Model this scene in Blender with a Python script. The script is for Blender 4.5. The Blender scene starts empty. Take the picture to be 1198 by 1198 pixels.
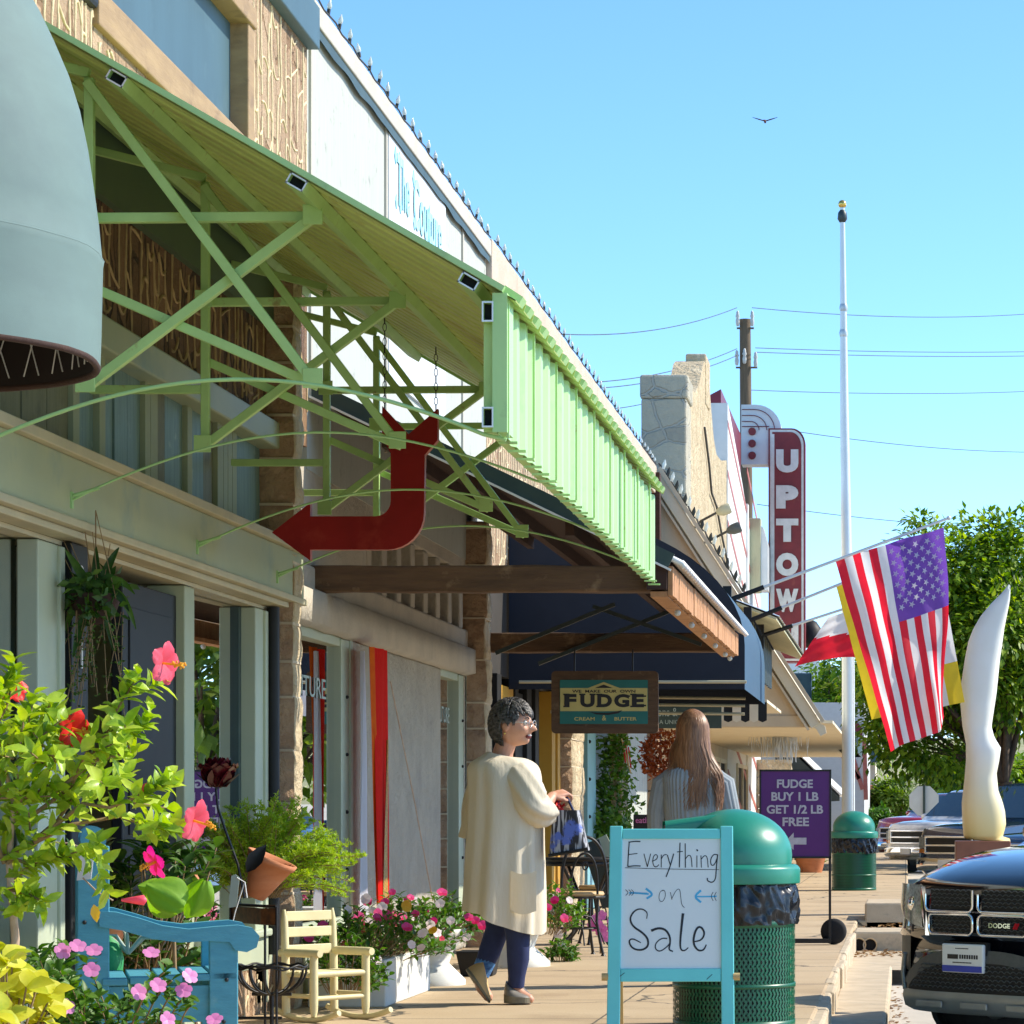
import bpy, bmesh, math, random
from mathutils import Vector as V, Matrix, noise
R = random.Random(11)
SC = bpy.context.scene
COL = SC.collection
PI = math.pi
rad = math.radians
F, CX, CY, CZ = 3500., 1060., 950., 1.05      # survey of the street: focal scale, vanishing point, eye height
def W(px, py, Y):
    s = F / Y
    return V(((px - CX) / s, Y, CZ + (CY - py) / s))
def YW(px, X=-3.4):
    return -X * F / (CX - px)
def U(a, b): return R.uniform(a, b)
def frame(d, up=V((0, 0, 1))):
    d = d.normalized()
    if abs(d.dot(up)) > .98: up = V((0, 1, 0)) if abs(d.y) < .9 else V((1, 0, 0))
    a = d.cross(up).normalized(); b = a.cross(d).normalized()
    return a, b
_INV = {}
class MB:
    def __init__(s): s.v = []; s.f = []; s.m = []; s.sm = []
    def add(s, vs, fs, mi=0, sm=False):
        k = len(s.v); s.v += [tuple(v) for v in vs]
        for f in fs: s.f.append([i + k for i in f]); s.m.append(mi); s.sm.append(sm)
        return s
    def hexa(s, c, mi=0):
        return s.add(c, [(0,3,2,1),(4,5,6,7),(0,1,5,4),(1,2,6,5),(2,3,7,6),(3,0,4,7)], mi)
    def box(s, x0, x1, y0, y1, z0, z1, mi=0):
        return s.hexa([(x0,y0,z0),(x1,y0,z0),(x1,y1,z0),(x0,y1,z0),(x0,y0,z1),(x1,y0,z1),(x1,y1,z1),(x0,y1,z1)], mi)
    def bar(s, p0, p1, w, h, mi=0, up=V((0,0,1)), w1=None, h1=None):
        p0, p1 = V(p0), V(p1); a, b = frame(p1 - p0, up); c = []
        for p, ww, hh in ((p0, w, h), (p1, w1 or w, h1 or h)):
            for i, j in ((-1,-1),(1,-1),(1,1),(-1,1)): c.append(p + a*(i*ww/2) + b*(j*hh/2))
        return s.hexa(c, mi)
    def tube(s, pts, r, n=8, mi=0, sm=True, cap=True, sq=None):
        pts = [V(p) for p in pts]; N = len(pts)
        rs = r if isinstance(r, (list, tuple)) else [r]*N
        vs = []; a0 = None
        for i, p in enumerate(pts):
            d = (pts[min(i+1, N-1)] - pts[max(i-1, 0)])
            if d.length < 1e-9: d = V((0,0,1))
            d.normalize()
            if a0 is None: a, b = frame(d)
            else:
                a = a0 - d*a0.dot(d)
                if a.length < 1e-6: a, b = frame(d)
                a.normalize(); b = a.cross(d)
            a0 = a
            q = sq[i] if isinstance(sq, list) else (sq or 1)
            for k in range(n):
                t = 2*PI*k/n
                vs.append(p + a*(math.cos(t)*rs[i]) + b*(math.sin(t)*rs[i]*q))
        fs = [(i*n+k, i*n+(k+1) % n, (i+1)*n+(k+1) % n, (i+1)*n+k) for i in range(N-1) for k in range(n)]
        s.add(vs, fs, mi, sm)
        if cap:
            s.add(vs[:n], [tuple(range(n))[::-1]], mi); s.add(vs[-n:], [tuple(range(n))], mi)
        return s
    def rings(s, rows, mi=0, sm=True, closed=True, cap0=False, cap1=False):
        n = len(rows[0]); vs = [p for r in rows for p in r]; e = n if closed else n-1
        fs = [(i*n+k, i*n+(k+1) % n, (i+1)*n+(k+1) % n, (i+1)*n+k) for i in range(len(rows)-1) for k in range(e)]
        s.add(vs, fs, mi, sm)
        if cap0: s.add(rows[0], [tuple(range(n))[::-1]], mi)
        if cap1: s.add(rows[-1], [tuple(range(n))], mi)
        return s
    def lathe(s, prof, c=(0,0,0), n=28, mi=0, sm=True, cap0=True, cap1=True, sx=1, sy=1, a0=0, a1=2*PI):
        c = V(c); full = abs(a1-a0-2*PI) < 1e-6
        rows = [[c + V((r*sx*math.cos(a0+(a1-a0)*k/(n if full else n-1)), r*sy*math.sin(a0+(a1-a0)*k/(n if full else n-1)), z)) for k in range(n)] for r, z in prof]
        return s.rings(rows, mi, sm, full, cap0 and prof[0][0] > 1e-5, cap1 and prof[-1][0] > 1e-5)
    def sphere(s, c, r, n=14, m=9, sc=(1,1,1), mi=0):
        c = V(c)
        rows = [[c + V((r*sc[0]*math.sin(PI*j/m)*math.cos(2*PI*k/n), r*sc[1]*math.sin(PI*j/m)*math.sin(2*PI*k/n), -r*sc[2]*math.cos(PI*j/m))) for k in range(n)] for j in range(1, m)]
        s.rings(rows, mi, True)
        b, t = c - V((0,0,r*sc[2])), c + V((0,0,r*sc[2]))
        s.add([b]+rows[0], [(0, 1+(k+1) % n, 1+k) for k in range(n)], mi, True)
        s.add([t]+rows[-1], [(0, 1+k, 1+(k+1) % n) for k in range(n)], mi, True)
        return s
    def prism(s, poly, o, ux, uy, d, mi=0, mis=None):
        """2D outline in the plane (ux, uy) at o, extruded by the vector d"""
        o, ux, uy, d = V(o), V(ux), V(uy), V(d)
        a = [o + ux*p[0] + uy*p[1] for p in poly]; b = [p + d for p in a]; n = len(a)
        s.add(a, [tuple(range(n))], mi); s.add(b, [tuple(range(n))[::-1]], mi)
        s.add(a+b, [(i, (i+1) % n, n+(i+1) % n, n+i) for i in range(n)], mi if mis is None else mis)
        return s
    def quad(s, a, b, c, d, mi=0): return s.add([a,b,c,d], [(0,1,2,3)], mi)
    def grid(s, P, mi=0, sm=True):
        n, m = len(P), len(P[0])
        return s.add([p for r in P for p in r], [(i*m+j, i*m+j+1, (i+1)*m+j+1, (i+1)*m+j) for i in range(n-1) for j in range(m-1)], mi, sm)
    def text(s, txt, o, ux, uy, h=None, w=None, mi=0, bold=0, th=.003, align='C', sx=1):
        vs, fs, (x0, x1, y0, y1) = text2d(txt, bold)
        o, ux, uy = V(o), V(ux).normalized(), V(uy).normalized(); nrm = ux.cross(uy)
        ky = h/(y1-y0) if h else w/(x1-x0); kx = w/(x1-x0) if w else ky*sx
        ax = {'C': (x0+x1)/2, 'L': x0, 'R': x1}[align]
        s.add([o + ux*((x-ax)*kx) + uy*((y-y0)*ky) + nrm*(th if z > 0 else 0) for x, y, z in vs], fs, mi)
        return s
    def leaf(s, p, d, nrm, L, wd, mi=0, droop=.25, fold=.18, seg=2, rnd=False):
        p, d = V(p), V(d).normalized(); a = d.cross(nrm)
        if a.length < 1e-5: a = d.cross(V((1,0,0)))
        a.normalize(); n = a.cross(d).normalized()
        if seg == 1:
            c = p + d*(L*.45) - n*(wd*fold); l = p + d*(L*.45) + a*(wd/2); r = p + d*(L*.45) - a*(wd/2); t = p + d*L - n*(L*droop)
            return s.add([p, l, c, r, t], [(0,2,1),(0,3,2),(1,2,4),(2,3,4)], mi, True)
        prof = ((0, .12), (.3, .7), (.62, 1), (.88, .8), (1, .35)) if rnd else ((0, .04), (.22, .72), (.5, 1), (.78, .62), (1, .02)); vs = []
        for t, q in prof:
            c = p + d*(L*t) - n*(L*droop*t*t)
            vs += [c + a*(wd/2*q) + n*(wd*fold*q), c, c - a*(wd/2*q) + n*(wd*fold*q)]
        fs = []
        for i in range(4): fs += [(3*i, 3*i+1, 3*i+4, 3*i+3), (3*i+1, 3*i+2, 3*i+5, 3*i+4)]
        return s.add(vs, fs, mi, True)
    def build(s, name, mat, parent=None, bevel=0, seg=2, label=None, wn=False, loc=None):
        me = bpy.data.meshes.new(name); inv = _INV.get(parent.name) if parent is not None else (Matrix.Translation(-V(loc)) if loc is not None else None)
        me.from_pydata([tuple(inv @ V(v)) for v in s.v] if inv is not None else s.v, [], s.f)
        for m in (mat if isinstance(mat, (list, tuple)) else [mat]): me.materials.append(m)
        me.polygons.foreach_set('material_index', s.m); me.polygons.foreach_set('use_smooth', s.sm)
        me.validate(); me.update()
        o = bpy.data.objects.new(name, me); COL.objects.link(o)
        if parent is not None:
            o.parent = parent
            if parent.name in _INV: _INV[o.name] = _INV[parent.name]
        elif loc is not None: o.location = loc
        if bevel:
            b = o.modifiers.new('edge', 'BEVEL'); b.width = bevel; b.segments = seg; b.limit_method = 'ANGLE'; b.angle_limit = rad(40)
        if label: o['label'] = label
        return o
def tag(o, label, cat, group=None):
    o['label'] = label; o['category'] = cat
    if group: o['group'] = group
    return o
def thing(name, label, cat, loc=(0,0,0), rz=0, group=None, local=False):
    o = bpy.data.objects.new(name, None); COL.objects.link(o); o.empty_display_size = .1
    o.location = loc; o.rotation_euler = (0, 0, rz); tag(o, label, cat, group)
    _INV[o.name] = None if local else (Matrix.Translation(V(loc)) @ Matrix.Rotation(rz, 4, 'Z')).inverted()
    if local: del _INV[o.name]
    return o
def struct(o, kind='structure'): o['kind'] = kind; return o
def copy_tree(o, parent=None):
    c = o.copy(); COL.objects.link(c)
    if parent is not None: c.parent = parent
    for ch in list(o.children): copy_tree(ch, c)
    return c
def dup(o, loc, rz=None, label=None):
    c = copy_tree(o); c.location = loc
    if rz is not None: c.rotation_euler = (0, 0, rz)
    if label: c['label'] = label
    return c
_T = {}
def text2d(txt, bold=0):
    k = (txt, bold)
    if k in _T: return _T[k]
    cu = bpy.data.curves.new('lettering', 'FONT'); cu.body = txt; cu.size = 1; cu.extrude = .01; cu.offset = bold; cu.resolution_u = 4
    o = bpy.data.objects.new('lettering', cu); COL.objects.link(o)
    dg = bpy.context.evaluated_depsgraph_get(); me = bpy.data.meshes.new_from_object(o.evaluated_get(dg))
    vs = [tuple(v.co) for v in me.vertices]; fs = [tuple(p.vertices) for p in me.polygons]
    xs = [v[0] for v in vs]; ys = [v[1] for v in vs]
    bpy.data.objects.remove(o); bpy.data.curves.remove(cu); bpy.data.meshes.remove(me)
    _T[k] = (vs, fs, (min(xs), max(xs), min(ys), max(ys)))
    return _T[k]
def remeshed(mb, vox=.006, smooth=4):
    """one continuous skin over overlapping limbs"""
    me = bpy.data.meshes.new('skin'); me.from_pydata(mb.v, [], mb.f); me.update()
    o = bpy.data.objects.new('skin', me); COL.objects.link(o)
    m = o.modifiers.new('r', 'REMESH'); m.mode = 'VOXEL'; m.voxel_size = vox; m.use_smooth_shade = True
    if smooth:
        k = o.modifiers.new('s', 'SMOOTH'); k.factor = .5; k.iterations = smooth
    dg = bpy.context.evaluated_depsgraph_get(); r = bpy.data.meshes.new_from_object(o.evaluated_get(dg))
    out = MB(); out.v = [tuple(v.co) for v in r.vertices]; out.f = [list(p.vertices) for p in r.polygons]
    out.m = [0]*len(out.f); out.sm = [True]*len(out.f)
    bpy.data.objects.remove(o); bpy.data.meshes.remove(me); bpy.data.meshes.remove(r)
    return out
for _a in (('UPTOWN',), ): pass
# ------------------------------------------------------------------ materials
def _nt(name):
    m = bpy.data.materials.new(name); m.use_nodes = True; nt = m.node_tree
    return m, nt, nt.nodes['Principled BSDF'], nt.nodes['Material Output']
def _n(nt, t, **k):
    n = nt.nodes.new(t)
    for a, b in k.items():
        if a in n.inputs.keys(): n.inputs[a].default_value = b
        else: setattr(n, a, b)
    return n
def c4(c): return (c[0], c[1], c[2], 1)
def mat(name, c1, c2=None, rough=.6, metal=0, sc=6, st=(1,1,1), lo=.35, hi=.65, bump=0, bs=60, bd=.01, spec=.5, coat=0, det=6, c3=None, s3=2, l3=.55, h3=.7, bst=None, trans=0, grain=0):
    m, nt, bs_, out = _nt(name); L = nt.links.new
    bs_.inputs['Roughness'].default_value = rough; bs_.inputs['Metallic'].default_value = metal
    bs_.inputs['Specular IOR Level'].default_value = spec; bs_.inputs['Coat Weight'].default_value = coat
    if coat: bs_.inputs['Coat Roughness'].default_value = .03
    tc = _n(nt, 'ShaderNodeTexCoord'); col = None
    mp = _n(nt, 'ShaderNodeMapping', Scale=st); L(tc.outputs['Object'], mp.inputs['Vector'])
    if c2 is None: c2 = tuple(x*.86 for x in c1)
    nz = _n(nt, 'ShaderNodeTexNoise', Scale=sc, Detail=det, Roughness=.6); L(mp.outputs[0], nz.inputs['Vector'])
    rp = _n(nt, 'ShaderNodeValToRGB'); rp.color_ramp.elements[0].position = lo; rp.color_ramp.elements[1].position = hi
    rp.color_ramp.elements[0].color = c4(c1); rp.color_ramp.elements[1].color = c4(c2); L(nz.outputs['Fac'], rp.inputs[0]); col = rp.outputs[0]
    if c3:
        n3 = _n(nt, 'ShaderNodeTexNoise', Scale=s3, Detail=8, Roughness=.65); L(tc.outputs['Object'], n3.inputs['Vector'])
        r3 = _n(nt, 'ShaderNodeValToRGB'); r3.color_ramp.elements[0].position = l3; r3.color_ramp.elements[1].position = h3
        r3.color_ramp.elements[0].color = (0,0,0,1); r3.color_ramp.elements[1].color = (1,1,1,1); L(n3.outputs['Fac'], r3.inputs[0])
        mx = _n(nt, 'ShaderNodeMixRGB'); L(r3.outputs[0], mx.inputs[0]); L(col, mx.inputs[1]); mx.inputs[2].default_value = c4(c3); col = mx.outputs[0]
    L(col, bs_.inputs['Base Color'])
    if bump:
        m2 = _n(nt, 'ShaderNodeMapping', Scale=bst or st); L(tc.outputs['Object'], m2.inputs['Vector'])
        b = _n(nt, 'ShaderNodeTexNoise', Scale=bs, Detail=5, Roughness=.6); L(m2.outputs[0], b.inputs['Vector'])
        bp = _n(nt, 'ShaderNodeBump', Strength=bump, Distance=bd); L(b.outputs['Fac'], bp.inputs['Height']); L(bp.outputs[0], bs_.inputs['Normal'])
    if trans:
        t = _n(nt, 'ShaderNodeBsdfTranslucent'); L(col, t.inputs['Color']); mix = _n(nt, 'ShaderNodeMixShader'); mix.inputs[0].default_value = trans
        L(bs_.outputs[0], mix.inputs[1]); L(t.outputs[0], mix.inputs[2]); L(mix.outputs[0], out.inputs['Surface'])
    return m
def leafmat(name, cols, trans=.35, rough=.45):
    m, nt, b, out = _nt(name); L = nt.links.new
    tc = _n(nt, 'ShaderNodeTexCoord'); nz = _n(nt, 'ShaderNodeTexNoise', Scale=38, Detail=3); L(tc.outputs['Object'], nz.inputs['Vector'])
    g = _n(nt, 'ShaderNodeNewGeometry'); rp = _n(nt, 'ShaderNodeValToRGB'); cr = rp.color_ramp
    while len(cr.elements) < len(cols): cr.elements.new(.5)
    for i, c in enumerate(cols): cr.elements[i].position = i/max(1, len(cols)-1); cr.elements[i].color = c4(c)
    ma = _n(nt, 'ShaderNodeMath', operation='MULTIPLY_ADD'); L(nz.outputs['Fac'], ma.inputs[0]); ma.inputs[1].default_value = .9; sb = _n(nt, 'ShaderNodeMath', operation='SUBTRACT'); L(g.outputs['Random Per Island'], sb.inputs[0]); sb.inputs[1].default_value = .45; L(sb.outputs[0], ma.inputs[2])
    L(ma.outputs[0], rp.inputs[0]); L(rp.outputs[0], b.inputs['Base Color'])
    bp = _n(nt, 'ShaderNodeBump', Strength=.35, Distance=.004); L(nz.outputs['Fac'], bp.inputs['Height']); L(bp.outputs[0], b.inputs['Normal'])
    b.inputs['Roughness'].default_value = rough; b.inputs['Specular IOR Level'].default_value = .35
    t = _n(nt, 'ShaderNodeBsdfTranslucent'); hs = _n(nt, 'ShaderNodeHueSaturation', Value=1.5, Saturation=1.15); L(rp.outputs[0], hs.inputs['Color']); L(hs.outputs[0], t.inputs['Color'])
    mx = _n(nt, 'ShaderNodeMixShader'); mx.inputs[0].default_value = trans; L(b.outputs[0], mx.inputs[1]); L(t.outputs[0], mx.inputs[2]); L(mx.outputs[0], out.inputs['Surface'])
    return m
def stonemat(name, ca, cb, mortar, st, edge=.06, warp=.25, bump=.8, bd=.03, fine=35, raised=True, wsc=2.2):
    """random rubble: cells with (raised) mortar joints"""
    m, nt, b, out = _nt(name); L = nt.links.new
    tc = _n(nt, 'ShaderNodeTexCoord')
    nz = _n(nt, 'ShaderNodeTexNoise', Scale=wsc, Detail=4); L(tc.outputs['Object'], nz.inputs['Vector'])
    sub = _n(nt, 'ShaderNodeVectorMath', operation='SUBTRACT'); L(nz.outputs['Color'], sub.inputs[0]); sub.inputs[1].default_value = (.5,.5,.5)
    scl = _n(nt, 'ShaderNodeVectorMath', operation='SCALE'); L(sub.outputs[0], scl.inputs[0]); scl.inputs['Scale'].default_value = warp
    ad = _n(nt, 'ShaderNodeVectorMath', operation='ADD'); L(tc.outputs['Object'], ad.inputs[0]); L(scl.outputs[0], ad.inputs[1])
    mp = _n(nt, 'ShaderNodeMapping', Scale=st); L(ad.outputs[0], mp.inputs['Vector'])
    ve = _n(nt, 'ShaderNodeTexVoronoi', feature='DISTANCE_TO_EDGE', Scale=1); L(mp.outputs[0], ve.inputs['Vector'])
    vc = _n(nt, 'ShaderNodeTexVoronoi', feature='F1', Scale=1); L(mp.outputs[0], vc.inputs['Vector'])
    rp = _n(nt, 'ShaderNodeValToRGB'); rp.color_ramp.elements[0].position = edge*.6; rp.color_ramp.elements[1].position = edge
    rp.color_ramp.elements[0].color = (1,1,1,1); rp.color_ramp.elements[1].color = (0,0,0,1); L(ve.outputs['Distance'], rp.inputs[0])
    fn = _n(nt, 'ShaderNodeTexNoise', Scale=fine, Detail=6, Roughness=.7); L(tc.outputs['Object'], fn.inputs['Vector'])
    sep = _n(nt, 'ShaderNodeSeparateColor'); L(vc.outputs['Color'], sep.inputs[0])
    av = _n(nt, 'ShaderNodeMath', operation='MULTIPLY_ADD'); L(fn.outputs['Fac'], av.inputs[0]); av.inputs[1].default_value = 1.1; L(sep.outputs[0], av.inputs[2])
    sb = _n(nt, 'ShaderNodeMath', operation='MULTIPLY_ADD'); L(av.outputs[0], sb.inputs[0]); sb.inputs[1].default_value = .75; sb.inputs[2].default_value = -.3
    mx = _n(nt, 'ShaderNodeMixRGB'); L(sb.outputs[0], mx.inputs[0]); mx.inputs[1].default_value = c4(ca); mx.inputs[2].default_value = c4(cb); mx.use_clamp = True
    m2 = _n(nt, 'ShaderNodeMixRGB'); L(rp.outputs[0], m2.inputs[0]); L(mx.outputs[0], m2.inputs[1]); m2.inputs[2].default_value = c4(mortar)
    L(m2.outputs[0], b.inputs['Base Color']); b.inputs['Roughness'].default_value = .9
    hh = _n(nt, 'ShaderNodeMath', operation='MULTIPLY_ADD'); L(rp.outputs[0], hh.inputs[0]); hh.inputs[1].default_value = .8 if raised else -.8; L(fn.outputs['Fac'], hh.inputs[2])
    bp = _n(nt, 'ShaderNodeBump', Strength=bump, Distance=bd); L(hh.outputs[0], bp.inputs['Height']); L(bp.outputs[0], b.inputs['Normal'])
    return m
def glassmat(name, tint=(.75,.9,.88), refl=.55, rough=0.0, gcol=(1,1,1)):
    m, nt, b, out = _nt(name); L = nt.links.new; nt.nodes.remove(b)
    t = _n(nt, 'ShaderNodeBsdfTransparent', Color=c4(tint)); g = _n(nt, 'ShaderNodeBsdfGlossy', Roughness=rough, Color=c4(gcol))
    lw = _n(nt, 'ShaderNodeLayerWeight', Blend=refl); mx = _n(nt, 'ShaderNodeMixShader')
    L(lw.outputs['Facing'], mx.inputs[0]); L(t.outputs[0], mx.inputs[1]); L(g.outputs[0], mx.inputs[2]); L(mx.outputs[0], out.inputs['Surface'])
    return m
def sidewalkmat(name, c1, c2, stain, jy=1.52, jx=None):
    m = mat(name, c1, c2, rough=.85, sc=1.1, lo=.3, hi=.7, bump=.35, bs=140, bd=.004, c3=stain, s3=.9, l3=.52, h3=.75)
    nt = m.node_tree; L = nt.links.new; b = nt.nodes['Principled BSDF']; src = b.inputs['Base Color'].links[0].from_socket
    tc = _n(nt, 'ShaderNodeTexCoord'); sp = _n(nt, 'ShaderNodeSeparateXYZ'); nz = _n(nt, 'ShaderNodeTexNoise', Scale=7, Detail=3)
    L(tc.outputs['Object'], nz.inputs['Vector']); L(tc.outputs['Object'], sp.inputs[0])
    def line(sock, per, w):
        a = _n(nt, 'ShaderNodeMath', operation='MULTIPLY_ADD'); L(nz.outputs['Fac'], a.inputs[0]); a.inputs[1].default_value = .012; L(sock, a.inputs[2])
        d = _n(nt, 'ShaderNodeMath', operation='PINGPONG'); L(a.outputs[0], d.inputs[0]); d.inputs[1].default_value = per/2
        e = _n(nt, 'ShaderNodeMath', operation='LESS_THAN'); L(d.outputs[0], e.inputs[0]); e.inputs[1].default_value = w
        return e.outputs[0]
    f = line(sp.outputs['Y'], jy, .011)
    if jx:
        g = line(sp.outputs['X'], jx, .006); mxx = _n(nt, 'ShaderNodeMath', operation='MAXIMUM'); L(f, mxx.inputs[0]); L(g, mxx.inputs[1]); f = mxx.outputs[0]
    vo = _n(nt, 'ShaderNodeTexVoronoi', feature='F1', Scale=3.1); L(tc.outputs['Object'], vo.inputs['Vector'])
    gs = _n(nt, 'ShaderNodeMath', operation='LESS_THAN'); L(vo.outputs['Distance'], gs.inputs[0]); gs.inputs[1].default_value = .075
    wn = _n(nt, 'ShaderNodeTexNoise', Scale=2.2, Detail=5); L(tc.outputs['Object'], wn.inputs['Vector']); wa = _n(nt, 'ShaderNodeVectorMath', operation='MULTIPLY_ADD'); L(wn.outputs['Color'], wa.inputs[0]); wa.inputs[1].default_value = (.5,.5,.5); L(tc.outputs['Object'], wa.inputs[2])
    vk = _n(nt, 'ShaderNodeTexVoronoi', feature='DISTANCE_TO_EDGE', Scale=.42); L(wa.outputs[0], vk.inputs['Vector'])
    ck = _n(nt, 'ShaderNodeMath', operation='LESS_THAN'); L(vk.outputs['Distance'], ck.inputs[0]); ck.inputs[1].default_value = .006
    gm = _n(nt, 'ShaderNodeMath', operation='MULTIPLY'); L(gs.outputs[0], gm.inputs[0]); gm.inputs[1].default_value = .6
    cm = _n(nt, 'ShaderNodeMath', operation='MAXIMUM'); L(gm.outputs[0], cm.inputs[0]); L(ck.outputs[0], cm.inputs[1]); f2 = _n(nt, 'ShaderNodeMath', operation='MAXIMUM'); L(cm.outputs[0], f2.inputs[0]); L(f, f2.inputs[1]); f = f2.outputs[0]
    sp2 = _n(nt, 'ShaderNodeTexNoise', Scale=90, Detail=2); L(tc.outputs['Object'], sp2.inputs['Vector'])
    r2 = _n(nt, 'ShaderNodeValToRGB'); r2.color_ramp.elements[0].position = .3; r2.color_ramp.elements[1].position = .42
    r2.color_ramp.elements[0].color = (.55,.5,.42,1); r2.color_ramp.elements[1].color = (1,1,1,1); L(sp2.outputs['Fac'], r2.inputs[0])
    mu = _n(nt, 'ShaderNodeMixRGB', blend_type='MULTIPLY'); mu.inputs[0].default_value = .6; L(src, mu.inputs[1]); L(r2.outputs[0], mu.inputs[2])
    mx = _n(nt, 'ShaderNodeMixRGB'); L(f, mx.inputs[0]); L(mu.outputs[0], mx.inputs[1]); mx.inputs[2].default_value = (.10,.085,.06,1)
    L(mx.outputs[0], b.inputs['Base Color'])
    return m
M = {}
M['asphalt'] = mat('pale street concrete', (.46,.42,.35), (.53,.48,.40), rough=.9, sc=2, bump=.5, bs=180, bd=.006, c3=(.33,.30,.25), s3=.6)
M['walk'] = sidewalkmat('sidewalk concrete', (.45,.335,.20), (.52,.40,.25), (.33,.235,.14), jx=1.55)
M['curb'] = mat('curb concrete', (.56,.46,.32), (.46,.37,.25), rough=.9, sc=5, bump=.5, bs=90, bd=.008, c3=(.34,.29,.22), s3=6)
M['dirt'] = mat('dirt', (.38,.31,.19), (.28,.22,.13), rough=1, sc=6, bump=.6, bs=60, bd=.02)
M['hill'] = mat('dry hill', (.40,.35,.20), (.20,.24,.09), rough=1, sc=.15, bump=.3, bs=3, bd=.2)
M['rubble'] = stonemat('rubble stone', (.13,.065,.03), (.36,.21,.11), (.08,.045,.025), (1, 7.5, 2.2), edge=.05, warp=.2, bd=.05, wsc=4, fine=30, raised=False)
M['bead'] = mat('raised mortar', (.50,.36,.18), (.40,.28,.14), rough=.9, sc=20, bump=.5, bs=60)
M['flagstone'] = stonemat('tan flagstone', (.34,.21,.12), (.62,.45,.30), (.30,.18,.10), (1, 7.5, 2.2), edge=.045, warp=.2, bd=.05, wsc=4, fine=30, raised=False)
M['beadlt'] = mat('pale raised mortar', (.70,.57,.36), (.60,.48,.30), rough=.9, sc=20, bump=.5, bs=60)
M['ply'] = mat('plywood', (.36,.24,.12), (.28,.18,.09), rough=.7, sc=3, st=(2,1,6), bump=.3, bs=10, c3=(.20,.13,.07), s3=5)
M['block'] = stonemat('shaded limestone', (.33,.31,.25), (.52,.48,.36), (.40,.39,.33), (2.2, 2.2, 2.8), edge=.05, warp=.2, bd=.05, fine=9, raised=False)  # same stone as the lit one, greyed for the tower's shaded side
M['limest'] = mat('lit limestone', (.62,.51,.33), (.46,.36,.22), rough=.95, sc=4, bump=1, bs=11, bd=.09, c3=(.70,.60,.42), s3=3)
M['pil'] = mat('pilaster stone', (.30,.19,.115), (.42,.29,.18), rough=.95, sc=7, bump=1, bs=24, bd=.03, c3=(.22,.13,.08), s3=4)
M['mortar'] = mat('mortar', (.62,.52,.38), rough=.95, bump=.5, bs=70)
M['stucco'] = mat('stucco', (.50,.45,.36), (.42,.38,.31), rough=.95, sc=3, bump=.8, bs=34, bd=.014, c3=(.36,.33,.28), s3=2.2)
M['stuccow'] = mat('rough stucco wall', (.46,.42,.33), (.385,.35,.28), rough=.95, sc=4, bump=1, bs=22, bd=.035, c3=(.34,.31,.26), s3=2.5)
M['cream'] = mat('cream paint', (.66,.55,.38), (.58,.48,.33), rough=.7, sc=2, bump=.15, bs=30)
M['creamlt'] = mat('pale cream trim', (.76,.68,.50), (.68,.60,.43), rough=.6, sc=4)
M['whiteboard'] = mat('weathered white boards', (.46,.48,.43), (.385,.405,.36), rough=.8, sc=3, st=(1,14,.7), lo=.3, hi=.8, bump=.5, bs=10, bst=(1,22,.8), bd=.006, c3=(.22,.24,.22), s3=9, l3=.60, h3=.75)
M['whitesign'] = mat('white painted sign', (.62,.65,.66), (.57,.60,.61), rough=.6, sc=8)
M['parapet'] = mat('parapet coping', (.56,.46,.36), (.48,.38,.29), rough=.85, sc=3, bump=.4, bs=40, c3=(.5,.4,.3), s3=5)
M['parapetw'] = mat('white coping', (.50,.475,.40), (.44,.415,.35), rough=.8, sc=3, bump=.3, bs=40)
M['slate'] = mat('blue grey board', (.055,.115,.145), (.045,.095,.12), rough=.55, sc=3, st=(1,1,.3), c3=(.08,.145,.17), s3=1.5)
M['sage'] = mat('sage paint', (.42,.46,.29), (.35,.41,.28), rough=.5, sc=1.6, c3=(.25,.34,.30), s3=1.3, bump=.12, bs=9)
M['sagelt'] = mat('pale sage paint', (.48,.53,.38), (.42,.48,.36), rough=.5, sc=3, bump=.1, bs=20)
M['trimtan'] = mat('trim', (.52,.47,.31), (.44,.41,.28), rough=.6, sc=5)
M['teal'] = mat('teal transom paint', (.13,.22,.21), (.19,.30,.27), rough=.5, sc=6, st=(1,8,.6), c3=(.30,.40,.34), s3=7, l3=.6, h3=.72)
M['olive'] = mat('dark weathered board', (.15,.16,.10), (.20,.21,.135), rough=.6, sc=7, st=(1,9,.5), bump=.3, bs=14, bst=(1,14,.6), c3=(.10,.10,.07), s3=5)
M['olivelt'] = mat('pale batten', (.34,.39,.24), (.30,.35,.23), rough=.6, sc=5)
M['black'] = mat('black paint', (.010,.011,.012), (.016,.017,.017), rough=.55, sc=4, spec=.3)
M['iron'] = mat('black iron', (.014,.013,.012), (.022,.02,.018), rough=.45, metal=.2, sc=20)
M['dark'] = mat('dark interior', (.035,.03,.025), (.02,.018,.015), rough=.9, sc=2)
M['room'] = mat('room interior', (.16,.13,.09), (.09,.075,.055), rough=.9, sc=1.4)
M['green'] = mat('light green metal', (.40,.66,.27), (.36,.59,.25), rough=.45, sc=3, st=(1,4,.4), c3=(.27,.44,.20), s3=3.2, l3=.56, h3=.72, spec=.45)
M['greenu'] = mat('green steel', (.43,.66,.24), (.37,.58,.20), rough=.5, sc=5, c3=(.32,.30,.11), s3=9, l3=.62, h3=.7, bump=.2, bs=40)
M['greenroof'] = mat('green roof sheet', (.52,.62,.20), (.45,.55,.17), rough=.5, sc=2, c3=(.36,.34,.12), s3=2.6)
M['greenled'] = mat('dark green board', (.085,.14,.075), (.07,.12,.07), rough=.55, sc=2)
M['tubein'] = mat('tube inside', (.008,.008,.008), rough=.9)  # near-black plugs and discs standing in for the dark inside tubes
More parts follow.
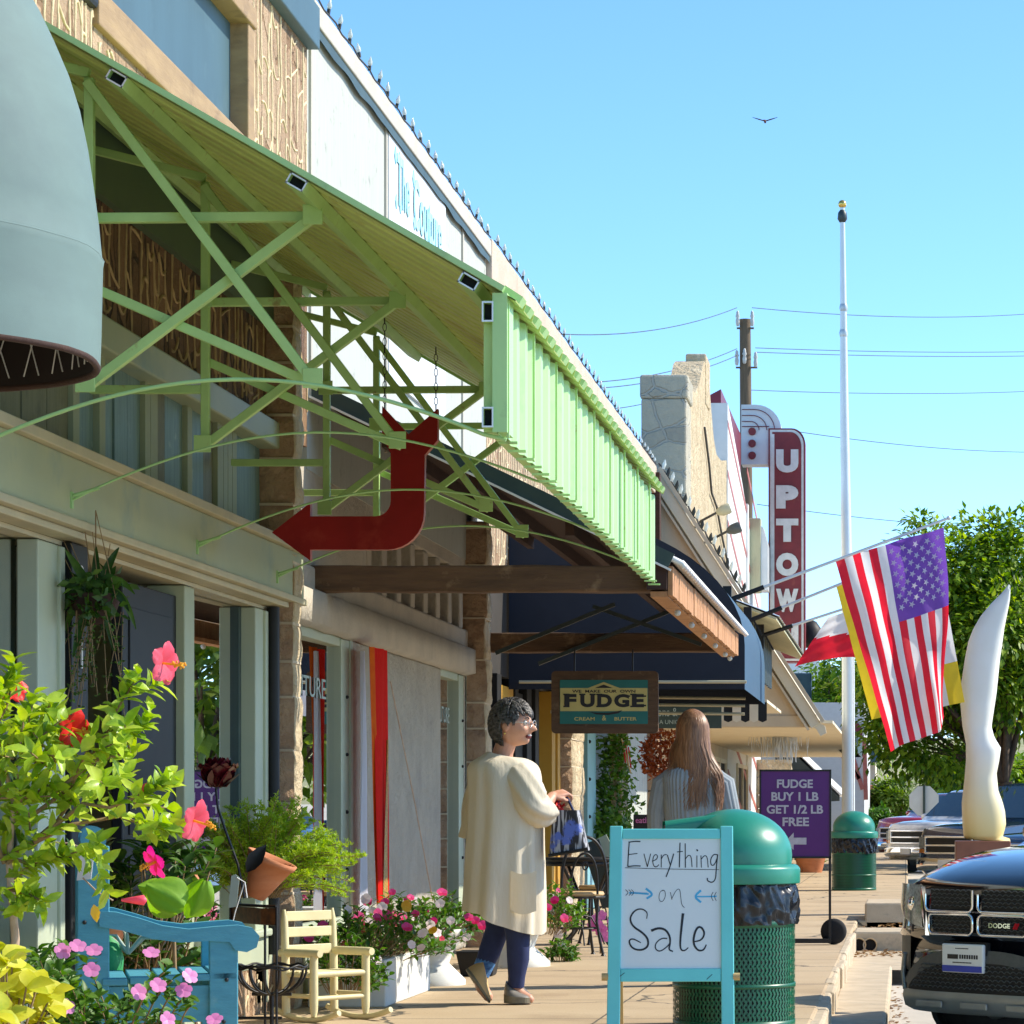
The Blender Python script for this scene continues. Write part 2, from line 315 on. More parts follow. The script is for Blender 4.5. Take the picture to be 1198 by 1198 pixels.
M['zinc'] = mat('cut steel edge', (.75,.75,.72), rough=.4, metal=.6)
M['red'] = mat('deep red sheet', (.29,.010,.008), (.22,.006,.005), spec=.25, rough=.55, sc=4, c3=(.34,.03,.018), s3=5)
M['rustpink'] = mat('red edge', (.50,.16,.12), (.38,.1,.08), rough=.5, sc=12)
M['awn'] = mat('grey awning fabric', (.15,.23,.215), (.135,.205,.195), rough=.75, sc=2.5, st=(1,1,3), bump=.25, bs=260, bd=.002, c3=(.12,.18,.18), s3=1.2, trans=.1)
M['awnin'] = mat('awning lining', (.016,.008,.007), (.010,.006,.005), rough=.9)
M['timber'] = mat('weathered timber', (.15,.085,.045), (.075,.042,.024), rough=.85, sc=2.2, st=(1.2,5,9), lo=.3, hi=.7, bump=.7, bs=9, bst=(1.2,6,12), bd=.012, c3=(.25,.16,.09), s3=5, l3=.58, h3=.7)
M['timberdk'] = mat('dark roof boards', (.035,.015,.010), (.055,.023,.014), rough=.85, sc=3, st=(1,7,7), bump=.4, bs=9)
M['plank'] = mat('orange cedar planks', (.40,.18,.07), (.52,.28,.13), rough=.75, sc=4, st=(3,10,.9), bump=.4, bs=10, bst=(3,16,1), bd=.006, c3=(.22,.10,.05), s3=6, l3=.56, h3=.72)
M['tin'] = mat('galvanised tin', (.55,.57,.57), (.42,.44,.45), rough=.4, metal=.7, sc=9)
M['dkgreen'] = mat('dark green flashing', (.03,.055,.05), (.045,.075,.065), rough=.5, sc=4)
M['white'] = mat('white paint', (.80,.80,.77), (.74,.74,.71), rough=.55, sc=5)
M['navy'] = mat('navy canvas', (.007,.012,.024), (.010,.016,.03), rough=.8, sc=3, bump=.2, bs=200, bd=.002)
M['bluecan'] = mat('blue board and sunlit canvas', (.022,.075,.135), (.027,.09,.16), rough=.75, sc=5, st=(1,8,1))
M['corr'] = mat('dark corrugated steel', (.035,.05,.05), (.05,.065,.065), rough=.45, metal=.4, sc=3)
M['soffit'] = mat('olive soffit sheet', (.50,.48,.30), (.44,.43,.27), rough=.6, sc=3, st=(8,.6,1), c3=(.36,.37,.25), s3=4)
M['maroon'] = mat('maroon paint', (.17,.012,.03), (.14,.01,.025), rough=.5, sc=3)
M['signred'] = mat('sign red', (.22,.018,.022), (.17,.014,.018), rough=.5, sc=3, c3=(.28,.06,.04), s3=4, l3=.6, h3=.75)
M['signwhite'] = mat('old white enamel', (.72,.72,.68), (.6,.6,.56), rough=.5, sc=6, c3=(.42,.40,.36), s3=9, l3=.62, h3=.75)
M['greymet'] = mat('grey sign metal', (.66,.69,.70), (.60,.63,.65), rough=.5, sc=2)
M['polewood'] = mat('creosote pole', (.17,.12,.075), (.11,.08,.05), rough=.9, sc=3, st=(6,6,.5), bump=.5, bs=8)
M['alu'] = mat('satin aluminium', (.68,.72,.72), (.62,.66,.66), rough=.35, metal=.25, sc=3)
M['gold'] = mat('gold ball', (.75,.52,.14), rough=.25, metal=.8)
M['flagr'] = mat('flag red', (.76,.02,.045), (.68,.015,.035), rough=.6, sc=8, trans=.6)
M['flagw'] = mat('flag white', (.80,.80,.80), (.74,.75,.76), rough=.6, sc=8, trans=.55)
M['flagb'] = mat('flag blue', (.19,.075,.44), (.15,.06,.37), rough=.6, sc=8, trans=.6)
M['flagy'] = mat('flag yellow', (.80,.60,.03), rough=.6, trans=.45)
M['statue'] = mat('cream sculpture paint', (.84,.83,.75), (.78,.76,.65), rough=.35, sc=1.5)
_nt2 = M['statue'].node_tree
M['ped'] = mat('brown pedestal', (.24,.09,.045), (.19,.07,.035), rough=.5, sc=5)
M['carblack'] = mat('black car paint', (.004,.005,.008), (.004,.005,.008), rough=.12, coat=1, spec=.6)
M['carblue'] = mat('dark blue car paint', (.01,.03,.09), rough=.15, coat=1)
M['carwhite'] = mat('white car paint', (.72,.73,.74), rough=.2, coat=1)
M['carred'] = mat('red car paint', (.42,.012,.03), rough=.2, coat=1)
M['cargreen'] = mat('dark grey car paint', (.05,.055,.06), rough=.2, coat=1)
M['carglass'] = mat('car glass', (.02,.03,.035), rough=.03, spec=.9, coat=1)
M['trim'] = mat('grey bumper plastic', (.06,.065,.062), (.08,.085,.08), rough=.5, sc=30)
M['silver'] = mat('silver skid plate', (.30,.31,.29), rough=.4, metal=.5)
M['chrome'] = mat('chrome', (.85,.87,.9), (.8,.82,.86), rough=.06, metal=1)
M['tyre'] = mat('tyre rubber', (.015,.015,.015), rough=.85)
M['lens'] = mat('lamp lens', (.34,.37,.36), (.16,.18,.175), rough=.15, spec=.6, coat=.5, sc=60)
M['amber'] = mat('amber lens', (.55,.20,.02), rough=.15, coat=1)
M['aqua'] = mat('aqua paint', (.16,.66,.66), (.14,.60,.60), rough=.45, sc=4)
M['board'] = mat('white marker board', (.70,.77,.77), (.66,.73,.74), rough=.25, sc=2)
M['ink'] = mat('black marker', (.012,.012,.014), rough=.5)
M['inkblue'] = mat('blue marker', (.06,.42,.72), rough=.5)
M['woodpeg'] = mat('pale wood', (.55,.38,.16), rough=.6)
M['bin'] = mat('green plastic', (.012,.20,.13), (.018,.23,.155), rough=.34, sc=3, spec=.55)
M['binmesh'] = mat('green coated steel', (.006,.12,.055), (.006,.10,.05), rough=.35, sc=8)
M['bag'] = mat('black bin liner', (.006,.007,.010), (.012,.013,.016), rough=.26, spec=.45)
M['purple'] = mat('purple sign board', (.10,.012,.16), (.085,.01,.14), rough=.45, sc=3)
M['letter'] = mat('silver lettering', (.55,.53,.58), (.45,.43,.48), rough=.5, sc=40)
M['fudgegreen'] = mat('teal sign paint', (.015,.17,.155), rough=.5)
M['fudgeyel'] = mat('cream sign paint', (.62,.53,.19), rough=.5)
M['bench'] = mat('worn blue paint', (.06,.27,.36), (.08,.33,.42), rough=.6, sc=4, st=(2,2,8), bump=.35, bs=18, bd=.004, c3=(.14,.36,.40), s3=9, l3=.58, h3=.75)
M['rocker'] = mat('pale yellow wood', (.74,.66,.38), (.66,.58,.33), rough=.55, sc=8)
M['terra'] = mat('terracotta', (.48,.17,.07), (.55,.22,.10), rough=.8, sc=6, st=(1,1,4), bump=.2, bs=20, c3=(.60,.33,.18), s3=5)
M['copper'] = mat('rusty copper', (.22,.09,.03), (.08,.04,.02), rough=.5, metal=.4, sc=30)
M['rose'] = mat('dark red metal petals', (.045,.003,.006), (.10,.006,.012), rough=.25, sc=10, spec=.7)
M['planter'] = mat('white planter', (.72,.73,.68), (.64,.65,.61), rough=.6, sc=3)
M['skin'] = mat('skin', (.62,.32,.20), (.56,.27,.17), rough=.5, sc=18)
M['skin2'] = mat('tan skin', (.50,.26,.17), rough=.5, sc=18)
M['lips'] = mat('mouth', (.18,.02,.025), rough=.4)
M['teeth'] = mat('teeth', (.82,.80,.74), rough=.3)
M['linen'] = mat('cream linen', (.82,.74,.58), (.77,.68,.51), rough=.95, sc=3, st=(1,1,.5), bump=.35, bs=5, bst=(1.5,1.5,.35), bd=.04, trans=.18)
M['denim'] = mat('navy denim', (.012,.022,.085), (.018,.032,.11), rough=.8, sc=14, bump=.2, bs=220, bd=.002)
M['cuff'] = mat('blue striped cuff', (.10,.30,.62), (.03,.10,.3), rough=.8, sc=60, st=(.3,.3,1))
M['shoe'] = mat('tan suede', (.62,.42,.18), rough=.8, sc=20)
M['shoegrey'] = mat('grey sandal leather', (.16,.15,.13), (.22,.2,.17), rough=.5, sc=20)
M['sole'] = mat('olive cork sole', (.20,.18,.12), (.16,.14,.1), rough=.9, sc=40)
M['hairg'] = mat('salt and pepper hair', (.02,.018,.017), (.17,.16,.15), rough=.5, sc=34, st=(1,1,2.5), lo=.40, hi=.74)
M['hairb'] = mat('brown hair', (.15,.065,.025), (.34,.17,.075), rough=.40, sc=22, st=(4,4,.4), lo=.35, hi=.65)
M['knit'] = mat('grey rib knit', (.30,.33,.34), (.25,.28,.29), rough=.95, sc=10, bump=.3, bs=160, bd=.003)
M['redpaper'] = mat('red tissue', (.75,.05,.045), (.65,.03,.03), rough=.7, sc=20)
M['hydr'] = mat('clear glass rim', (.6,.6,.6), rough=.15, metal=.6)
M['bulb'] = mat('clear bulb', (.80,.84,.80), rough=.15, spec=.8, trans=.4)
M['socket'] = mat('green bulb socket', (.015,.02,.018), rough=.6)
M['wire'] = mat('power cable', (.05,.05,.05), rough=.7)
M['insul'] = mat('porcelain insulator', (.55,.55,.52), rough=.3)
M['bark'] = mat('bark', (.13,.09,.06), (.08,.055,.04), rough=.95, sc=8, st=(2,2,.5), bump=.6, bs=20)
M['stemg'] = mat('woody stem', (.30,.19,.09), (.22,.15,.07), rough=.8, sc=20)
M['stemp'] = mat('pale stem', (.55,.42,.30), (.40,.28,.18), rough=.8, sc=14)
M['paper'] = mat('white tag', (.78,.78,.76), rough=.7)
M['tagteal'] = mat('grey green tag', (.42,.52,.46), rough=.7)
M['hib'] = leafmat('hibiscus leaves', [(.14,.26,.02),(.27,.42,.03),(.40,.54,.04),(.52,.62,.08)], trans=.32, rough=.35)
M['hibf'] = leafmat('coral petals', [(.80,.09,.15),(.85,.15,.22)], trans=.3)
M['hibr'] = leafmat('red petals', [(.80,.025,.02),(.85,.04,.03)], trans=.3)
M['mag'] = leafmat('pink petals', [(.72,.03,.28),(.80,.10,.30),(.70,.02,.12)], trans=.3)
M['wht'] = leafmat('white petals', [(.82,.78,.76),(.80,.66,.68)], trans=.3)
M['lil'] = leafmat('lilac petals', [(.68,.22,.50),(.76,.30,.58)], trans=.3)
M['yel'] = leafmat('yellow petals', [(.8,.42,.03),(.8,.5,.05)], trans=.3)
M['fern'] = leafmat('fern needles', [(.24,.40,.03),(.36,.50,.04),(.46,.56,.06)], trans=.4)
M['bed'] = leafmat('bedding foliage', [(.035,.10,.012),(.07,.17,.02),(.13,.25,.03)], trans=.3)
M['dkleaf'] = leafmat('dark house plant', [(.02,.06,.012),(.05,.12,.02),(.10,.19,.03)], trans=.3)
M['coleus'] = leafmat('lime coleus', [(.52,.50,.03),(.62,.60,.06),(.40,.46,.03)], trans=.35)
M['big'] = leafmat('elephant ear leaf', [(.20,.40,.03),(.28,.48,.05)], trans=.4)
M['tree'] = leafmat('tree leaves', [(.04,.095,.010),(.10,.20,.015),(.20,.32,.022),(.34,.44,.05)], trans=.42)
M['tree2'] = leafmat('pale tree leaves', [(.06,.12,.015),(.12,.20,.025),(.20,.28,.04)], trans=.35)
M['copperleaf'] = leafmat('copper dried leaves', [(.30,.07,.02),(.42,.12,.04),(.22,.05,.02)], trans=.25)
M['litter'] = leafmat('fallen leaves', [(.25,.12,.04),(.38,.22,.08),(.14,.07,.03)], trans=.1)
M['glass'] = glassmat('shop glass', (.45,.62,.58), .62)
M['glassd'] = glassmat('dark shop glass', (.3,.42,.4), .55)
M['ylw'] = mat('ochre door paint', (.55,.30,.03), (.48,.26,.025), rough=.5, sc=3)
M['aquadoor'] = mat('pale blue door', (.22,.46,.52), (.2,.42,.48), rough=.5, sc=3)
M['cloth'] = mat('sheer white cloth', (.72,.70,.74), (.66,.64,.70), rough=.8, sc=5, st=(6,6,.4), trans=.35)
M['redrib'] = mat('red ribbon', (.78,.02,.010), (.68,.012,.008), spec=.08, rough=.8, sc=20, st=(1,6,1), trans=.2)
M['orgrib'] = mat('orange ribbon', (.76,.14,.01), (.70,.10,.01), spec=.08, rough=.8, sc=20, trans=.2)
M['goldrib'] = mat('gold fringe', (.50,.30,.02), (.25,.10,.01), rough=.5, sc=90)
M['seatwood'] = mat('seat wood', (.62,.42,.20), (.5,.33,.15), rough=.5, sc=6)
# ------------------------------------------------------------------ camera, sky, sun
cam = bpy.data.cameras.new('camera'); co = bpy.data.objects.new('camera', cam); COL.objects.link(co)
co.location = (0, 0, CZ); co.rotation_euler = (rad(90), 0, 0)
cam.sensor_width = 36; cam.lens = F/1198*36; cam.shift_x = (599-CX)/1198; cam.shift_y = (CY-599)/1198
cam.clip_start = .1; cam.clip_end = 3000; SC.camera = co
SUN_EL, SUN_AZ = 40., 16.            # azimuth measured from straight across the street, turning away from the camera
wd = bpy.data.worlds.new('World'); SC.world = wd; wd.use_nodes = True; nt = wd.node_tree
sky = nt.nodes.new('ShaderNodeTexSky'); sky.sky_type = 'NISHITA'; sky.sun_disc = False
sky.sun_elevation = rad(SUN_EL); sky.sun_rotation = rad(90-SUN_AZ); sky.air_density = 0.48; sky.dust_density = 0.25; sky.ozone_density = 3.2; sky.altitude = 200
hs = nt.nodes.new('ShaderNodeHueSaturation'); hs.inputs['Hue'].default_value = .490; hs.inputs['Saturation'].default_value = 1.1; hs.inputs['Value'].default_value = 1.0
bg = nt.nodes['Background']; bg.inputs['Strength'].default_value = .15
nt.links.new(sky.outputs[0], hs.inputs['Color']); nt.links.new(hs.outputs[0], bg.inputs['Color'])
sl = bpy.data.lights.new('sun', 'SUN'); sl.energy = 2.55; sl.angle = rad(.5); sl.color = (1, .915, .78)
so = bpy.data.objects.new('sun', sl); COL.objects.link(so)
sd = V((math.cos(rad(SUN_EL))*math.cos(rad(SUN_AZ)), math.cos(rad(SUN_EL))*math.sin(rad(SUN_AZ)), math.sin(rad(SUN_EL))))
so.rotation_euler = sd.to_track_quat('Z', 'Y').to_euler(); so.location = (20, 10, 30)
SC.view_settings.view_transform = 'Standard'; SC.view_settings.look = 'None'; SC.view_settings.exposure = 1.38; SC.view_settings.gamma = 1
SC.cycles.max_bounces = 8; SC.cycles.transparent_max_bounces = 12; SC.cycles.caustics_reflective = False; SC.cycles.caustics_refractive = False

# ------------------------------------------------------------------ ground
m = MB(); m.quad((-400,-60,-.31),(400,-60,-.31),(400,900,-.31),(-400,900,-.31)); struct(m.build('ground', M['dirt']))
m = MB(); m.quad((-.6,-20,-.3),(14,-20,-.3),(14,150,-.3),(-.6,150,-.3)); struct(m.build('street', M['asphalt']))
for i in range(9):
    pass
m = MB(); m.box(-9, -.47, -6, 29, -.5, 0); m.box(-9, .03, 29, 132, -.5, 0)
# worn edge stones of the upper step
struct(m.build('sidewalk', M['walk'], bevel=.02))
m = MB()
y = 4.
while y < 26:
    l = U(.5, .95); d = U(-.02, .02)
    m.box(-.51, -.43+d, y, y+l-.012, -.3, -.004+U(-.006,.008)); y += l
m.box(-.47, -.12, 2, 17.9, -.29, -.14); m.box(-.455, -.11, 17.92, 23.3, -.29, -.145)
struct(m.build('kerb_step_path', M['curb'], bevel=.018))
m = MB(); m.quad((-.46,23.3,-.18),(.5,23.3,-.18),(.5,26.3,-.17),(-.46,26.3,-.17)); struct(m.build('gutter_floor', M['curb']))
m = MB(); m.box(-.46, .06, 26.3, 27.2, -.05, 0.0); m.box(-.46, .06, 26.36, 27.2, -.3, -.05)
for px in (1005, 1018):
    c = W(px, 1106, 26.3)
    m.lathe([(.055,0),(.055,.05)], (0,0,0), 14)  # temporary, replaced below
m = MB(); m.box(-.46, .06, 26.3, 27.2, -.3, 0.0)
g = m.build('culvert_slab', M['curb'], bevel=.02); struct(g)
for px in (1005, 1018):
    c = W(px, 1105.5, 26.27); m = MB(); p = [c + V((.052*math.cos(2*PI*k/16), 0, .052*math.sin(2*PI*k/16))) for k in range(16)]
    q = [c + V((.064*math.cos(2*PI*k/16), -.012, .064*math.sin(2*PI*k/16))) for k in range(16)]
    m.rings([q, p], 1); m.add([v + V((0,.02,0)) for v in p], [tuple(range(16))], 0)
    m.rings([q, [v+V((0,.05,0)) for v in q]], 1)
    tag(m.build('drain_pipe', [M['tubein'], M['curb']]), 'round black drain pipe mouth in the kerb slab, ' + ('nearer the purple sign' if px < 1010 else 'nearer the black car'), 'pipe', 'drain pipes in the kerb')
m = MB(); m.box(-.40, .035, 29, 30.3, -.3, .17); struct(m.build('kerb_block_path', M['curb'], bevel=.02))
m = MB()
for i in range(520):
    if i < 260: p = V((U(-.42,.25), U(27.2,29.0), U(-.16,-.02)))
    elif i < 400: p = V((U(-.45,.1), U(25.2,26.28), -.165))
    else: p = V((-.1+abs(R.gauss(0,.06)), U(13,23), -.292))
    m.leaf(p, V((U(-1,1),U(-1,1),U(-.2,.3))), V((U(-.4,.4),U(-.4,.4),1)), U(.03,.07), U(.02,.045), seg=1)
struct(m.build('fallen_leaves', M['litter']), 'stuff')
# distant cross road and dry slope
m = MB(); m.quad((-60,128,-.28),(120,128,-.28),(120,175,1.5),(-60,175,1.5)); struct(m.build('far_road', M['asphalt']))
m = MB()
P = []
for i in range(14):
    yy = 176+i*14
    P.append([V((-160+k*16, yy, 1.0 + 9*(i/13)**.8 + 1.3*noise.noise(V((k*.5, i*.4, 0))))) for k in range(26)])
m.grid(P); struct(m.build('hill', M['hill']))
# ------------------------------------------------------------------ helpers for shop fronts
def stack(mb, x0, x1, y0, y1, z0, z1, bh=.27, j=.02, rnd=R):
    z = z0
    while z < z1 - .02:
        h = min(bh*rnd.uniform(.75, 1.3), z1 - z)
        if z1 - z - h < .06: h = z1 - z
        n = 3; rows = []
        for k in range(n+1):
            zz = z + .008 + (h-.016)*k/n; q = .012 if k in (0, n) else 0
            rows.append([V((x0, y0-rnd.uniform(0,j)+q, zz)), V((x1+rnd.uniform(-j,j)*.9-q, y0-rnd.uniform(0,j)+q, zz)), V((x1+rnd.uniform(-j,j)*.9-q, (y0+y1)/2, zz)), V((x1+rnd.uniform(-j,j)*.9-q, y1+rnd.uniform(0,j), zz)), V((x0, y1+rnd.uniform(0,j), zz))])
        mb.rings(rows, 0, False, True, True, True); z += h
WX = -3.4
def pier(name, parent, x0, x1, y0, y1, z0, z1, bh=.27):
    """pilaster of rough squared stones, wavy at the arris, with pale joints"""
    m = MB(); z = z0; joints = []; q = R.uniform(0, 50)
    N = lambda z, k, f=5: .013*noise.noise(V((q+k*7, z*f, 0))) + .006*noise.noise(V((q+k*3, z*19, 4)))
    while z < z1-.05:
        h = min(bh*R.uniform(.7,1.25), z1-z); o = R.uniform(-.007,.007); n = max(3, int(h/.035)); rows = []
        for i in range(n+1):
            zz = z+h*i/n; e = -.008 if i in (0, n) else 0
            rows.append([V((x0,y0+N(zz,1)*.5,zz)), V(((x0+x1)/2,y0+N(zz,2)-e,zz)), V((x1+N(zz,3)+o+e,y0+N(zz,4)*.6-e,zz)), V((x1+N(zz,5)+o+e,y0+(y1-y0)*.35,zz)), V((x1+N(zz,6)+o+e,y0+(y1-y0)*.7,zz)), V((x1+N(zz,7)+o+e,y1,zz)), V((x0,y1,zz))])
        k0 = len(m.m); m.rings(rows, 0, True, True, False, i == n and zz > z1-.06)
        for j in range(k0, k0+7*n):
            if (j-k0) % 7 in (2,3,4): m.m[j] = 1  # street side takes the pale lit stone, sunlight put into its colour
        joints.append(z); z += h
    p = m.build(name, [M['pil'], M['limest']], parent)
    for z in joints[1:]: m = MB(); m.box(x0, x1-.004, y0-.003, y1-.003, z-.007, z+.007); m.build('mortar_joint', M['mortar'], p)
def pane(name, parent, x, y0, y1, z0, z1, mt='glass'):
    return MB().box(x-.012, x, y0, y1, z0, z1).build(name, M[mt], parent)
def tilted_pane(name, parent, x0, x1, y0, y1, z0, z1, mt='glass'):
    return MB().hexa([(x0-.01,y0,z0),(x0,y0,z0),(x1,y1,z0),(x1-.01,y1,z0),(x0-.01,y0,z1),(x0,y0,z1),(x1,y1,z1),(x1-.01,y1,z1)]).build(name, M[mt], parent)
def room(mb, x0, x1, y0, y1, z0, z1):
    mb.box(x0-.1, x0, y0, y1, z0, z1); mb.box(x0, x1, y0-.06, y0, z0, z1); mb.box(x0, x1, y1, y1+.06, z0, z1)
    mb.box(x0, x1, y0, y1, z0-.05, z0); mb.box(x0, x1, y0, y1, z1, z1+.05)

def beads(mb, x, y0, y1, z0, z1, mi=1, seed=0, holes=()):
    """raised wiggly mortar joints round tall random stones"""
    q = random.Random(seed); ys = [y0]
    while ys[-1] < y1: ys.append(ys[-1]+q.uniform(.07,.17))
    def off(i, z): return .045*noise.noise(V((i*3.7+seed, z*2.4, 0)))+.012*noise.noise(V((i*3.7, z*11, 2)))
    def free(y, z): return not any(a < y < b and c < z < d for a, b, c, d in holes)
    def run(pts, r):
        cur = []
        for p in pts:
            if y0 < p.y < y1 and z0 < p.z < z1 and free(p.y, p.z): cur.append(p)
            else:
                if len(cur) > 1: mb.tube(cur, [r*q.uniform(.75,1.3) for _ in cur], 6, mi, sq=.9)
                cur = []
        if len(cur) > 1: mb.tube(cur, [r*q.uniform(.75,1.3) for _ in cur], 6, mi)
    for i, y in enumerate(ys):
        z = z0 + q.uniform(0,.2)
        while z < z1:
            l = q.uniform(.3,1.1); run([V((x, y+off(i,zz), zz)) for zz in [z+l*k/14 for k in range(15)]], .0075); z += l + (q.uniform(.05,.15) if q.random() < .35 else 0)
        z = z0 + q.uniform(0,.3)
        while z < z1 and i+1 < len(ys):
            a, b, dz = y+off(i,z), ys[i+1]+off(i+1,z), q.uniform(-.09,.09); bow = q.uniform(-.05,.05)
            run([V((x, a+(b-a)*t, z+dz*t+bow*math.sin(PI*t))) for t in [k/6 for k in range(7)]], .0075); z += q.uniform(.16,.5)
# ------------------------------------------------------------------ corner shop with the green canopy
b1 = thing('stone_shop', 'rubble stone shop with sage green front and boarded upper window behind the green canopy', 'shop building', (-4, 12, 0))
m = MB(); X0, X1 = -3.7, WX
YA, YB = 5., 16.98
for (a, b, c, d) in ((YA, YB, 3.12, 4.02),): m.box(X0, X1, a, b, c, d)
beads(m, X1, 10.5, YB, 3.13, 3.64, 1, 3); m.build('rubble_wall', [M['rubble'], M['bead']], b1)
m = MB()
m.box(X0, X1, YA, 12.55, 4.02, 5.38); m.box(X0, X1, 15.5, YB, 4.02, 5.38); m.box(X0, X1, 12.55, 15.5, 4.02, 4.34); m.box(X0, X1, 12.55, 15.5, 5.2, 5.38)
beads(m, X1, 10.5, YB, 4.03, 5.37, 1, 8, [(12.5,15.52,4.3,5.4)]); m.build('upper_wall', [M['flagstone'], M['beadlt']], b1)
m = MB(); m.box(-9, X0-.01, YA, YB, 3.0, 5.3); m.box(-9, -8.9, YA, YB, -.1, 3); m.build('rear_block', M['stucco'], b1)
m = MB(); m.box(-3.75, -3.33, YA, YB+.02, 5.38, 5.62); m.build('parapet_cap', M['slate'], b1, bevel=.008)
bw = MB().box(X0, -3.47, 12.7, 15.36, 4.5, 5.2).build('boarded_window', M['slate'], b1)
m = MB(); m.box(-3.5, -3.37, 12.5, 15.5, 4.34, 4.5); m.box(-3.5, -3.375, 15.36, 15.5, 4.5, 5.2); m.box(-3.5, -3.375, 12.56, 12.7, 4.5, 5.2); m.box(-3.5, -3.36, 12.5, 15.5, 5.1, 5.2)
m.build('window_frame', M['ply'], bw, bevel=.008)
m = MB(); m.box(-3.46, -3.37, 12.25, 12.5, 4.4, 5.2); m.build('downpipe', M['black'], b1, bevel=.02)
m = MB(); m.box(-3.45, -3.33, YA, 15.96, 2.98, 3.12); m.build('transom_beam', M['sage'], b1, bevel=.01)
m = MB()   # transom of mixed old boards
y = YA; i = 0
while y < 15.9:
    w_ = R.choice([.10,.13,.22,.3,.34,.42]) ; k = R.choice([0,0,0,1,2,2]) if w_ > .15 else 1
    m.box(-3.49, -3.44 + (.03 if k == 1 else U(0,.012)), y, min(y+w_-.008, 15.92), 2.44, 3.0, k); y += w_
m.build('transom_boards', [M['olive'], M['olivelt'], M['teal']], b1)
m = MB(); m.box(-3.42, -3.26, YA, 16.2, 2.20, 2.44); m.build('fascia_board', M['sage'], b1, bevel=.006)
m = MB(); m.box(-3.44, -3.225, YA, 16.23, 2.44, 2.485); m.box(-3.40, -3.24, YA, 16.2, 2.165, 2.199); m.box(-3.38, -3.28, YA, 16.15, 2.135, 2.164); m.build('fascia_moulding', M['trimtan'], b1, bevel=.006)
m = MB(); m.box(-5.2, -3.375, YA, 16.0, 2.115, 2.134); m.build('entry_soffit', M['trimtan'], b1)
# posts and jambs
for (a, b, mt) in ((8.3, 8.6, 'sagelt'), (11.60, 11.92, 'sagelt'), (15.48, 15.72, 'sagelt')):
    m = MB(); m.box(-3.45, -3.365, a, b, .05, 2.11); m.box(-3.53, -3.35, b-.06, b+.002, .05, 2.105)
    m.build('post', M[mt], b1, bevel=.006)
j = MB().box(-3.6, -3.335, 11.96, 12.2, 0, 2.13).build('door_jamb', M['black'], b1, bevel=.006)
m = MB()
for k, ch in enumerate('201'):
    m.text(ch, (-3.33, 12.08, 1.93-k*.15), (0,1,0), (0,0,1), h=.115, th=.004)
m.build('house_number', M['signwhite'], j)
m = MB(); m.box(-3.55, -3.37, 13.98, 14.17, 0, 2.11); m.build('door_post', M['sage'], b1, bevel=.006)
d = MB().box(-3.46, -3.41, 13.02, 13.98, .02, 2.06).build('door', M['black'], b1, bevel=.006)
m = MB(); m.box(-3.409, -3.402, 13.12, 13.88, .1, .85); m.box(-3.409, -3.402, 13.12, 13.88, .95, 1.95); m.build('door_panel', M['black'], d, bevel=.01)
m = MB(); m.tube([(-3.37,13.25,.98),(-3.34,13.25,.98),(-3.34,13.25,1.12),(-3.37,13.25,1.12)], .01); m.build('handle', M['tin'], d)
pane('shop_window', b1, -3.46, 8.6, 11.62, .42, 2.11, 'glassd'); tilted_pane('shop_window', b1, -3.50, -3.46, 14.17, 15.5, .4, 2.11)
for a, b in ((15.42, 15.48), (14.17, 14.21), (10.2, 10.28)): m = MB(); m.box(-3.53, -3.44, a, b, .4, 2.11); m.build('window_frame', M['dkgreen'], b1)
sw = MB().box(-5.0, -4.97, 12.2, 13.14, .1, 2.08).build('entry_glass', M['glassd'], b1)
m = MB()
for (a, b) in ((12.2, 12.26), (12.95, 13.1)): m.box(-5.04, -4.94, a, b, 0, 2.09)
m.box(-5.04, -4.94, 12.2, 13.14, .92, 1.0); m.build('entry_frame', M['black'], sw)
m = MB(); m.box(-4.96, -4.95, 12.5, 12.86, 1.12, 1.95); m.build('door_poster', M['cream'], sw)
m = MB()
for k, t in enumerate(['IS', 'HA', 'IN', 'TO']): m.text(t, (-4.935, 12.78, 1.83-k*.17), (0,1,0), (0,0,1), h=.10, th=.003, sx=.8)
m.build('poster_lettering', M['tagteal'], sw)
m = MB(); room(m, -8, -5.05, 8, 16, 0, 2.9); room(m, -5.06, -3.55, 12.18, 13.16, 0, 2.9) if False else None; m.build('interior', M['room'], b1)
for a in (11.93, 14.0): m = MB(); m.box(-5.05, -3.56, a, a+.05, 0, 2.11); m.build('entry_wall', M['sage'], b1)
m = MB(); m.box(-3.6, -3.36, 14.18, 15.88, .24, .40); m.box(-3.62, -3.33, 14.18, 15.88, .40, .44); m.box(-3.6, -3.36, 8, 12, .24, .44); m.build('window_sill', M['sagelt'], b1, bevel=.01)
for a, b in ((14.18, 15.9), (8, 12)): m = MB(); m.box(-3.6, -3.365, a, b, -.02, .24); beads(m, -3.365, a, b, -.01, .235, 1, 4); m.build('stone_base', [M['flagstone'], M['beadlt']], b1)
m = MB(); m.tube([(-3.335,15.76,2.13),(-3.335,15.76,.3)], .035, 10); m.build('drain_pipe', M['black'], b1)

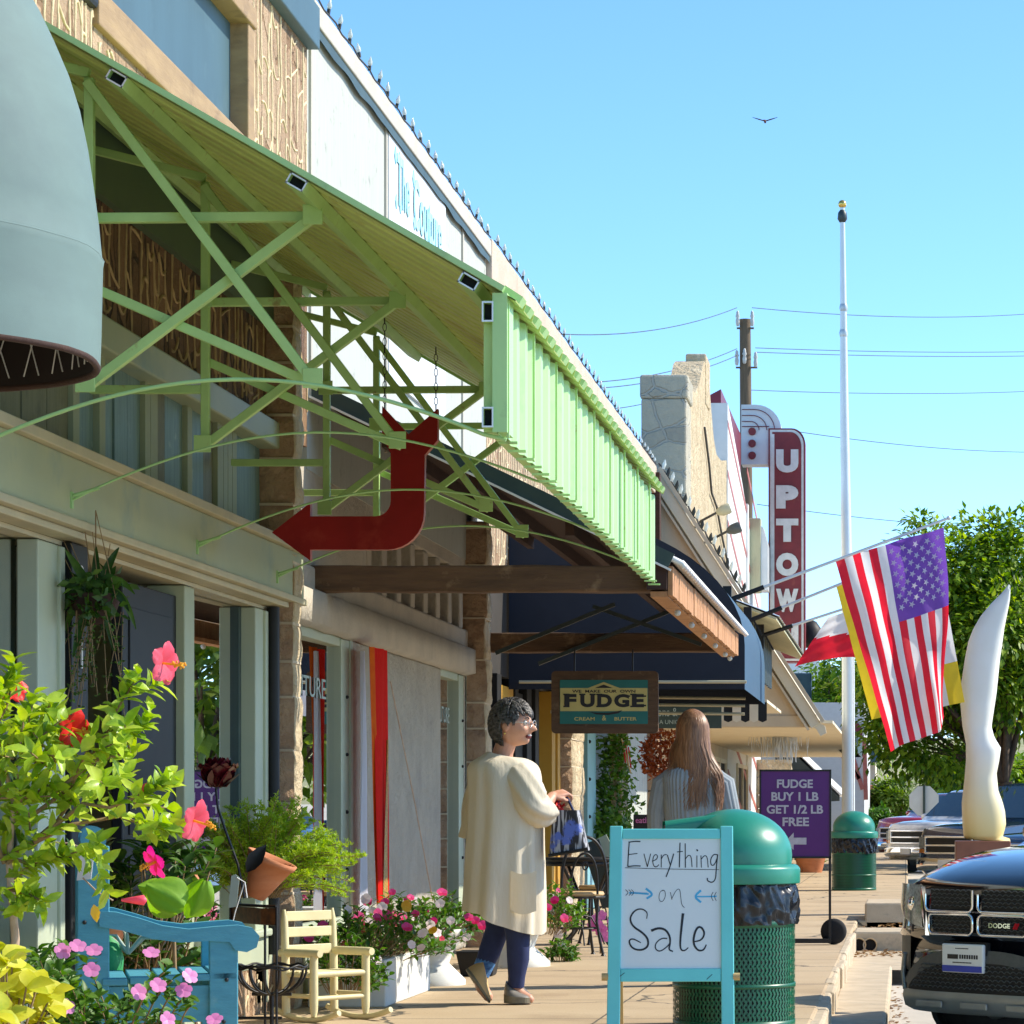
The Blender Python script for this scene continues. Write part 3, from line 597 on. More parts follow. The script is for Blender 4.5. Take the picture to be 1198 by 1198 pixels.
# ------------------------------------------------------------------ shop with the white boards and the rust porch
b2 = thing('stucco_shop', 'stucco shop with white boarded upper front and tall windows under the rust timber porch', 'shop building', (-4, 20, 0))
pier('stone_pilaster', b2, -3.62, -3.255, 15.90, 16.12, 0, 4.1)
m = MB(); m.box(-3.62, -3.25, 15.99, 16.25, 0, 4.08); m.build('pilaster_joint', M['mortar'], b2) if False else None
m = MB(); m.box(-3.66, -3.405, 17.0, 24.25, 3.0, 5.53); m.build('upper_wall', M['whiteboard'], b2)
for a in (17.05, 19.52, 22.9): m = MB(); m.box(-3.41, -3.39, a, a+.05, 3.4, 5.52); m.build('board_joint', M['parapetw'], b2)
sp = MB().box(-3.43, -3.385, 19.58, 22.0, 3.9, 5.50).build('sign_panel', M['whitesign'], b2)
def whitetext(): pass
m = MB(); m.text('The', (-3.38, 20.12, 5.09), (0,1,0), (0,0,1), h=.34, w=.50, th=.004, bold=.02); m.text('Couture', (-3.38, 21.16, 5.07), (0,1,0), (0,0,1), h=.35, w=1.24, th=.004, bold=.02)
for yy in (19.82, 19.98, 20.55): m.prism([(-.045,0),(0,.06),(.045,0),(0,-.06)], (-3.384, yy, 5.40), (0,1,0), (0,0,1), (.006,0,0)); m.prism([(-.045,0),(0,.05),(.045,0),(0,-.05)], (-3.384, yy+.03, 5.10), (0,1,0), (0,0,1), (.006,0,0))
m.build('lettering', mat('pale blue lettering', (.28,.66,.80), (.42,.74,.84), sc=8, rough=.6), sp)
m = MB(); m.box(-3.7, -3.36, 17.0, 24.25, 5.55, 5.68); m.build('parapet_cap', M['parapetw'], b2, bevel=.008)
m = MB(); P = []
for i in range(60):
    yy = 17+7.25*i/59; q = .02*noise.noise(V((yy*2.3, 0, 0)))
    P.append([V((-3.372, yy, 5.552)), V((-3.372, yy, 5.49+q))])
m.grid(P); m.build('cap_flashing', M['dkgreen'], b2)
m = MB(); m.box(-9, -3.67, 16.99, 24.25, 3.0, 5.4); m.box(-9, -8.9, 16.98, 24.2, 0, 3); m.build('rear_block', M['stucco'], b2)
# storefront: header ledges, slatted openings, piers, windows
m = MB(); m.box(-3.7, -3.39, 16.13, 23.9, 2.12, 2.46); m.build('stucco_header', M['stucco'], b2, bevel=.02)
m = MB(); P = []
for i in range(40):
    yy = 16.13+7.77*i/39; q = .012*noise.noise(V((yy*3, 1, 0)))
    P.append([V((-3.40, yy, 2.10+q)), V((-3.33+q, yy, 2.12+q)), V((-3.33+q, yy, 2.30+q)), V((-3.42, yy, 2.34+q))])
m.grid(P); m.build('stucco_ledge', M['stucco'], b2)
m = MB(); m.box(-3.7, -3.41, 16.13, 18.9, 2.46, 3.02); m.box(-3.7, -3.41, 18.9, 23.9, 2.90, 3.02)
yy = 18.9
while yy < 23.8: m.box(-3.66, -3.405, yy, yy+.17, 2.46, 2.90); yy += .56
m.build('slat_wall', M['stucco'], b2, bevel=.012)
m = MB()
yy = 19.07
for i in range(9):
    if i in (2, 3, 5, 7): m.box(-3.69, -3.63, yy+.1, yy+.22, 2.46, 2.88)
    yy += .56
m.build('red_louvre', M['maroon'], b2)
m = MB(); m.box(-3.75, -3.70, 18.9, 23.9, 2.4, 2.95); m.build('gap_shade_sheet', M['dark'], b2)  # dark sheet that paints the shade seen through the slat gaps
m = MB(); m.box(-3.75, -3.42, 18.46, 22.0, 0, 2.12); m.box(-3.7, -3.40, 23.05, 23.15, 0, 2.12)
m.box(-3.7, -3.405, 16.47, 18.45, 0, .42); m.box(-3.7, -3.405, 22, 23.05, 0, .30); m.build('stucco_wall', M['stuccow'], b2, bevel=.02)
for a, b, z in ((16.5, 18.1, .42), (22.0, 22.85, .30)):
    w = tilted_pane('shop_window', b2, -3.49, -3.455, a, b, z, 2.08)
    m = MB(); m.box(-3.52, -3.41, b-.03, b+.22, z, 2.10); m.box(-3.52, -3.40, b+.22, b+.30, z, 2.11); m.box(-3.52, -3.42, a, b, 2.05, 2.115); m.box(-3.53, -3.38, a, b+.3, z-.05, z)
    m.build('window_frame', M['sagelt'], w, bevel=.005)
    m = MB()
    for zz in (.7, 1.05, 1.4, 1.75): m.sphere((-3.405, b+.12, zz), .012, 8, 5)
    m.build('frame_screw', M['black'], w)
    m = MB(); pass
    m.text('COUTURE' if a < 18 else 'COUTURE', (-3.462, (a+b)/2-.1, 1.72), (0,1,0), (0,0,1), h=.12, w=(b-a)*.8, th=.002); m.build('glass_lettering', M['tagteal'], w)
m = MB(); room(m, -7.5, -3.8, 16.4, 18.44, 0, 2.9); room(m, -7.5, -3.8, 21.9, 23.2, 0, 2.9); m.build('interior', M['room'], b2)
m = MB(); m.box(-3.405, -3.33, 16.6, 18.35, 0, .36); m.build('sill_box', M['sagelt'], b2, bevel=.012)

# ------------------------------------------------------------------ long stone shop (fudge shop) beyond
b3 = thing('fudge_shop', 'long tan stone shop with black door, ochre frame and block coping beyond the rust porch', 'shop building', (-4, 32, 0))
m = MB(); m.box(-3.7, -3.41, 24.26, 40.2, 3.0, 5.30); beads(m, -3.41, 24.3, 33, 3.02, 5.28, 1, 5); m.build('upper_wall', [M['flagstone'], M['beadlt']], b3)
m = MB(); yy = 24.26
while yy < 40.1:
    l = min(1.55, 40.25-yy); m.box(-3.72, -3.355, yy, yy+l-.012, 5.33+U(-.012,.012), 5.70); yy += l
m.build('parapet_cap', M['parapet'], b3, bevel=.012)
m = MB(); m.box(-9, -3.71, 24.26, 40.2, 3, 5.3); m.box(-9, -8.9, 24.2, 40.2, 0, 3); m.build('rear_block', M['stucco'], b3)
m = MB(); m.box(-3.75, -3.3, 40.06, 40.3, 0, 5.6); m.build('end_pier', M['timberdk'], b3)
pier('stone_pilaster', b3, -3.62, -3.255, 23.15, 23.5, 0, 3.3); pier('stone_pilaster', b3, -3.62, -3.25, 29.1, 30.2, 0, 3.3)
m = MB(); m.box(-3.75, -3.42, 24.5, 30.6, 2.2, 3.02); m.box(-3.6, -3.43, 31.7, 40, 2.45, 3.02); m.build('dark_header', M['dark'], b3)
m = MB()
for a, b in ((24.75, 25.0), (25.9, 26.1), (26.7, 27.0), (27.3, 27.55)): m.box(-3.6, -3.38, a, b, 0, 2.2)
m.build('door_frame', M['black'], b3, bevel=.006)
m = MB(); m.box(-3.5, -3.40, 24.95, 26.0, 1.96, 2.12); m.box(-3.5, -3.40, 25.86, 25.92, 1.5, 1.96); m.build('ochre_frame', M['ylw'], b3, bevel=.006)
m = MB(); m.box(-3.5, -3.37, 28.5, 28.75, 0, 2.2); m.box(-3.5, -3.35, 28.80, 28.98, 0, 2.2); m.build('ochre_frame', M['ylw'], b3, bevel=.006)
pane('shop_window', b3, -3.48, 25.0, 25.9, .3, 1.95); pane('shop_window', b3, -3.5, 27.55, 29.3, .2, 2.2, 'glassd')
m = MB(); m.box(-3.49, -3.47, 25.1, 25.6, 1.55, 1.9); m.build('window_poster', M['creamlt'], b3)
m = MB(); m.box(-3.5, -3.42, 26.1, 26.7, 0, 2.1); m.build('door', M['black'], b3)
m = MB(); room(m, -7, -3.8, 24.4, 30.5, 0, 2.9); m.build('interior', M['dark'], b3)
d = MB().box(-3.55, -3.38, 31.75, 32.6, 0, 2.3).build('door', M['aquadoor'], b3)
m = MB()
for k in range(4): m.sphere((-3.375, 31.9, .6+k*.4), .02, 8, 5)
m.build('door_stud', M['black'], d)
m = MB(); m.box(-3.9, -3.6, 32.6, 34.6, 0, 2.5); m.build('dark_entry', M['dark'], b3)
m = MB(); yy = 36.6
while yy < 39.2: m.box(-3.55, -3.40, yy, yy+.24, 0, 2.3); yy += .255
m.build('board_panel', M['whiteboard'], b3)
m = MB(); stack(m, -3.6, -3.3, 39.3, 40.0, 0, 2.4, .3, .02); m.build('brick_pier', M['pil'], b3)

# ------------------------------------------------------------------ strings of clear bulbs on the parapets
def bulbs(name, label, y0, y1, n, x, z, first=True):
    t = thing(name, label, 'string lights', (x, (y0+y1)/2, z), 0, 'bulb strings along the roof edges')
    m = MB(); m.tube([(x, y0+(y1-y0)*k/40, z+.012*math.sin(k*2.1)) for k in range(41)], .006, 6); m.build('cable', M['wire'], t)
    for k in range(n):
        yy = y0+(y1-y0)*(k+.5)/n; tl = V((U(-.18,.25), U(-.12,.12), 1)).normalized(); p = V((x, yy, z))
        m = MB(); m.tube([p, p+tl*.03], .011, 8); s_ = m.build('socket', M['socket'], t)
        m = MB(); m.tube([p+tl*.03, p+tl*.04, p+tl*.056, p+tl*.072, p+tl*.09], [.009,.015,.015,.008,.002], 8); m.build('bulb', M['bulb'], t)
bulbs('string_lights', 'string of clear pointed bulbs on the coping above the white boards', 16.9, 24.2, 22, -3.36, 5.69)
bulbs('string_lights', 'string of clear pointed bulbs on the tan block coping above the green fascia', 24.4, 40.2, 40, -3.355, 5.71)
# ------------------------------------------------------------------ green steel canopy
cg = thing('steel_canopy', 'light green corrugated steel canopy with open trusses and ribbed fascia over the sidewalk', 'canopy', (-2.4, 13.3, 3))
CA, CB = 10.2, 16.4
ZW, ZF, XW, XF = 3.99, 2.83, -3.40, -1.39
sl_ = (ZW-ZF)/(XW-XF)
def zr(x): return ZW + (x-XW)*sl_
nrm = V((ZW-ZF, 0, XF-XW)).normalized()
if nrm.z < 0: nrm = -nrm
def ribbed(mb, o, du, dv, n, amp, nr, wide=.5, mi=0, th=.004):
    """box-rib sheet: n ribs along du, plain along dv"""
    o, du, dv = V(o), V(du), V(dv); A, B = [], []
    for k in range(n):
        for (t, h) in ((0,0),(1-wide-.12,0),(1-wide,1),(.88,1)):
            p = o + du*((k+t)/n) + nr*(amp*h); A.append(p); B.append(p+dv)
    p = o+du; A.append(p); B.append(p+dv)
    mb.grid([A, B], mi, False); mb.grid([[q-nr*th for q in B], [q-nr*th for q in A]], mi, False)
    N = len(A)
    mb.grid([[q-nr*th for q in A], A], mi, False); mb.grid([B, [q-nr*th for q in B]], mi, False)
m = MB(); ribbed(m, (XW, CA, ZW), (0, CB-CA, 0), (XF+.06-XW, 0, (XF+.06-XW)*sl_), 28, .022, nrm, .3); m.build('roof_sheet', M['greenroof'], cg)
m = MB()
a, b = V((XW, CA-.012, ZW+.012)), V((XF+.02, CA-.012, zr(XF+.02)+.012)); m.bar(a, b, .03, .020, up=nrm); m.build('edge_trim', M['green'], cg); m = MB()
m.bar((XW,CB+.012,ZW+.012), (XF,CB+.012,zr(XF)+.012), .03, .05, up=nrm)
m.build('edge_trim', M['green'], cg)
for k in range(28):   # turned-down rib ends along the front
    m = MB(); y0 = CA + (CB-CA)*(k+.55)/28; p = V((XF+.055, y0, zr(XF+.055)+.018)); m.bar(p-V((.05,0,-.03)), p+V((.012,0,-.01)), .1, .03); m.build('eave_lip', M['green'], cg)
m = MB(); ribbed(m, (XF, CA, 2.34), (0, CB-CA, -.035), (0, 0, .475), 27, .016, V((1,0,0)), .42); m.box(XF-.02, XF+.03, CA-.003, CA+.16, 2.345, 2.82)
m.build('fascia', M['green'], cg)
m = MB()
for k in range(9): y0 = CA+.02+k*.705; m.box(XF+.026, XF+.034, y0, y0+.012, 2.33, 2.80)
m.build('fascia_seam', M['greenu'], cg)
for k in range(27): m = MB(); y0 = CA+(CB-CA)*(k+.5)/27; m.box(XF-.015, XF+.05, y0, y0+.02, 2.32-.035*k/27, 2.328-.035*k/27); m.build('fascia_clip', M['greenu'], cg)
# hollow purlins, their cut ends open to the street
def hollow(mb, p0, p1, w, h, up):
    d = (V(p1)-V(p0)).normalized(); a, b = frame(d, up); t = .005
    for s_ in (-1, 1):
        mb.bar(V(p0)+a*(s_*w/2), V(p1)+a*(s_*w/2), t, h+t, 0, up); mb.bar(V(p0)+b*(s_*h/2), V(p1)+b*(s_*h/2), w-t, t, 0, up)
    mb.bar(V(p0)+d*.03, V(p0)+d*.04, w-t, h-t, 1, up)
    for s_ in (-1, 1):
        mb.bar(V(p0)-d*.002+a*(s_*w/2), V(p0)-d*.0005+a*(s_*w/2), t*1.1, h+t*1.2, 2, up); mb.bar(V(p0)-d*.002+b*(s_*h/2), V(p0)-d*.0005+b*(s_*h/2), w+t, t*1.1, 2, up)
for x in (-3.3, -2.69, -2.076, -1.49):
    m = MB(); z = zr(x)-.030; hollow(m, (x, CA-.01, z), (x, CB, z), .062, .036, nrm); m.build('purlin', [M['greenu'], M['tubein'], M['zinc']], cg)
for z in (2.755, 2.395):
    m = MB(); hollow(m, (XF-.035, CA-.01, z), (XF-.035, CB, z-.03), .034, .064, V((0,0,1))); m.build('fascia_rail', [M['greenu'], M['tubein'], M['zinc']], cg)
m = MB(); m.bar((XF-.03, CA+.06, 2.35), (XF-.03, CA+.06, 2.8), .05, .05, up=V((0,1,0))); m.build('fascia_post', M['greenu'], cg); m = MB(); m.bar((XF-.03, CB-.06, 2.33), (XF-.03, CB-.06, 2.8), .05, .05, up=V((0,1,0))); m.build('fascia_post', M['greenu'], cg)
for Y in (10.57, 12.32, 14.9, 16.3):
    t = .034; up = V((0,1,0))
    segs = [((-2.885,2.545),(-2.885,zr(-2.885)-.05)), ((-2.885,3.155),(-2.07,3.16)), ((-2.885,zr(-2.885)-.07),(-2.085,2.56)), ((-2.885,2.91),(-2.085,2.56)), ((-2.885,2.56),(-2.07,3.17)), ((-3.36,2.79),(-2.885,2.79)), ((-3.36,3.78),(-2.885,3.66))]
    f = None
    for i, (p, q) in enumerate(segs):
        m = MB(); off = (.0, .036, -.036, .0375, .002, .003, .001)[i]
        m.bar((p[0],Y+off,p[1]), (q[0],Y+off,q[1]), t, t, up=up)
        if f is None: f = m.build('truss', M['greenu'], cg, bevel=.003)
        else: m.build('truss_bar', M['greenu'], f, bevel=.003)
    for (gx, gz) in ((-2.885,2.56),(-2.085,2.575),(-2.085,3.15),(-2.88,3.155)):
        m = MB(); m.box(gx-.035, gx+.035, Y-.060, Y-.054, gz-.035, gz+.035); g_ = m.build('gusset_plate', M['greenu'], f, bevel=.002)
for (Y, r) in ((10.25,.0072), (11.68,.005), (13.75,.005), (15.5,.005)):
    pts = []
    for k in range(25):
        t = k/24; pts.append((-3.25+(XF+.02+3.25)*t, Y, 2.27+.055*t+.235*math.sin(PI*min(1, t*1.02))**.9))
    m = MB(); m.tube(pts, r, 7); rd = m.build('bent_rod', M['green'], cg)
    m = MB(); m.box(-3.262, -3.252, Y-.012, Y+.012, 2.235, 2.30); m.tube([(-3.25,Y,2.285),(-3.15,Y,2.315)], .008, 6); m.build('rod_bracket', M['green'], rd)
m = MB(); m.box(-3.40, -3.36, CA-.4, CB+.2, 3.63, 3.95); m.build('ledger_board', M['greenled'], cg)

# red arrow sign hung on chains
AY = 14.5
ar = thing('arrow_sign', 'bent dark red metal arrow hung on chains under the green canopy', 'arrow sign', W(460, 560, AY))
out = [(318,623),(363,588),(363,604),(440,604)]
for k in range(7): t = PI/2*k/6; out.append((439+18*math.sin(t), 586+18*math.cos(t)))
out += [(457,530),(447,512),(447,475),(478,508),(512,478),(512,515),(497,532),(496,596)]
for k in range(9): t = PI/2*k/8; out.append((453+43*math.cos(t), 600+43*math.sin(t)))
out += [(363,643),(363,656)]
s_ = F/AY
poly = [((x-460)/s_, (560-y)/s_) for x, y in out]
m = MB(); m.prism(poly, W(460,560,AY), (1,0,0), (0,0,1), (0,.05,0), 0, 1); m.build('arrow_plate', [M['red'], M['rustpink']], ar)
for px, py in ((510, 482), (450, 480)):
    m = MB(); p = W(px, py, AY+.02); top = V((p.x, p.y, zr(p.x)-.02)); n = int((top.z-p.z)/.035)
    for k in range(n):
        c = p + V((0,0,.035*(k+.5))); rr = [c + (V((.009*math.cos(t),0,.02*math.sin(t))) if k % 2 else V((0,.009*math.cos(t),.02*math.sin(t)))) for t in [2*PI*i/10 for i in range(11)]]
        m.tube(rr, .0019, 5)
    m.build('chain', M['iron'], ar)

# ------------------------------------------------------------------ rust timber porch
cp = thing('timber_porch', 'timber porch with cedar plank fascia and tin roof edge over the stucco shop', 'porch roof', (-2.4, 21, 2.5))
PA, PB, PXW, PXF = 17.1, 23.75, -3.40, -1.36
def zp(x): return 3.44 + (x-PXW)*(2.46-3.44)/(PXF-PXW)
m = MB(); P = []
n2 = V((.43,0,.9)).normalized()
m.hexa([(PXW,PA,zp(PXW)),(PXF,PA,zp(PXF)),(PXF,PB,zp(PXF)),(PXW,PB,zp(PXW))]+[(PXW,PA,zp(PXW)+.03),(PXF,PA,zp(PXF)+.03),(PXF,PB,zp(PXF)+.03),(PXW,PB,zp(PXW)+.03)]); m.build('roof_boards', M['timberdk'], cp)
m = MB(); P = []
for k in range(65):
    y = PA-.03+(PB-PA+.06)*k/64; h = .02*(k % 2); P.append([V((PXW, y, zp(PXW)+.04+h)), V((PXF+.08, y, zp(PXF+.08)+.04+h))])
m.grid(P, 0, False); m.grid([[q-V((0,0,.006)) for q in r][::-1] for r in P], 0, False); m.build('tin_roof', M['tin'], cp)
m = MB()
for k in range(40):
    y = PA-.02+(PB-PA)*k/39; p = V((PXF+.085, y, zp(PXF+.08)+.045)); m.tube([p-V((.06,0,-.03)), p+V((.0,0,0)), p+V((.012,0,-.02))], .020, 6)
for y0_ in (0,): m.bar((PXF+.06,PA-.03,zp(PXF+.06)+.05),(PXF+.06,PB,zp(PXF+.06)+.05),.06,.012); m.build('tin_edge', M['white'], cp)
m = MB(); m.bar((PXW, PA-.035, zp(PXW)+.03), (PXF+.02, PA-.035, zp(PXF+.02)+.03), .02, .09, up=n2); rk = m.build('rake_board', M['dkgreen'], cp)
m = MB(); m.bar((PXW, PA-.05, zp(PXW)-.022), (PXF+.02, PA-.05, zp(PXF+.02)-.022), .03, .012, up=n2); m.build('rake_drip', M['white'], rk)
for Y in (PA+.06, PB-.12):
    m = MB(); rows = []
    for k in range(13):
        x = -3.55+(PXF-.04+3.55)*k/12; q = lambda s: .012*noise.noise(V((x*3, Y, s)))
        rows.append([V((x, Y+q(1), 2.315+q(2))), V((x, Y+.15+q(3), 2.315+q(4))), V((x, Y+.15+q(5), 2.465+q(6))), V((x, Y+q(7), 2.465+q(8)))])
    m.rings(rows, 0, False, True, True, True); m.build('beam', M['timber'], cp, bevel=.012)
m = MB(); y = PA
while y < PB:
    w_ = U(.13,.2); m.box(PXF, PXF+.025+U(0,.006), y, min(y+w_-.004, PB), 2.285+U(-.006,.006), 2.455); y += w_
m.build('fascia_planks', M['plank'], cp)
m = MB(); m.box(PXF-.10, PXF-.004, PA-.01, PB, 2.28, 2.31); m.build('fascia_soffit', M['plank'], cp)
m = MB(); m.box(PXF-.12, PXF-.005, PA-.04, PA+.05, 2.32, 2.47); m.build('corner_post', M['timberdk'], cp)
for x in (-3.0, -2.5, -1.95): m = MB(); m.box(x, x+.05, PA+.02, PB-.02, zp(x)-.11, zp(x)-.004); m.build('rafter', M['timberdk'], cp)
for (x0, z0, x1, z1, Y) in ((-3.1, 2.25, -2.2, 2.62, 22.6), (-2.9, 2.22, -1.75, 2.68, 23.6), (-2.45, 2.66, -1.6, 2.36, 23.4)):
    m = MB(); m.bar((x0,Y,z0), (x1,Y,z1), .03, .03); m.build('brace', M['corr'], cp)
for Y in (18.2, 19.4, 20.6, 21.8, 23.0, 23.6):
    m = MB(); m.sphere((PXF-.03, Y, 2.262), .02, 8, 6); m.build('lamp_bulb', M['bulb'], cp)

# ------------------------------------------------------------------ navy canvas awning (quarter round) with its frame
an = thing('navy_awning', 'navy quarter round canvas awning with sunlit tone painted on street face behind the timber porch', 'awning', (-2.6, 27, 2.2))
AA, AB, aw, ah, az = 25.6, 29.2, 2.02, 1.55, 2.10
def arc(Y, dx=0): return [V((-3.4+(aw+dx)*math.sin(t), Y, az+.38+(ah-.38)*math.cos(t))) for t in [PI/2*k/16 for k in range(17)]] + [V((-3.4+aw+dx, Y, az))]
m = MB(); a_, b_ = arc(AA), arc(AB); m.grid([a_, b_], 0, True); m.build('canvas', M['bluecan'], an)  # same cloth as the navy ends, coloured brighter blue for the sun
for Y in (AA, AB): m = MB(); pts = arc(Y, -.002); m.add([V((-3.4, Y, az))]+pts, [tuple(range(len(pts)+1))]); m.build('end_panel', M['navy'], an)
for z in (2.06, 2.13, 1.98): m = MB(); m.tube([(-3.3,AA+.2+z,z),(-1.5,AA+.2+z,z-.02)], .016, 6); m.build('frame_rail', M['trimtan'], an)
m = MB(); m.tube([(-3.3, AA-.08, 2.16),(-1.36, AA-.08, 2.16)], .015, 6)
m.build('frame_rail', M['trimtan'], an)
sv = thing('striped_valance', 'black and cream striped awning valance below the navy awning', 'awning', (-2.3, 30.5, 2.0))
m = MB(); n = 22; x0, x1 = -3.35, -1.42
for k in range(n):
    a, b = x0+(x1-x0)*k/n, x0+(x1-x0)*(k+1)/n
    m.prism([(a,2.17),(b,2.17),(b,1.985),((a+b)/2,1.965),(a,1.985)], (0,30.5+.012*(k % 2),0), (1,0,0), (0,0,1), (0,.01,0), k % 2)
m.build('valance', [M['creamlt'], M['black']], sv)
m = MB(); m.hexa([(x0,30.52,2.17),(x1,30.52,2.17),(x1,34,2.17),(x0,34,2.17),(x0,30.52,2.9),(x1,30.52,2.2),(x1,34,2.2),(x0,34,2.9)]); m.build('canvas', M['creamlt'], sv)

# ------------------------------------------------------------------ gull canopy with dark corrugated drop panel
cn = thing('metal_canopy', 'thin olive metal canopy with dark corrugated drop panel beyond the timber porch', 'canopy', (-2, 33, 3))
GA, GB = 31.6, 40.2
m = MB(); m.hexa([(-2.3,GA,3.44),(-1.37,GA,3.08),(-1.37,GB,3.08),(-2.3,GB,3.44),(-2.3,GA,3.465),(-1.37,GA,3.105),(-1.37,GB,3.105),(-2.3,GB,3.465)]); m.build('soffit_sheet', M['soffit'], cn)
m = MB(); P = []
for k in range(50):
    y = GA+(GB-GA)*k/49; h = .018*(k % 2); P.append([V((-2.3,y,3.48+h)), V((-1.34,y,3.115+h))])
m.grid(P, 0, False); m.build('roof_sheet', M['tin'], cn)
m = MB(); ribbed(m, (-1.74, GA+.3, 2.62), (0, 6.3, 0), (0,0,.56), 14, .03, V((1,0,0)), .5); m.build('drop_panel', M['corr'], cn)
m = MB(); m.bar((-1.72,GA+.25,2.7), (-1.72,GA+.25,3.18), .03, .03); m.build('strut', M['tin'], cn)
m = MB(); m.box(-2.35, -1.8, GA+.1, GB-.5, 2.9, 3.05); m.build('frame_block', M['timberdk'], cn)

# ------------------------------------------------------------------ grey dome awning near the camera
ad = thing('dome_awning', 'pale grey green domed fabric awning over the nearest doorway', 'awning', (-3.2, 8.4, 2.6))
c0 = V((-2.92, 8.40)); r0 = .636; zs, zb, H = 2.63, 2.32, 1.02
def ring(r, z, cz=0):
    wr = lambda t: .010*noise.noise(V((t*2.5, z*4, 1)))+.005*noise.noise(V((t*9, z*2.5, 5)))
    pts = [V((-3.42, c0.y-r, z))]
    for k in range(33): t = -PI/2+PI*k/32; pts.append(V((c0.x+(r+wr(t))*math.cos(t), c0.y+(r+wr(t))*math.sin(t), z)))
    return pts + [V((-3.42, c0.y+r, z))]
rows = [ring(r0+.004, zb), ring(r0+.004, zb+.1), ring(r0+.002, zs-.02), ring(r0+.006, zs), ring(r0, zs+.012)]
for k in range(1, 15): t = PI/2*k/15; rows.append(ring(r0*math.cos(t), zs+H*math.sin(t)))
m = MB(); m.rings(rows, 0, True, False); m.build('fabric', M['awn'], ad)
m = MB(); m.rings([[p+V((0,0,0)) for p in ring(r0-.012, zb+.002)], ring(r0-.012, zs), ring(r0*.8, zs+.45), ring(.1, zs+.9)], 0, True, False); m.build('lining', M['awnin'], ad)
m = MB(); m.tube(ring(r0-.004, zb+.004), .011, 6); m.build('rim_pipe', M['timberdk'], ad)
m = MB()
rr = ring(r0-.03, zb+.03); ru = ring(r0-.03, zb+.2)
for k in range(3, 33): m.tube([rr[k], ru[k+1] if k % 2 else ru[k-1]], .0022, 5)
m.build('lacing', M['greymet'], ad)
m = MB(); m.tube(ring(r0+.003, zs), .004, 5); m.build('seam', M['awn'], ad)
# ------------------------------------------------------------------ cream shop with steep mansard
MY = 40.6
s4 = F/MY
bm = thing('mansard_shop', 'cream shop with steep mansard end wall and flat porch beyond the block coping', 'shop building', (-2.5, 45, 2.2))
m = MB(); m.prism([(-3.4,2.3),(-1.28,2.30),(-3.4,5.62)], (0,MY,0), (1,0,0), (0,0,1), (0,.12,0)); m.build('end_wall', M['cream'], bm)
m = MB(); m.hexa([(-3.4,MY+.12,5.5),(-1.30,MY+.12,2.3),(-1.30,47,2.3),(-3.4,47,5.5),(-3.4,MY+.12,5.62),(-1.2,MY+.12,2.32),(-1.2,47,2.32),(-3.4,47,5.62)]); m.build('mansard_slope', M['creamlt'], bm)
m = MB(); a, b = V((-3.44,MY-.05,5.66)), V((-1.22,MY-.05,2.22)); m.bar(a, b, .1, .15, up=V((.8,0,.5)))
rk = m.build('rake_trim', M['creamlt'], bm, bevel=.01)
m = MB(); m.bar(a+V((.10,-.03,.05)), b+V((.10,-.03,.05)), .12, .05, up=V((.8,0,.5))); m.bar(a+V((-.1,-.02,-.06)), b+V((-.1,-.02,-.06)), .11, .03, up=V((.8,0,.5))); m.build('rake_moulding', M['cream'], rk)
m = MB()
P = [(0,0),(.1,-.05),(.14,-.16),(.22,-.2),(.24,-.3),(.16,-.34),(.1,-.24),(0,-.2)]
m.prism(P, (-1.32,MY-.06,2.42), (1,0,0), (0,0,1), (0,.1,0)); m.build('rake_scroll', M['creamlt'], rk)
m = MB(); m.box(-3.35, -1.28, MY-.03, MY+.2, 2.20, 2.36); m.build('fascia_board', M['cream'], bm, bevel=.01)
m = MB(); m.box(-3.4, -1.0, MY+.2, 66, 2.26, 2.30); m.build('porch_soffit', M['creamlt'], bm)
m = MB(); m.box(-1.32, -.98, 58, 66.2, 2.26, 2.62); m.build('porch_edge', M['slate'], bm)
m = MB(); m.box(-3.7, -3.41, 40.6, 70, 0, 5.2); m.build('front_wall', M['cream'], bm)
for (a, b) in ((52.5, 56), (60, 63.5)):
    w = MB().box(-3.41, -3.395, a, b, .1, 1.95).build('window', M['dark'], bm)
    m = MB()
    for y0 in (a-.15, (a+b)/2-.08, b): m.box(-3.42, -3.36, y0, y0+.16, .05, 2.02)
    m.box(-3.42, -3.365, a, b, 1.95, 2.03); m.build('window_frame', M['creamlt'], w)
m = MB(); stack(m, -3.45, -2.62, 68, 68.8, 0, 2.25, .35, .03); m.build('stone_pillar', M['limest'], bm, bevel=.02)
m = MB()   # lace of icicle lights under the soffit
for k in range(150):
    p = V((-2.05+R.gauss(0,.16), 48+U(-.2,.2), 2.25)); m.tube([p, p-V((U(-.04,.04),0,U(.08,.42)))], .006, 3)
tag(m.build('icicle_lights', M['whitesign']), 'bunch of white icicle lights hanging under the cream soffit', 'icicle lights')
m = MB(); m.box(-2.50, -1.80, 57, 57.15, 2.3, 3.70); 
t = tag(m.build('blue_sign', M['bluecan'], bevel=.03), 'blue scalloped board standing on the cream porch roof', 'sign')
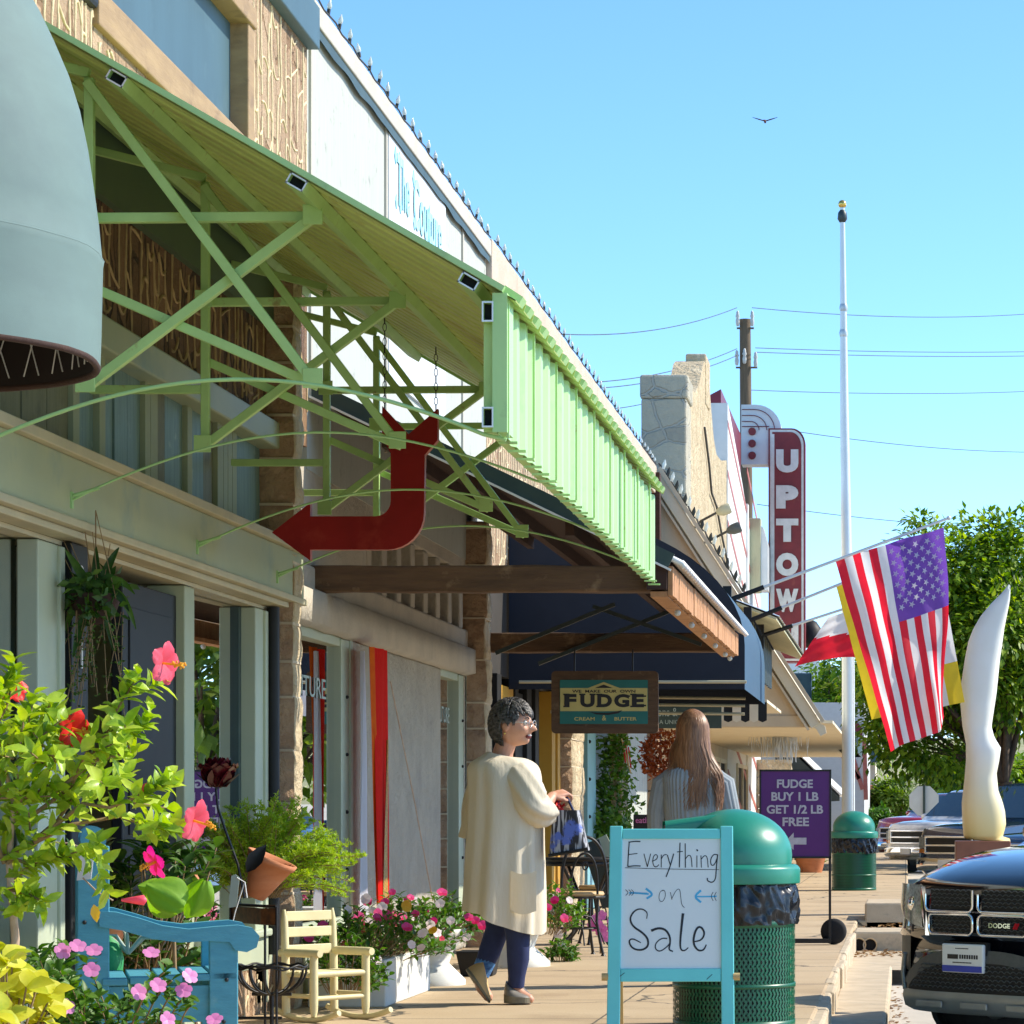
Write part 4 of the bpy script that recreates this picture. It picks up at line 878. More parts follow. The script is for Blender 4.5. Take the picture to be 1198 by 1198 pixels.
# dark wedge awning far down the walk
aw2 = thing('wedge_awning', 'black sloped canvas awning in front of the striped far shop', 'awning', (-2.8, 72, 1.5))
m = MB(); m.prism([(-3.15,1.2),(-1.6,1.32),(-1.6,1.46),(-3.15,3.0)], (0,72,0), (1,0,0), (0,0,1), (0,.1,0)); m.build('end_panel', M['corr'], aw2)
m = MB(); m.hexa([(-3.15,72,2.9),(-1.6,72,1.42),(-1.6,84,1.42),(-3.15,84,2.9),(-3.15,72,3.0),(-1.55,72,1.48),(-1.55,84,1.48),(-3.15,84,3.0)]); m.build('canvas', M['white'], aw2)
fs = thing('striped_shop', 'far pale shop wall with faded pink stripes beyond the stone pillar', 'shop building', (-3, 86, 0))
m = MB(); m.box(-8, -1.2, 86, 100, 0, 4.2); m.build('wall', M['whitesign'], fs)
m = MB()
for k in range(3): m.bar((-2.2+k*.5,85.98,3.2), (-1.35+k*.1,85.98,2.0-k*.3), .12, .02, up=V((0,1,0)))
m.build('painted_stripe', M['rustpink'], fs)
m = MB(); m.lathe([(.3,-.01),(.3,.01)], (0,0,0), 20); m.v = [(v[0]-1.55, 85.96+v[2], v[1]+3.35) for v in m.v]; m.build('red_disc', M['maroon'], fs)

# ------------------------------------------------------------------ limestone building with stepped parapet
sb = thing('limestone_building', 'tall rough limestone front with stepped parapet beside the theatre', 'stone building', (-3.5, 51, 0))
m = MB(); m.box(-9, -4.1, 46.8, 57, 0, 5.3); m.build('rear_block', M['stucco'], sb)
YS = 46.3
m = MB(); m.box(-4.1, -3.4, YS, YS+1.0, 0, 7.45); m.build('corner_pier', M['block'], sb, bevel=.03)
m = MB(); m.box(-4.12, -3.37, YS-.02, YS+1.02, 7.45, 7.82); m.build('pier_cap', M['block'], sb, bevel=.04)
m = MB()
pf = [(YS+1.0,0),(57,0)]
top = [(57,7.75),(55.4,7.55),(54,7.5),(53.2,7.7),(52.4,8.2),(51.9,8.65),(50.9,8.72),(50.4,8.6),(49.4,8.1),(48.5,7.85),(YS+1.0,7.75)]
m.prism(pf+top, (-3.42,0,0), (0,1,0), (0,0,1), (-.5,0,0)); m.build('parapet_front', M['limest'], sb)
m = MB(); m.box(-3.75, -3.40, 50.9, 51.9, 8.0, 8.85); m.build('parapet_finial', M['limest'], sb, bevel=.03)
m = MB(); pts = [(-3.38, y, z) for y, z in [(50.2,7.5),(51.4,7.0),(52,6.6),(53.4,6.5),(55,6.1),(57,5.7)]]; m.tube(pts, .02, 6); m.build('conduit', M['wire'], sb)
for px, py, mt in ((838, 600, 'ylw'), (850, 622, 'trim')):
    p = W(px, py, 47.5); t = thing('flood_lamp', ('yellow' if mt == 'ylw' else 'grey') + ' flood lamp on an arm in front of the limestone wall', 'flood lamp', p)
    m = MB(); m.lathe([(.02,0),(.05,.02),(.085,.1),(.09,.2),(.075,.24)], p, 16); rot = Matrix.Rotation(rad(70), 3, 'Y'); m.v = [tuple(p + rot @ (V(v)-p)) for v in m.v]; m.build('lamp_head', M['trimtan' if mt == 'ylw' else 'trim'], t)
    m = MB(); m.tube([p, p+V((-.25,.1,-.12)), V((-3.42, p.y+.6, p.z-.2))], .02, 6); m.build('arm', M['wire'], t)
pts = [V((-3.3-.35*(k/14)*0, 42+5*k/14, 5.72+1.2*0)) for k in range(15)]
t = thing('string_lights', 'dark tangle of bulbs running down the raked trim of the mansard end', 'string lights', (-2.5, MY, 4.5), 0, 'bulb strings along the roof edges')
m = MB(); pts = [V((-3.38+1.15*k/20, MY+.3, 5.68-1.75*k/20+.14+.03*math.sin(k*3))) for k in range(21)]; m.tube(pts, .014, 5); m.build('cable', M['wire'], t)
for k in range(1, 21):
    m = MB(); p = pts[k]; m.tube([p, p+V((.02,0,.07)), p+V((.03,0,.13))], [.022,.03,.006], 6); m.build('bulb', M['bulb' if k % 2 else 'socket'], t)

# ------------------------------------------------------------------ theatre
th = thing('theatre', 'white theatre front with pink chevron stripes and maroon stepped upper wall', 'theatre building', (-4, 64, 0))
m = MB(); P = [(57.05,0),(70,0),(70,6.0),(66,7.0),(62,7.9),(59,8.5),(57.05,8.85)]
m.prism(P, (-3.4,0,0), (0,1,0), (0,0,1), (-.6,0,0)); m.build('front_wall', M['white'], th)
m = MB()
for k in range(8):
    z = 8.4-k*.95
    m.hexa([(-3.405,57.06,z),(-3.39,57.06,z),(-3.39,63.6,z-1.0),(-3.405,63.6,z-1.0),(-3.405,57.06,z+.12),(-3.39,57.06,z+.12),(-3.39,63.6,z-.88),(-3.405,63.6,z-.88)])
    m.hexa([(-3.405,63.9,z-.1),(-3.39,63.9,z-.1),(-3.39,69.9,z-1.0),(-3.405,69.9,z-1.0),(-3.405,63.9,z+.02),(-3.39,63.9,z+.02),(-3.39,69.9,z-.88),(-3.405,69.9,z-.88)])
m.build('chevron_stripe', M['rustpink'], th)
m = MB(); m.box(-3.42, -3.36, 63.55, 63.95, 0, 7.6); m.build('wall_pilaster', M['white'], th)
m = MB(); m.prism([(-4.75,4),(-3.62,4),(-3.62,9.32),(-4.75,8.72)], (0,58.5,0), (1,0,0), (0,0,1), (0,7,0)); mw = m.build('upper_wall', M['maroon'], th)
m = MB(); m.box(-4.3, -3.85, 58.44, 58.499, 7.2, 8.0); m.build('access_panel', M['signred'], mw)
m = MB(); m.box(-12, -4.76, 57.1, 80, 0, 7); m.build('rear_block', M['stucco'], th)
# blade sign
UY = 66.
su = F/UY
us = thing('theatre_sign', 'tall dark red vertical theatre sign with white letters spelling UPTOWN', 'theatre sign', W(920, 620, UY))
def uxz(px, py): p = W(px, py, UY); return (p.x, p.z)
out = [uxz(899,775), uxz(899,501), uxz(926,501)]
for k in range(9): t = PI/2*k/8; out.append(uxz(926+16*math.sin(t), 519-18*math.cos(t)))
out += [uxz(942,775)]
def inset(out, d):
    cx = sum(p[0] for p in out)/len(out); cz = (max(p[1] for p in out)+min(p[1] for p in out))/2; wx = max(p[0] for p in out)-min(p[0] for p in out); hz = max(p[1] for p in out)-min(p[1] for p in out)
    mx = (max(p[0] for p in out)+min(p[0] for p in out))/2
    return [(mx+(x-mx)*(wx-2*d)/wx, cz+(z-cz)*(hz-2*d)/hz) for x, z in out]
m = MB(); m.prism(out, (0,UY,0), (1,0,0), (0,0,1), (0,.5,0)); m.build('sign_case', M['signred'], us)
m = MB(); o1 = inset(out, .035)
m.prism(o1, (0,UY-.012,0), (1,0,0), (0,0,1), (0,.01,0)); m.build('white_border', M['signwhite'], us)
m = MB(); o2 = inset(out, .085); m.prism(o2, (0,UY-.024,0), (1,0,0), (0,0,1), (0,.01,0)); m.build('sign_face', M['signred'], us)
m = MB(); m.box(uxz(902,0)[0], uxz(906,0)[0], UY-.03, UY-.02, uxz(0,775)[1], uxz(0,508)[1]); m.build('neon_line', M['signwhite'], us)
for ch, py in (('U',540),('P',582),('T',621),('O',661),('W',703),('N',744)):
    m = MB(); p = W(921, py+13, UY-.026); m.text(ch, (p.x, UY-.026, p.z), (1,0,0), (0,0,1), h=27/su, w=26/su, th=.05, bold=.075); m.build('letter', M['signwhite'], us)
br = thing('marquee_bracket', 'grey streamlined marquee bracket with three red discs beside the red sign', 'sign bracket', W(885, 510, UY))
m = MB(); P = [uxz(867,543), uxz(867,473)]
for k in range(9): t = PI/2*k/8; P.append(uxz(884+30*math.sin(t), 503-30*math.cos(t)))
P += [uxz(900,503), uxz(900,543)]
m.prism(P, (0,UY+.05,0), (1,0,0), (0,0,1), (0,.6,0)); m.build('bracket_case', M['greymet'], br, bevel=.02)
m = MB()
for q in (6, 13, 20):
    pts = [V(W(868, 473+q, UY+.03))]
    for k in range(9): t = PI/2*k/8; pts.append(W(884-q*.3+(30-q)*math.sin(t), 503-(30-q)*math.cos(t), UY+.03))
    m.tube(pts, .009, 5)
m.tube([W(868,499,UY+.03), W(900,499,UY+.03)], .01, 5); m.build('raised_line', M['maroon'], br)
for py in (505, 519, 533):
    m = MB(); p = W(880, py, UY+.05); q = [p + V((.085*math.cos(2*PI*k/20), 0, .085*math.sin(2*PI*k/20))) for k in range(20)]
    m.rings([q, [v+V((0,-.05,0)) for v in q]], 0, True, True, False, True); m.build('red_disc', M['signred'], br)
sc_ = thing('sign_cabinet', 'pale grey box sign cabinet projecting below the bracket', 'sign cabinet', W(885, 650, UY-1))
m = MB(); a, b = W(868, 693, UY-1), W(890, 606, UY-1); m.box(a.x, b.x, UY-1, UY-.6, a.z, b.z); m.build('cabinet', M['soffit'], sc_, bevel=.02)
m = MB(); a, b = W(880, 690, UY-1), W(898, 610, UY-1); m.prism([(a.x,a.z),(b.x,a.z),(b.x,b.z-.5),(b.x-.1,b.z-.12),(a.x,b.z)], (0,UY-.95,0), (1,0,0), (0,0,1), (0,.9,0)); m.build('cabinet_face', M['alu'], sc_)
m = MB(); m.lathe([(.02,-.3),(.24,-.3),(.30,-.18),(.26,.1),(.14,.28),(.0,.34)], W(948,742,UY+1)+V((0,0,0)), 18); tag(m.build('dome_lamp', M['black']), 'black dome lamp at the foot of the vertical sign', 'lamp')

# ------------------------------------------------------------------ utility pole and wires
PY = 92.
up_ = thing('utility_pole', 'brown timber utility pole with porcelain insulators behind the theatre', 'utility pole', (W(874,0,PY).x, PY, 0))
m = MB(); x = W(874,0,PY).x; m.tube([(x+.05,PY,0),(x,PY,8),(x-.06,PY,16.2)], [.24,.2,.17], 14); m.build('pole', M['polewood'], up_)
ins = []
for px, py in ((863,372),(880,372),(862,418),(884,420),(871,416)):
    p = W(px, py, PY-.2); m = MB(); m.lathe([(.03,-.25),(.05,-.22),(.065,-.1),(.045,.0),(.07,.05),(.045,.12),(.05,.16),(.02,.22)], p, 12); m.build('insulator', M['insul'], up_)
m = MB(); m.bar(W(862,384,PY-.1), W(882,384,PY-.1), .07, .05); m.bar(W(861,430,PY-.1), W(886,430,PY-.1), .07, .05); m.build('crossarm', M['polewood'], up_)
def wire(label, a, b, sag=.3):
    m = MB(); m.tube([a.lerp(b, k/16) - V((0,0,4*sag*(k/16)*(1-k/16))) for k in range(17)], .012, 5); tag(m.build('power_line', M['wire']), label, 'power line', 'overhead power lines')
wire('upper power line sloping from the stone shop roof to the pole top', W(640,390,70), W(862,360,PY-.2))
wire('upper power line running level from the pole top past the gold ball pole', W(880,360,PY-.2), W(1260,362,120))
wire('middle power line from the left of the pole, upper of two', W(640,448,70), W(862,408,PY-.2))
wire('middle power line from the left of the pole, lower of two', W(640,455,70), W(862,416,PY-.2))
wire('upper of the close pair of lines right of the pole', W(884,407,PY-.2), W(1260,410,120), .1)
wire('lower of the close pair of lines right of the pole', W(884,412,PY-.2), W(1260,415,120), .1)
wire('power line running level at the height of the bracket top', W(870,456,PY-.1), W(1260,455,120), .15)
wire('power line dipping behind the top of the vertical red sign', W(900,500,80), W(1260,528,120), .25)
wire('thin line crossing behind the red sign at mid height', W(886,590,80), W(1260,616,120), .25)
wire('low short line leaving the right side of the limestone roof', W(690,480,70), W(762,470,88), .05)

# ------------------------------------------------------------------ tall flagpole
FY = 42.
fp = thing('flagpole', 'tall bare silver flagpole with gold ball top standing behind the far green bin', 'flagpole', (W(992,0,FY).x, FY, 0))
sf = F/FY; x0 = W(992.5,0,FY).x; x1 = W(985.5,0,FY).x
m = MB(); m.tube([(x0,FY,0),(x0,FY,3),(x0+(x1-x0)*.65,FY,6.6),(x1,FY,9.55)], [.093,.09,.06,.033], 18); m.build('pole', M['alu'], fp)
m = MB(); m.tube([(x0+.075,FY-.09,.3),(x0+.07,FY-.09,4.2)], .009, 6); m.build('halyard', M['white'], fp)
for px, py, r in ((987,360,.050),(987,390,.052)):
    p = W(px, py, FY); m = MB(); m.lathe([(r,-.05),(r+.012,0),(r,.05)], p, 14); m.build('collar', M['tin'], fp)
m = MB(); p = W(985.5, 252, FY); m.lathe([(.04,-.1),(.07,-.05),(.06,.04),(.03,.08)], p, 12); m.build('truck', M['corr'], fp)
m = MB(); p = W(985.5, 239, FY); m.sphere(p, .06, 18, 12); m.build('gold_ball', M['gold'], fp)

# ------------------------------------------------------------------ flags on slanted poles
def flag(name, label, Y, corners, nu, nv, colour, mats, group, amp=.05, fold=None, ph=0):
    tl, tr, br_, bl = [W(px, py, Y) for px, py in corners]
    P = []
    for j in range(nv+1):
        r = []
        for i in range(nu+1):
            u, v = i/nu, j/nv
            p = (tl*(1-u)+tr*u)*(1-v) + (bl*(1-u)+br_*u)*v
            w = amp*(.35+v)*math.sin(u*7.5+v*2.6+ph) + .4*amp*math.sin(u*17-v*5+ph) + .2*amp*math.sin(v*23+u*9)
            p = p + V((.12*w, w, .05*w*math.sin(v*5)))
            if fold: p = p + fold(u, v)
            r.append(p)
        P.append(r)
    m = MB(); n1 = nu+1
    vs = [p for r in P for p in r]; m.add(vs, [], 0)
    for j in range(nv):
        for i in range(nu):
            m.f.append([j*n1+i, j*n1+i+1, (j+1)*n1+i+1, (j+1)*n1+i]); m.m.append(colour((i+.5)/nu, (j+.5)/nv)); m.sm.append(True)
    return m, P
def flagpole(label, Y, a, b, flagmb, mats, clothlabel):
    p0, p1 = W(a[0], a[1], Y), W(b[0], b[1], Y)
    t = thing('wall_flag', label, 'flag', p0, 0, 'flags on slanted poles over the sidewalk')
    m = MB(); m.tube([p0, p1], [.016,.013], 10); m.build('pole', M['alu'], t)
    m = MB(); d = (p1-p0).normalized(); m.tube([p0-d*.25, p0+d*.12], .024, 10); m.box(p0.x-.28, p0.x-.2, Y-.04, Y+.04, p0.z-.22, p0.z+.05); m.bar(p0-d*.2, p0-d*.1-V((0,0,.2)), .02, .02); m.build('socket', M['black'], t)
    m = MB(); m.sphere(p1, .022, 10, 7); m.build('finial', M['alu'], t)
    m = MB()
    for q in (.0, 1.): pass
    flagmb.build('flag_cloth', mats, t)
    return t
NS = 52
def us(u, v):
    st = int(u*13)
    if u > 6/13 and v < .40: return 2
    return 0 if st % 2 == 0 else 1
def usfold(u, v):
    k = max(0, (u-.72)/.28); q = max(0, v-.25)/.75
    return V((-.16*k*q*math.sin(q*2.2), .05*k*math.sin(q*6), .05*k*q))
FL = 28.8
m, P = flag('f', '', FL, ((977,655),(1104,617),(1121,846),(1041,879)), NS, 60, us, None, None, .075, usfold)
def surf(P, u, v):
    nu, nv = len(P[0])-1, len(P)-1; a = min(u*nu, nu-1e-4); b = min(v*nv, nv-1e-4); i, j = int(a), int(b); fu, fv = a-i, b-j
    return (P[j][i]*(1-fu)+P[j][i+1]*fu)*(1-fv) + (P[j+1][i]*(1-fu)+P[j+1][i+1]*fu)*fv
for r in range(9):
    n = 6 if r % 2 == 0 else 5
    for c in range(n):
        # rows run down the fly, hoist at the pole side top
        v = .40*(c+ (1 if r % 2 == 0 else 1.5))/6.9 - .016; u = 6/13 + (7/13)*(r+.9)/10
        c0_ = surf(P, u, v); eu = (surf(P, u+.01, v)-c0_); ev = (surf(P, u, v+.008)-c0_); eu.normalize(); ev.normalize(); nn = eu.cross(ev).normalized()
        if nn.y > 0: nn = -nn
        pts = [c0_ + nn*.012]
        for k in range(10):
            rr = (.036 if k % 2 == 0 else .0145); t = 2*PI*k/10 + .3; pts.append(c0_ + nn*.012 + eu*(rr*math.cos(t)) + ev*(rr*math.sin(t)))
        m.add(pts, [(0, 1+k, 1+(k+1) % 10) for k in range(10)], 1)
flagpole('stars and stripes flag hanging from the longest slanted pole', FL, (880,692), (1110,606), m, [M['flagr'], M['flagw'], M['flagb']], '')
m, P = flag('f', '', 30.8, ((978,686),(1095,640),(1129,822),(1020,842)), 30, 30, lambda u, v: 3 if u < .16 or (u > .84 and (v < .42 or v > .72)) else 1, None, None, .03, None, 1)
flagpole('white and yellow flag hanging mostly hidden behind the stars and stripes', 30.8, (902,716), (1100,636), m, [M['flagr'], M['flagw'], M['flagb'], M['flagy']], '')
m, P = flag('f', '', 33.0, ((968,722),(1060,690),(1040,776),(931,781)), 24, 24, lambda u, v: 0 if v > .42+.12*math.sin(u*2.4) else 1, None, None, .05, lambda u, v: V((0,0,.12*math.sin(u*PI)*(v-.2))), 2)
flagpole('red and white flag billowing below the other two flags', 33.0, (915,736), (1062,688), m, [M['flagr'], M['flagw']], '')

# ------------------------------------------------------------------ cream sculpture
TY = 31.
st = thing('sculpture', 'tall cream tusk shaped sculpture with notched side standing on a brown block', 'sculpture', W(1150, 985, TY))
out = [(1148,700,1182,1188,688)]
Lf = [(983,1128),(965,1126),(940,1125),(915,1128),(890,1130),(870,1130),(850,1126),(830,1124),(810,1123),(790,1126),(770,1129),(750,1133),(735,1139),(720,1148),(705,1161),(695,1172),(687,1179)]
Rt = [(983,1172),(965,1177),(950,1176),(938,1173),(925,1168),(905,1166),(890,1169),(875,1171),(862,1163),(850,1160),(830,1163),(810,1166),(790,1168),(770,1170),(750,1173),(735,1175),(720,1178),(705,1181),(695,1182),(687,1182)]
def at(tab, y):
    for (y0, x0), (y1, x1) in zip(tab, tab[1:]):
        if y1 <= y <= y0: return x0+(x1-x0)*(y0-y)/(y0-y1)
    return tab[-1][1]
m = MB(); rows = []
for k in range(61):
    y = 984-(984-687)*k/60; l, r = at(Lf, y), at(Rt, y); c = W((l+r)/2, y, TY); hw = (r-l)/2/(F/TY); dy = min(.22, .08+hw*.8)*(1-.75*(k/60)**2)
    rows.append([c + V((hw*math.copysign(abs(math.cos(t))**.75, math.cos(t)), dy*math.copysign(abs(math.sin(t))**.75, math.sin(t)), .03*math.sin(t))) for t in [2*PI*i/28 for i in range(28)]])
m.rings(rows, 0, True, True, True, True)
# warm yellow lower paint: the sculpture fades from white to yellow at its foot
ms = M['statue']; nt_ = ms.node_tree; L_ = nt_.links.new; tc = nt_.nodes.new('ShaderNodeTexCoord'); sx_ = nt_.nodes.new('ShaderNodeSeparateXYZ'); L_(tc.outputs['Object'], sx_.inputs[0])
mr = nt_.nodes.new('ShaderNodeMapRange'); mr.inputs['From Min'].default_value = 0.05; mr.inputs['From Max'].default_value = 1.0; mr.inputs['To Min'].default_value = 1; mr.inputs['To Max'].default_value = 0; L_(sx_.outputs['Z'], mr.inputs['Value'])
src = nt_.nodes['Principled BSDF'].inputs['Base Color'].links[0].from_socket; mx = nt_.nodes.new('ShaderNodeMixRGB'); L_(mr.outputs[0], mx.inputs[0]); L_(src, mx.inputs[1]); mx.inputs[2].default_value = (.80,.62,.22,1); L_(mx.outputs[0], nt_.nodes['Principled BSDF'].inputs['Base Color'])
m.build('tusk', M['statue'], st)
m = MB(); a, b = W(1118,984,TY-.3), W(1180,1060,TY-.3); m.box(a.x, b.x+.02, TY-.32, TY+.35, -.31, a.z); m.build('pedestal', M['ped'], st, bevel=.01)

# ------------------------------------------------------------------ bird
p = W(895, 142, 60); b_ = thing('bird', 'small dark bird gliding with spread wings in the open blue sky', 'bird', p)
m = MB(); m.tube([p+V((-.02,-.12,-.0)), p+V((0,-.05,0)), p+V((0,.08,0)), p+V((0,.18,.01))], [.008,.026,.022,.006], 10); bb = m.build('body', mat('bird feathers', (.10,.035,.03), rough=.8), b_)
for s_ in (-1, 1):
    m = MB(); m.prism([(0,-.03),(.12,-.05),(.25,-.03),(.14,.02),(0,.035)], p, V((s_,0,.28)), (0,1,0), (0,0,.008)); m.build('wing', M['timberdk'], b_)

# ------------------------------------------------------------------ far houses, stop sign
hb = thing('far_building', 'far beige building with railing and red awning beside the flagpole', 'building', (-2, 118, 0))
m = MB(); a = W(1000,860,118); b = W(1024,1000,118); m.box(-8, b.x, 118, 126, -.3, 2.9); m.build('wall', M['creamlt'], hb)
m = MB(); m.box(-8, b.x+.1, 117.2, 118, 3.0, 3.5); m.build('roof_band', M['slate'], hb)
m = MB(); m.hexa([(-5,117.9,1.9),(b.x,117.9,1.9),(b.x+.3,116,1.2),(-5,116,1.2),(-5,117.9,2.1),(b.x,117.9,2.1),(b.x+.3,116,1.35),(-5,116,1.35)]); m.build('awning', M['rustpink'], hb)
m = MB()
for k in range(14): m.tube([(-3.5+k*.2,117.1,3.5),(-3.5+k*.2,117.1,4.2)], .02, 4)
m.tube([(-3.5,117.1,4.2),(-.8,117.1,4.2)], .03, 4); m.build('railing', M['white'], hb)
h2 = thing('far_white_house', 'far white sided house glimpsed beyond the flagpole', 'house', (-3, 160, 0))
m = MB(); m.box(-9, -2.2, 160, 168, 0, 7.6); m.prism([(-9.2,7.6),(-2.0,7.6),(-5.6,9.6)], (0,159.8,0), (1,0,0), (0,0,1), (0,8.4,0)); m.build('wall', M['white'], h2)
m = MB(); m.box(-3.8, -2.8, 159.9, 159.99, 3.8, 5.4); m.build('window', M['slate'], h2)
so_ = thing('stop_sign', 'back of a bare octagonal road sign on a thin dark post', 'road sign', W(1081, 1000, 75))
c = W(1081, 937, 75); m = MB(); m.prism([(.38*math.cos(PI/8+PI/4*k)*1.05, .38*math.sin(PI/8+PI/4*k)*1.05) for k in range(8)], c, (1,0,0), (0,0,1), (0,.02,0)); m.build('sign_plate', M['alu'], so_)
m = MB(); m.bar((c.x,74.96,c.z+.4), (c.x,74.96,-.3), .06, .05); m.build('post', M['dkgreen'], so_)
# ------------------------------------------------------------------ cars: front faces -Y locally
def loft_body(mb, prof, nlat=15, mi=0):
    """prof: (y, z, halfwidth, corner setback). Rows across the car from its front bottom over the roof to its rear bottom."""
    rows = []
    for y, z, hw, rc in prof:
        r = []
        for k in range(nlat):
            u = -1+2*k/(nlat-1); u = math.sin(u*PI/2*.98)/math.sin(PI/2*.98); r.append(V((hw*u, y + rc*abs(u)**3.2, z - .03*abs(u)**4*(z > .7))))
        rows.append(r)
    mb.grid(rows, mi, True)
    for e, rev in ((0, False), (nlat-1, True)):
        c = [r[e] for r in rows]; f = tuple(range(len(c))); mb.add(c, [f[::-1] if rev else f], mi, False)
    mb.add([r for r in rows[0]] + [r for r in rows[-1]], [tuple(range(nlat)) + tuple(range(2*nlat-1, nlat-1, -1))], mi, False)
    return rows
def wheel(t, x, y, r, w, side):
    m = MB(); m.lathe([(r*.6,-w/2),(r*.95,-w/2),(r,-w/3),(r,w/3),(r*.95,w/2),(r*.6,w/2)], (0,0,0), 24, cap0=False, cap1=False)
    f = lambda m: [(x+v[2], y+v[0], r+v[1]) for v in m.v]
    m.v = f(m); wl = m.build('wheel', M['tyre'], t)
    m = MB(); m.lathe([(0.001,w*.1),(r*.2,w*.2),(r*.6,w*.28),(r*.63,w*.5),(r*.6,-w*.4),(.001,-w*.4)] if side > 0 else [(.001,-w*.1),(r*.2,-w*.2),(r*.6,-w*.28),(r*.63,-w*.5),(r*.6,w*.4),(.001,w*.4)], (0,0,0), 20); m.v = f(m); m.build('rim', M['silver'], wl)
def car(name, label, loc, rz, paint, L=4.7, hw=.92, hood=1.05, roof=1.7, pickup=False, hero=False):
    t = thing(name, label, 'car' if not pickup else 'pickup truck', loc, rz, 'cars parked along the kerb', local=True)
    h = hood
    if hero:
        prof = [(.42,.26,.80,.26),(.22,.26,.85,.29),(.12,.30,.88,.31),(.03,.36,.92,.33),(.0,.46,.945,.34),(.02,.56,.955,.34),(.035,.64,.955,.34),(.0,.66,.95,.34),(.0,.72,.93,.34),(.015,.92,.90,.34),(.05,.965,.88,.34),(.12,1.01,.86,.33),(.35,1.085,.82,.24),(.7,1.14,.82,.12),(1.05,1.17,.82,.04),(1.18,1.18,.82,.0)]
    else:
        prof = [(.45,.3,.8,.15),(.1,.3,.86,.2),(.0,.42,.9,.22),(.0,.6,.9,.22),(.04,.72,.9,.2),(.02,.9,.88,.2),(.10,h-.03,.86,.2),(.5,h+.03,.86,.1),(1.1,h+.06,.86,.02)]
    if pickup:
        prof += [(1.3,h+.08,.86,0),(1.95,roof-.04,.68,.04),(2.1,roof,.68,0),(3.0,roof,.68,0),(3.15,h+.1,.86,0),(3.2,h+.05,.9,0),(L,h+.05,.9,0),(L+.02,.5,.88,0),(L-.3,.4,.8,0)]
    else:
        prof += [(1.25,h+.09,.84,0),(2.05,roof-.05,.66,.05),(2.35,roof,.66,0),(3.9,roof-.02,.64,0),(L-.1,h+.1,.8,-.05),(L,.9,.86,-.08),(L,.5,.86,-.08),(L-.25,.32,.8,-.06)]
    m = MB(); loft_body(m, prof); m.build('body', M[paint], t)
    # glass
    y0, z0, y1, z1 = (1.33, h+.115, 1.93, roof-.075) if pickup else (1.30, h+.125, 2.03, roof-.08)
    m = MB(); m.grid([[V((q*u, y0-.03+.02*abs(u), z0+.02)) for u, q in ((-1,.78),(-.5,.78),(.5,.78),(1,.78))], [V((q*u, y1-.03+.03*abs(u), z1+.02)) for u, q in ((-1,.62),(-.5,.62),(.5,.62),(1,.62))]]); m.build('windshield', M['carglass'], t)
    for s_ in (-1, 1):
        e = 3.0 if pickup else 4.1
        def sx(z): return s_*(.845-(.845-.665)*(z-h-.09)/(roof-.05-h-.09)+.012)
        m = MB(); m.add([(sx(z0), y0+.25, z0), (sx(z1), y1+.16, z1), (sx(z1), e-.28, z1), (sx(z0), e-.05, z0)], [(0,1,2,3)]); m.build('side_window', M['carglass'], t)
        m = MB(); m.sphere((s_*(hw+.08), 1.55, h+.12), .1, 10, 7, (1,.7,.75)); m.build('mirror', M[paint], t)
        for y in (.92, L-.95):
            m = MB(); m.lathe([(.40,-.02),(.40,.02)], (0,0,0), 24); m.v = [(s_*(hw-.02)+v[2], y+v[0], .36+v[1]) for v in m.v]; m.build('wheel_arch', M['black'], t)
            wheel(t, s_*(hw-.09), y, .35, .22, s_)
    return t
def plate_quad(mb, x, y, z, w, h, d=.01, mi=0): mb.box(x-w/2, x+w/2, y-d, y, z-h/2, z+h/2, mi)
yaw = -rad(45)
hc = V((.40, 16.25, -.3))
t = car('parked_car', 'black family car with chrome cross grille parked nose to the kerb, nearest of the cars', hc, yaw, 'carblack', 4.9, .92, 1.11, 1.72, hero=True)
def fy(x, b): return b - .006 + .34*abs(x/.93)**3.2
# grille: four openings of black mesh framed in chrome
g = MB()
for (x0, x1, z0, z1) in ((-.37,-.03,.815,.925),(.03,.37,.815,.925),(-.35,-.03,.69,.79),(.03,.35,.69,.79)):
    n = 6
    g.grid([[V((x0+(x1-x0)*k/n, fy(x0+(x1-x0)*k/n, -.012), z)) for k in range(n+1)] for z in (z0, z1)], 0, False)
gr = g.build('grille', M['black'], t)
m = MB()
for row in range(12):
    z = .685+row*.021
    for k in range(22):
        x = -.46+k*.042+(row % 2)*.021
        if abs(x) < .04 or abs(x) > .36 or .79 < z < .815: continue
        y = fy(x, -.016); m.tube([(x-.021,y,z),(x-.008,y,z+.009),(x+.008,y,z+.009),(x+.021,y,z)], .0028, 4)
m.build('grille_mesh', M['trim'], gr)
for (x0, x1, z0, z1, xo) in ((-.40,-.02,.805,.935,-.53),(.02,.40,.805,.935,.53),(-.37,-.02,.68,.79,-.50),(.02,.37,.68,.79,.50)):
    m = MB(); pts = []
    rr = .035
    def cr(cx, cz, a): return [(cx+rr*math.cos(a+PI/2*k/4), cz+rr*math.sin(a+PI/2*k/4)) for k in range(5)]
    q = cr(x1-rr, z0+rr, -PI/2) + cr(x1-rr, z1-rr, 0) + cr(x0+rr, z1-rr, PI/2) + cr(x0+rr, z0+rr, PI)
    q.append(q[0])
    if z1 > .9: q = [(x0, z1-.03)] + cr(x0+rr, z0+rr, PI) + cr(x1-rr, z0+rr, -PI/2) + [(x1, z1-.01)]
    m.tube([(x, fy(x, -.03), z) for x, z in q], .0085, 8, cap=False); m.build('grille_chrome', M['chrome'], gr)
m = MB()
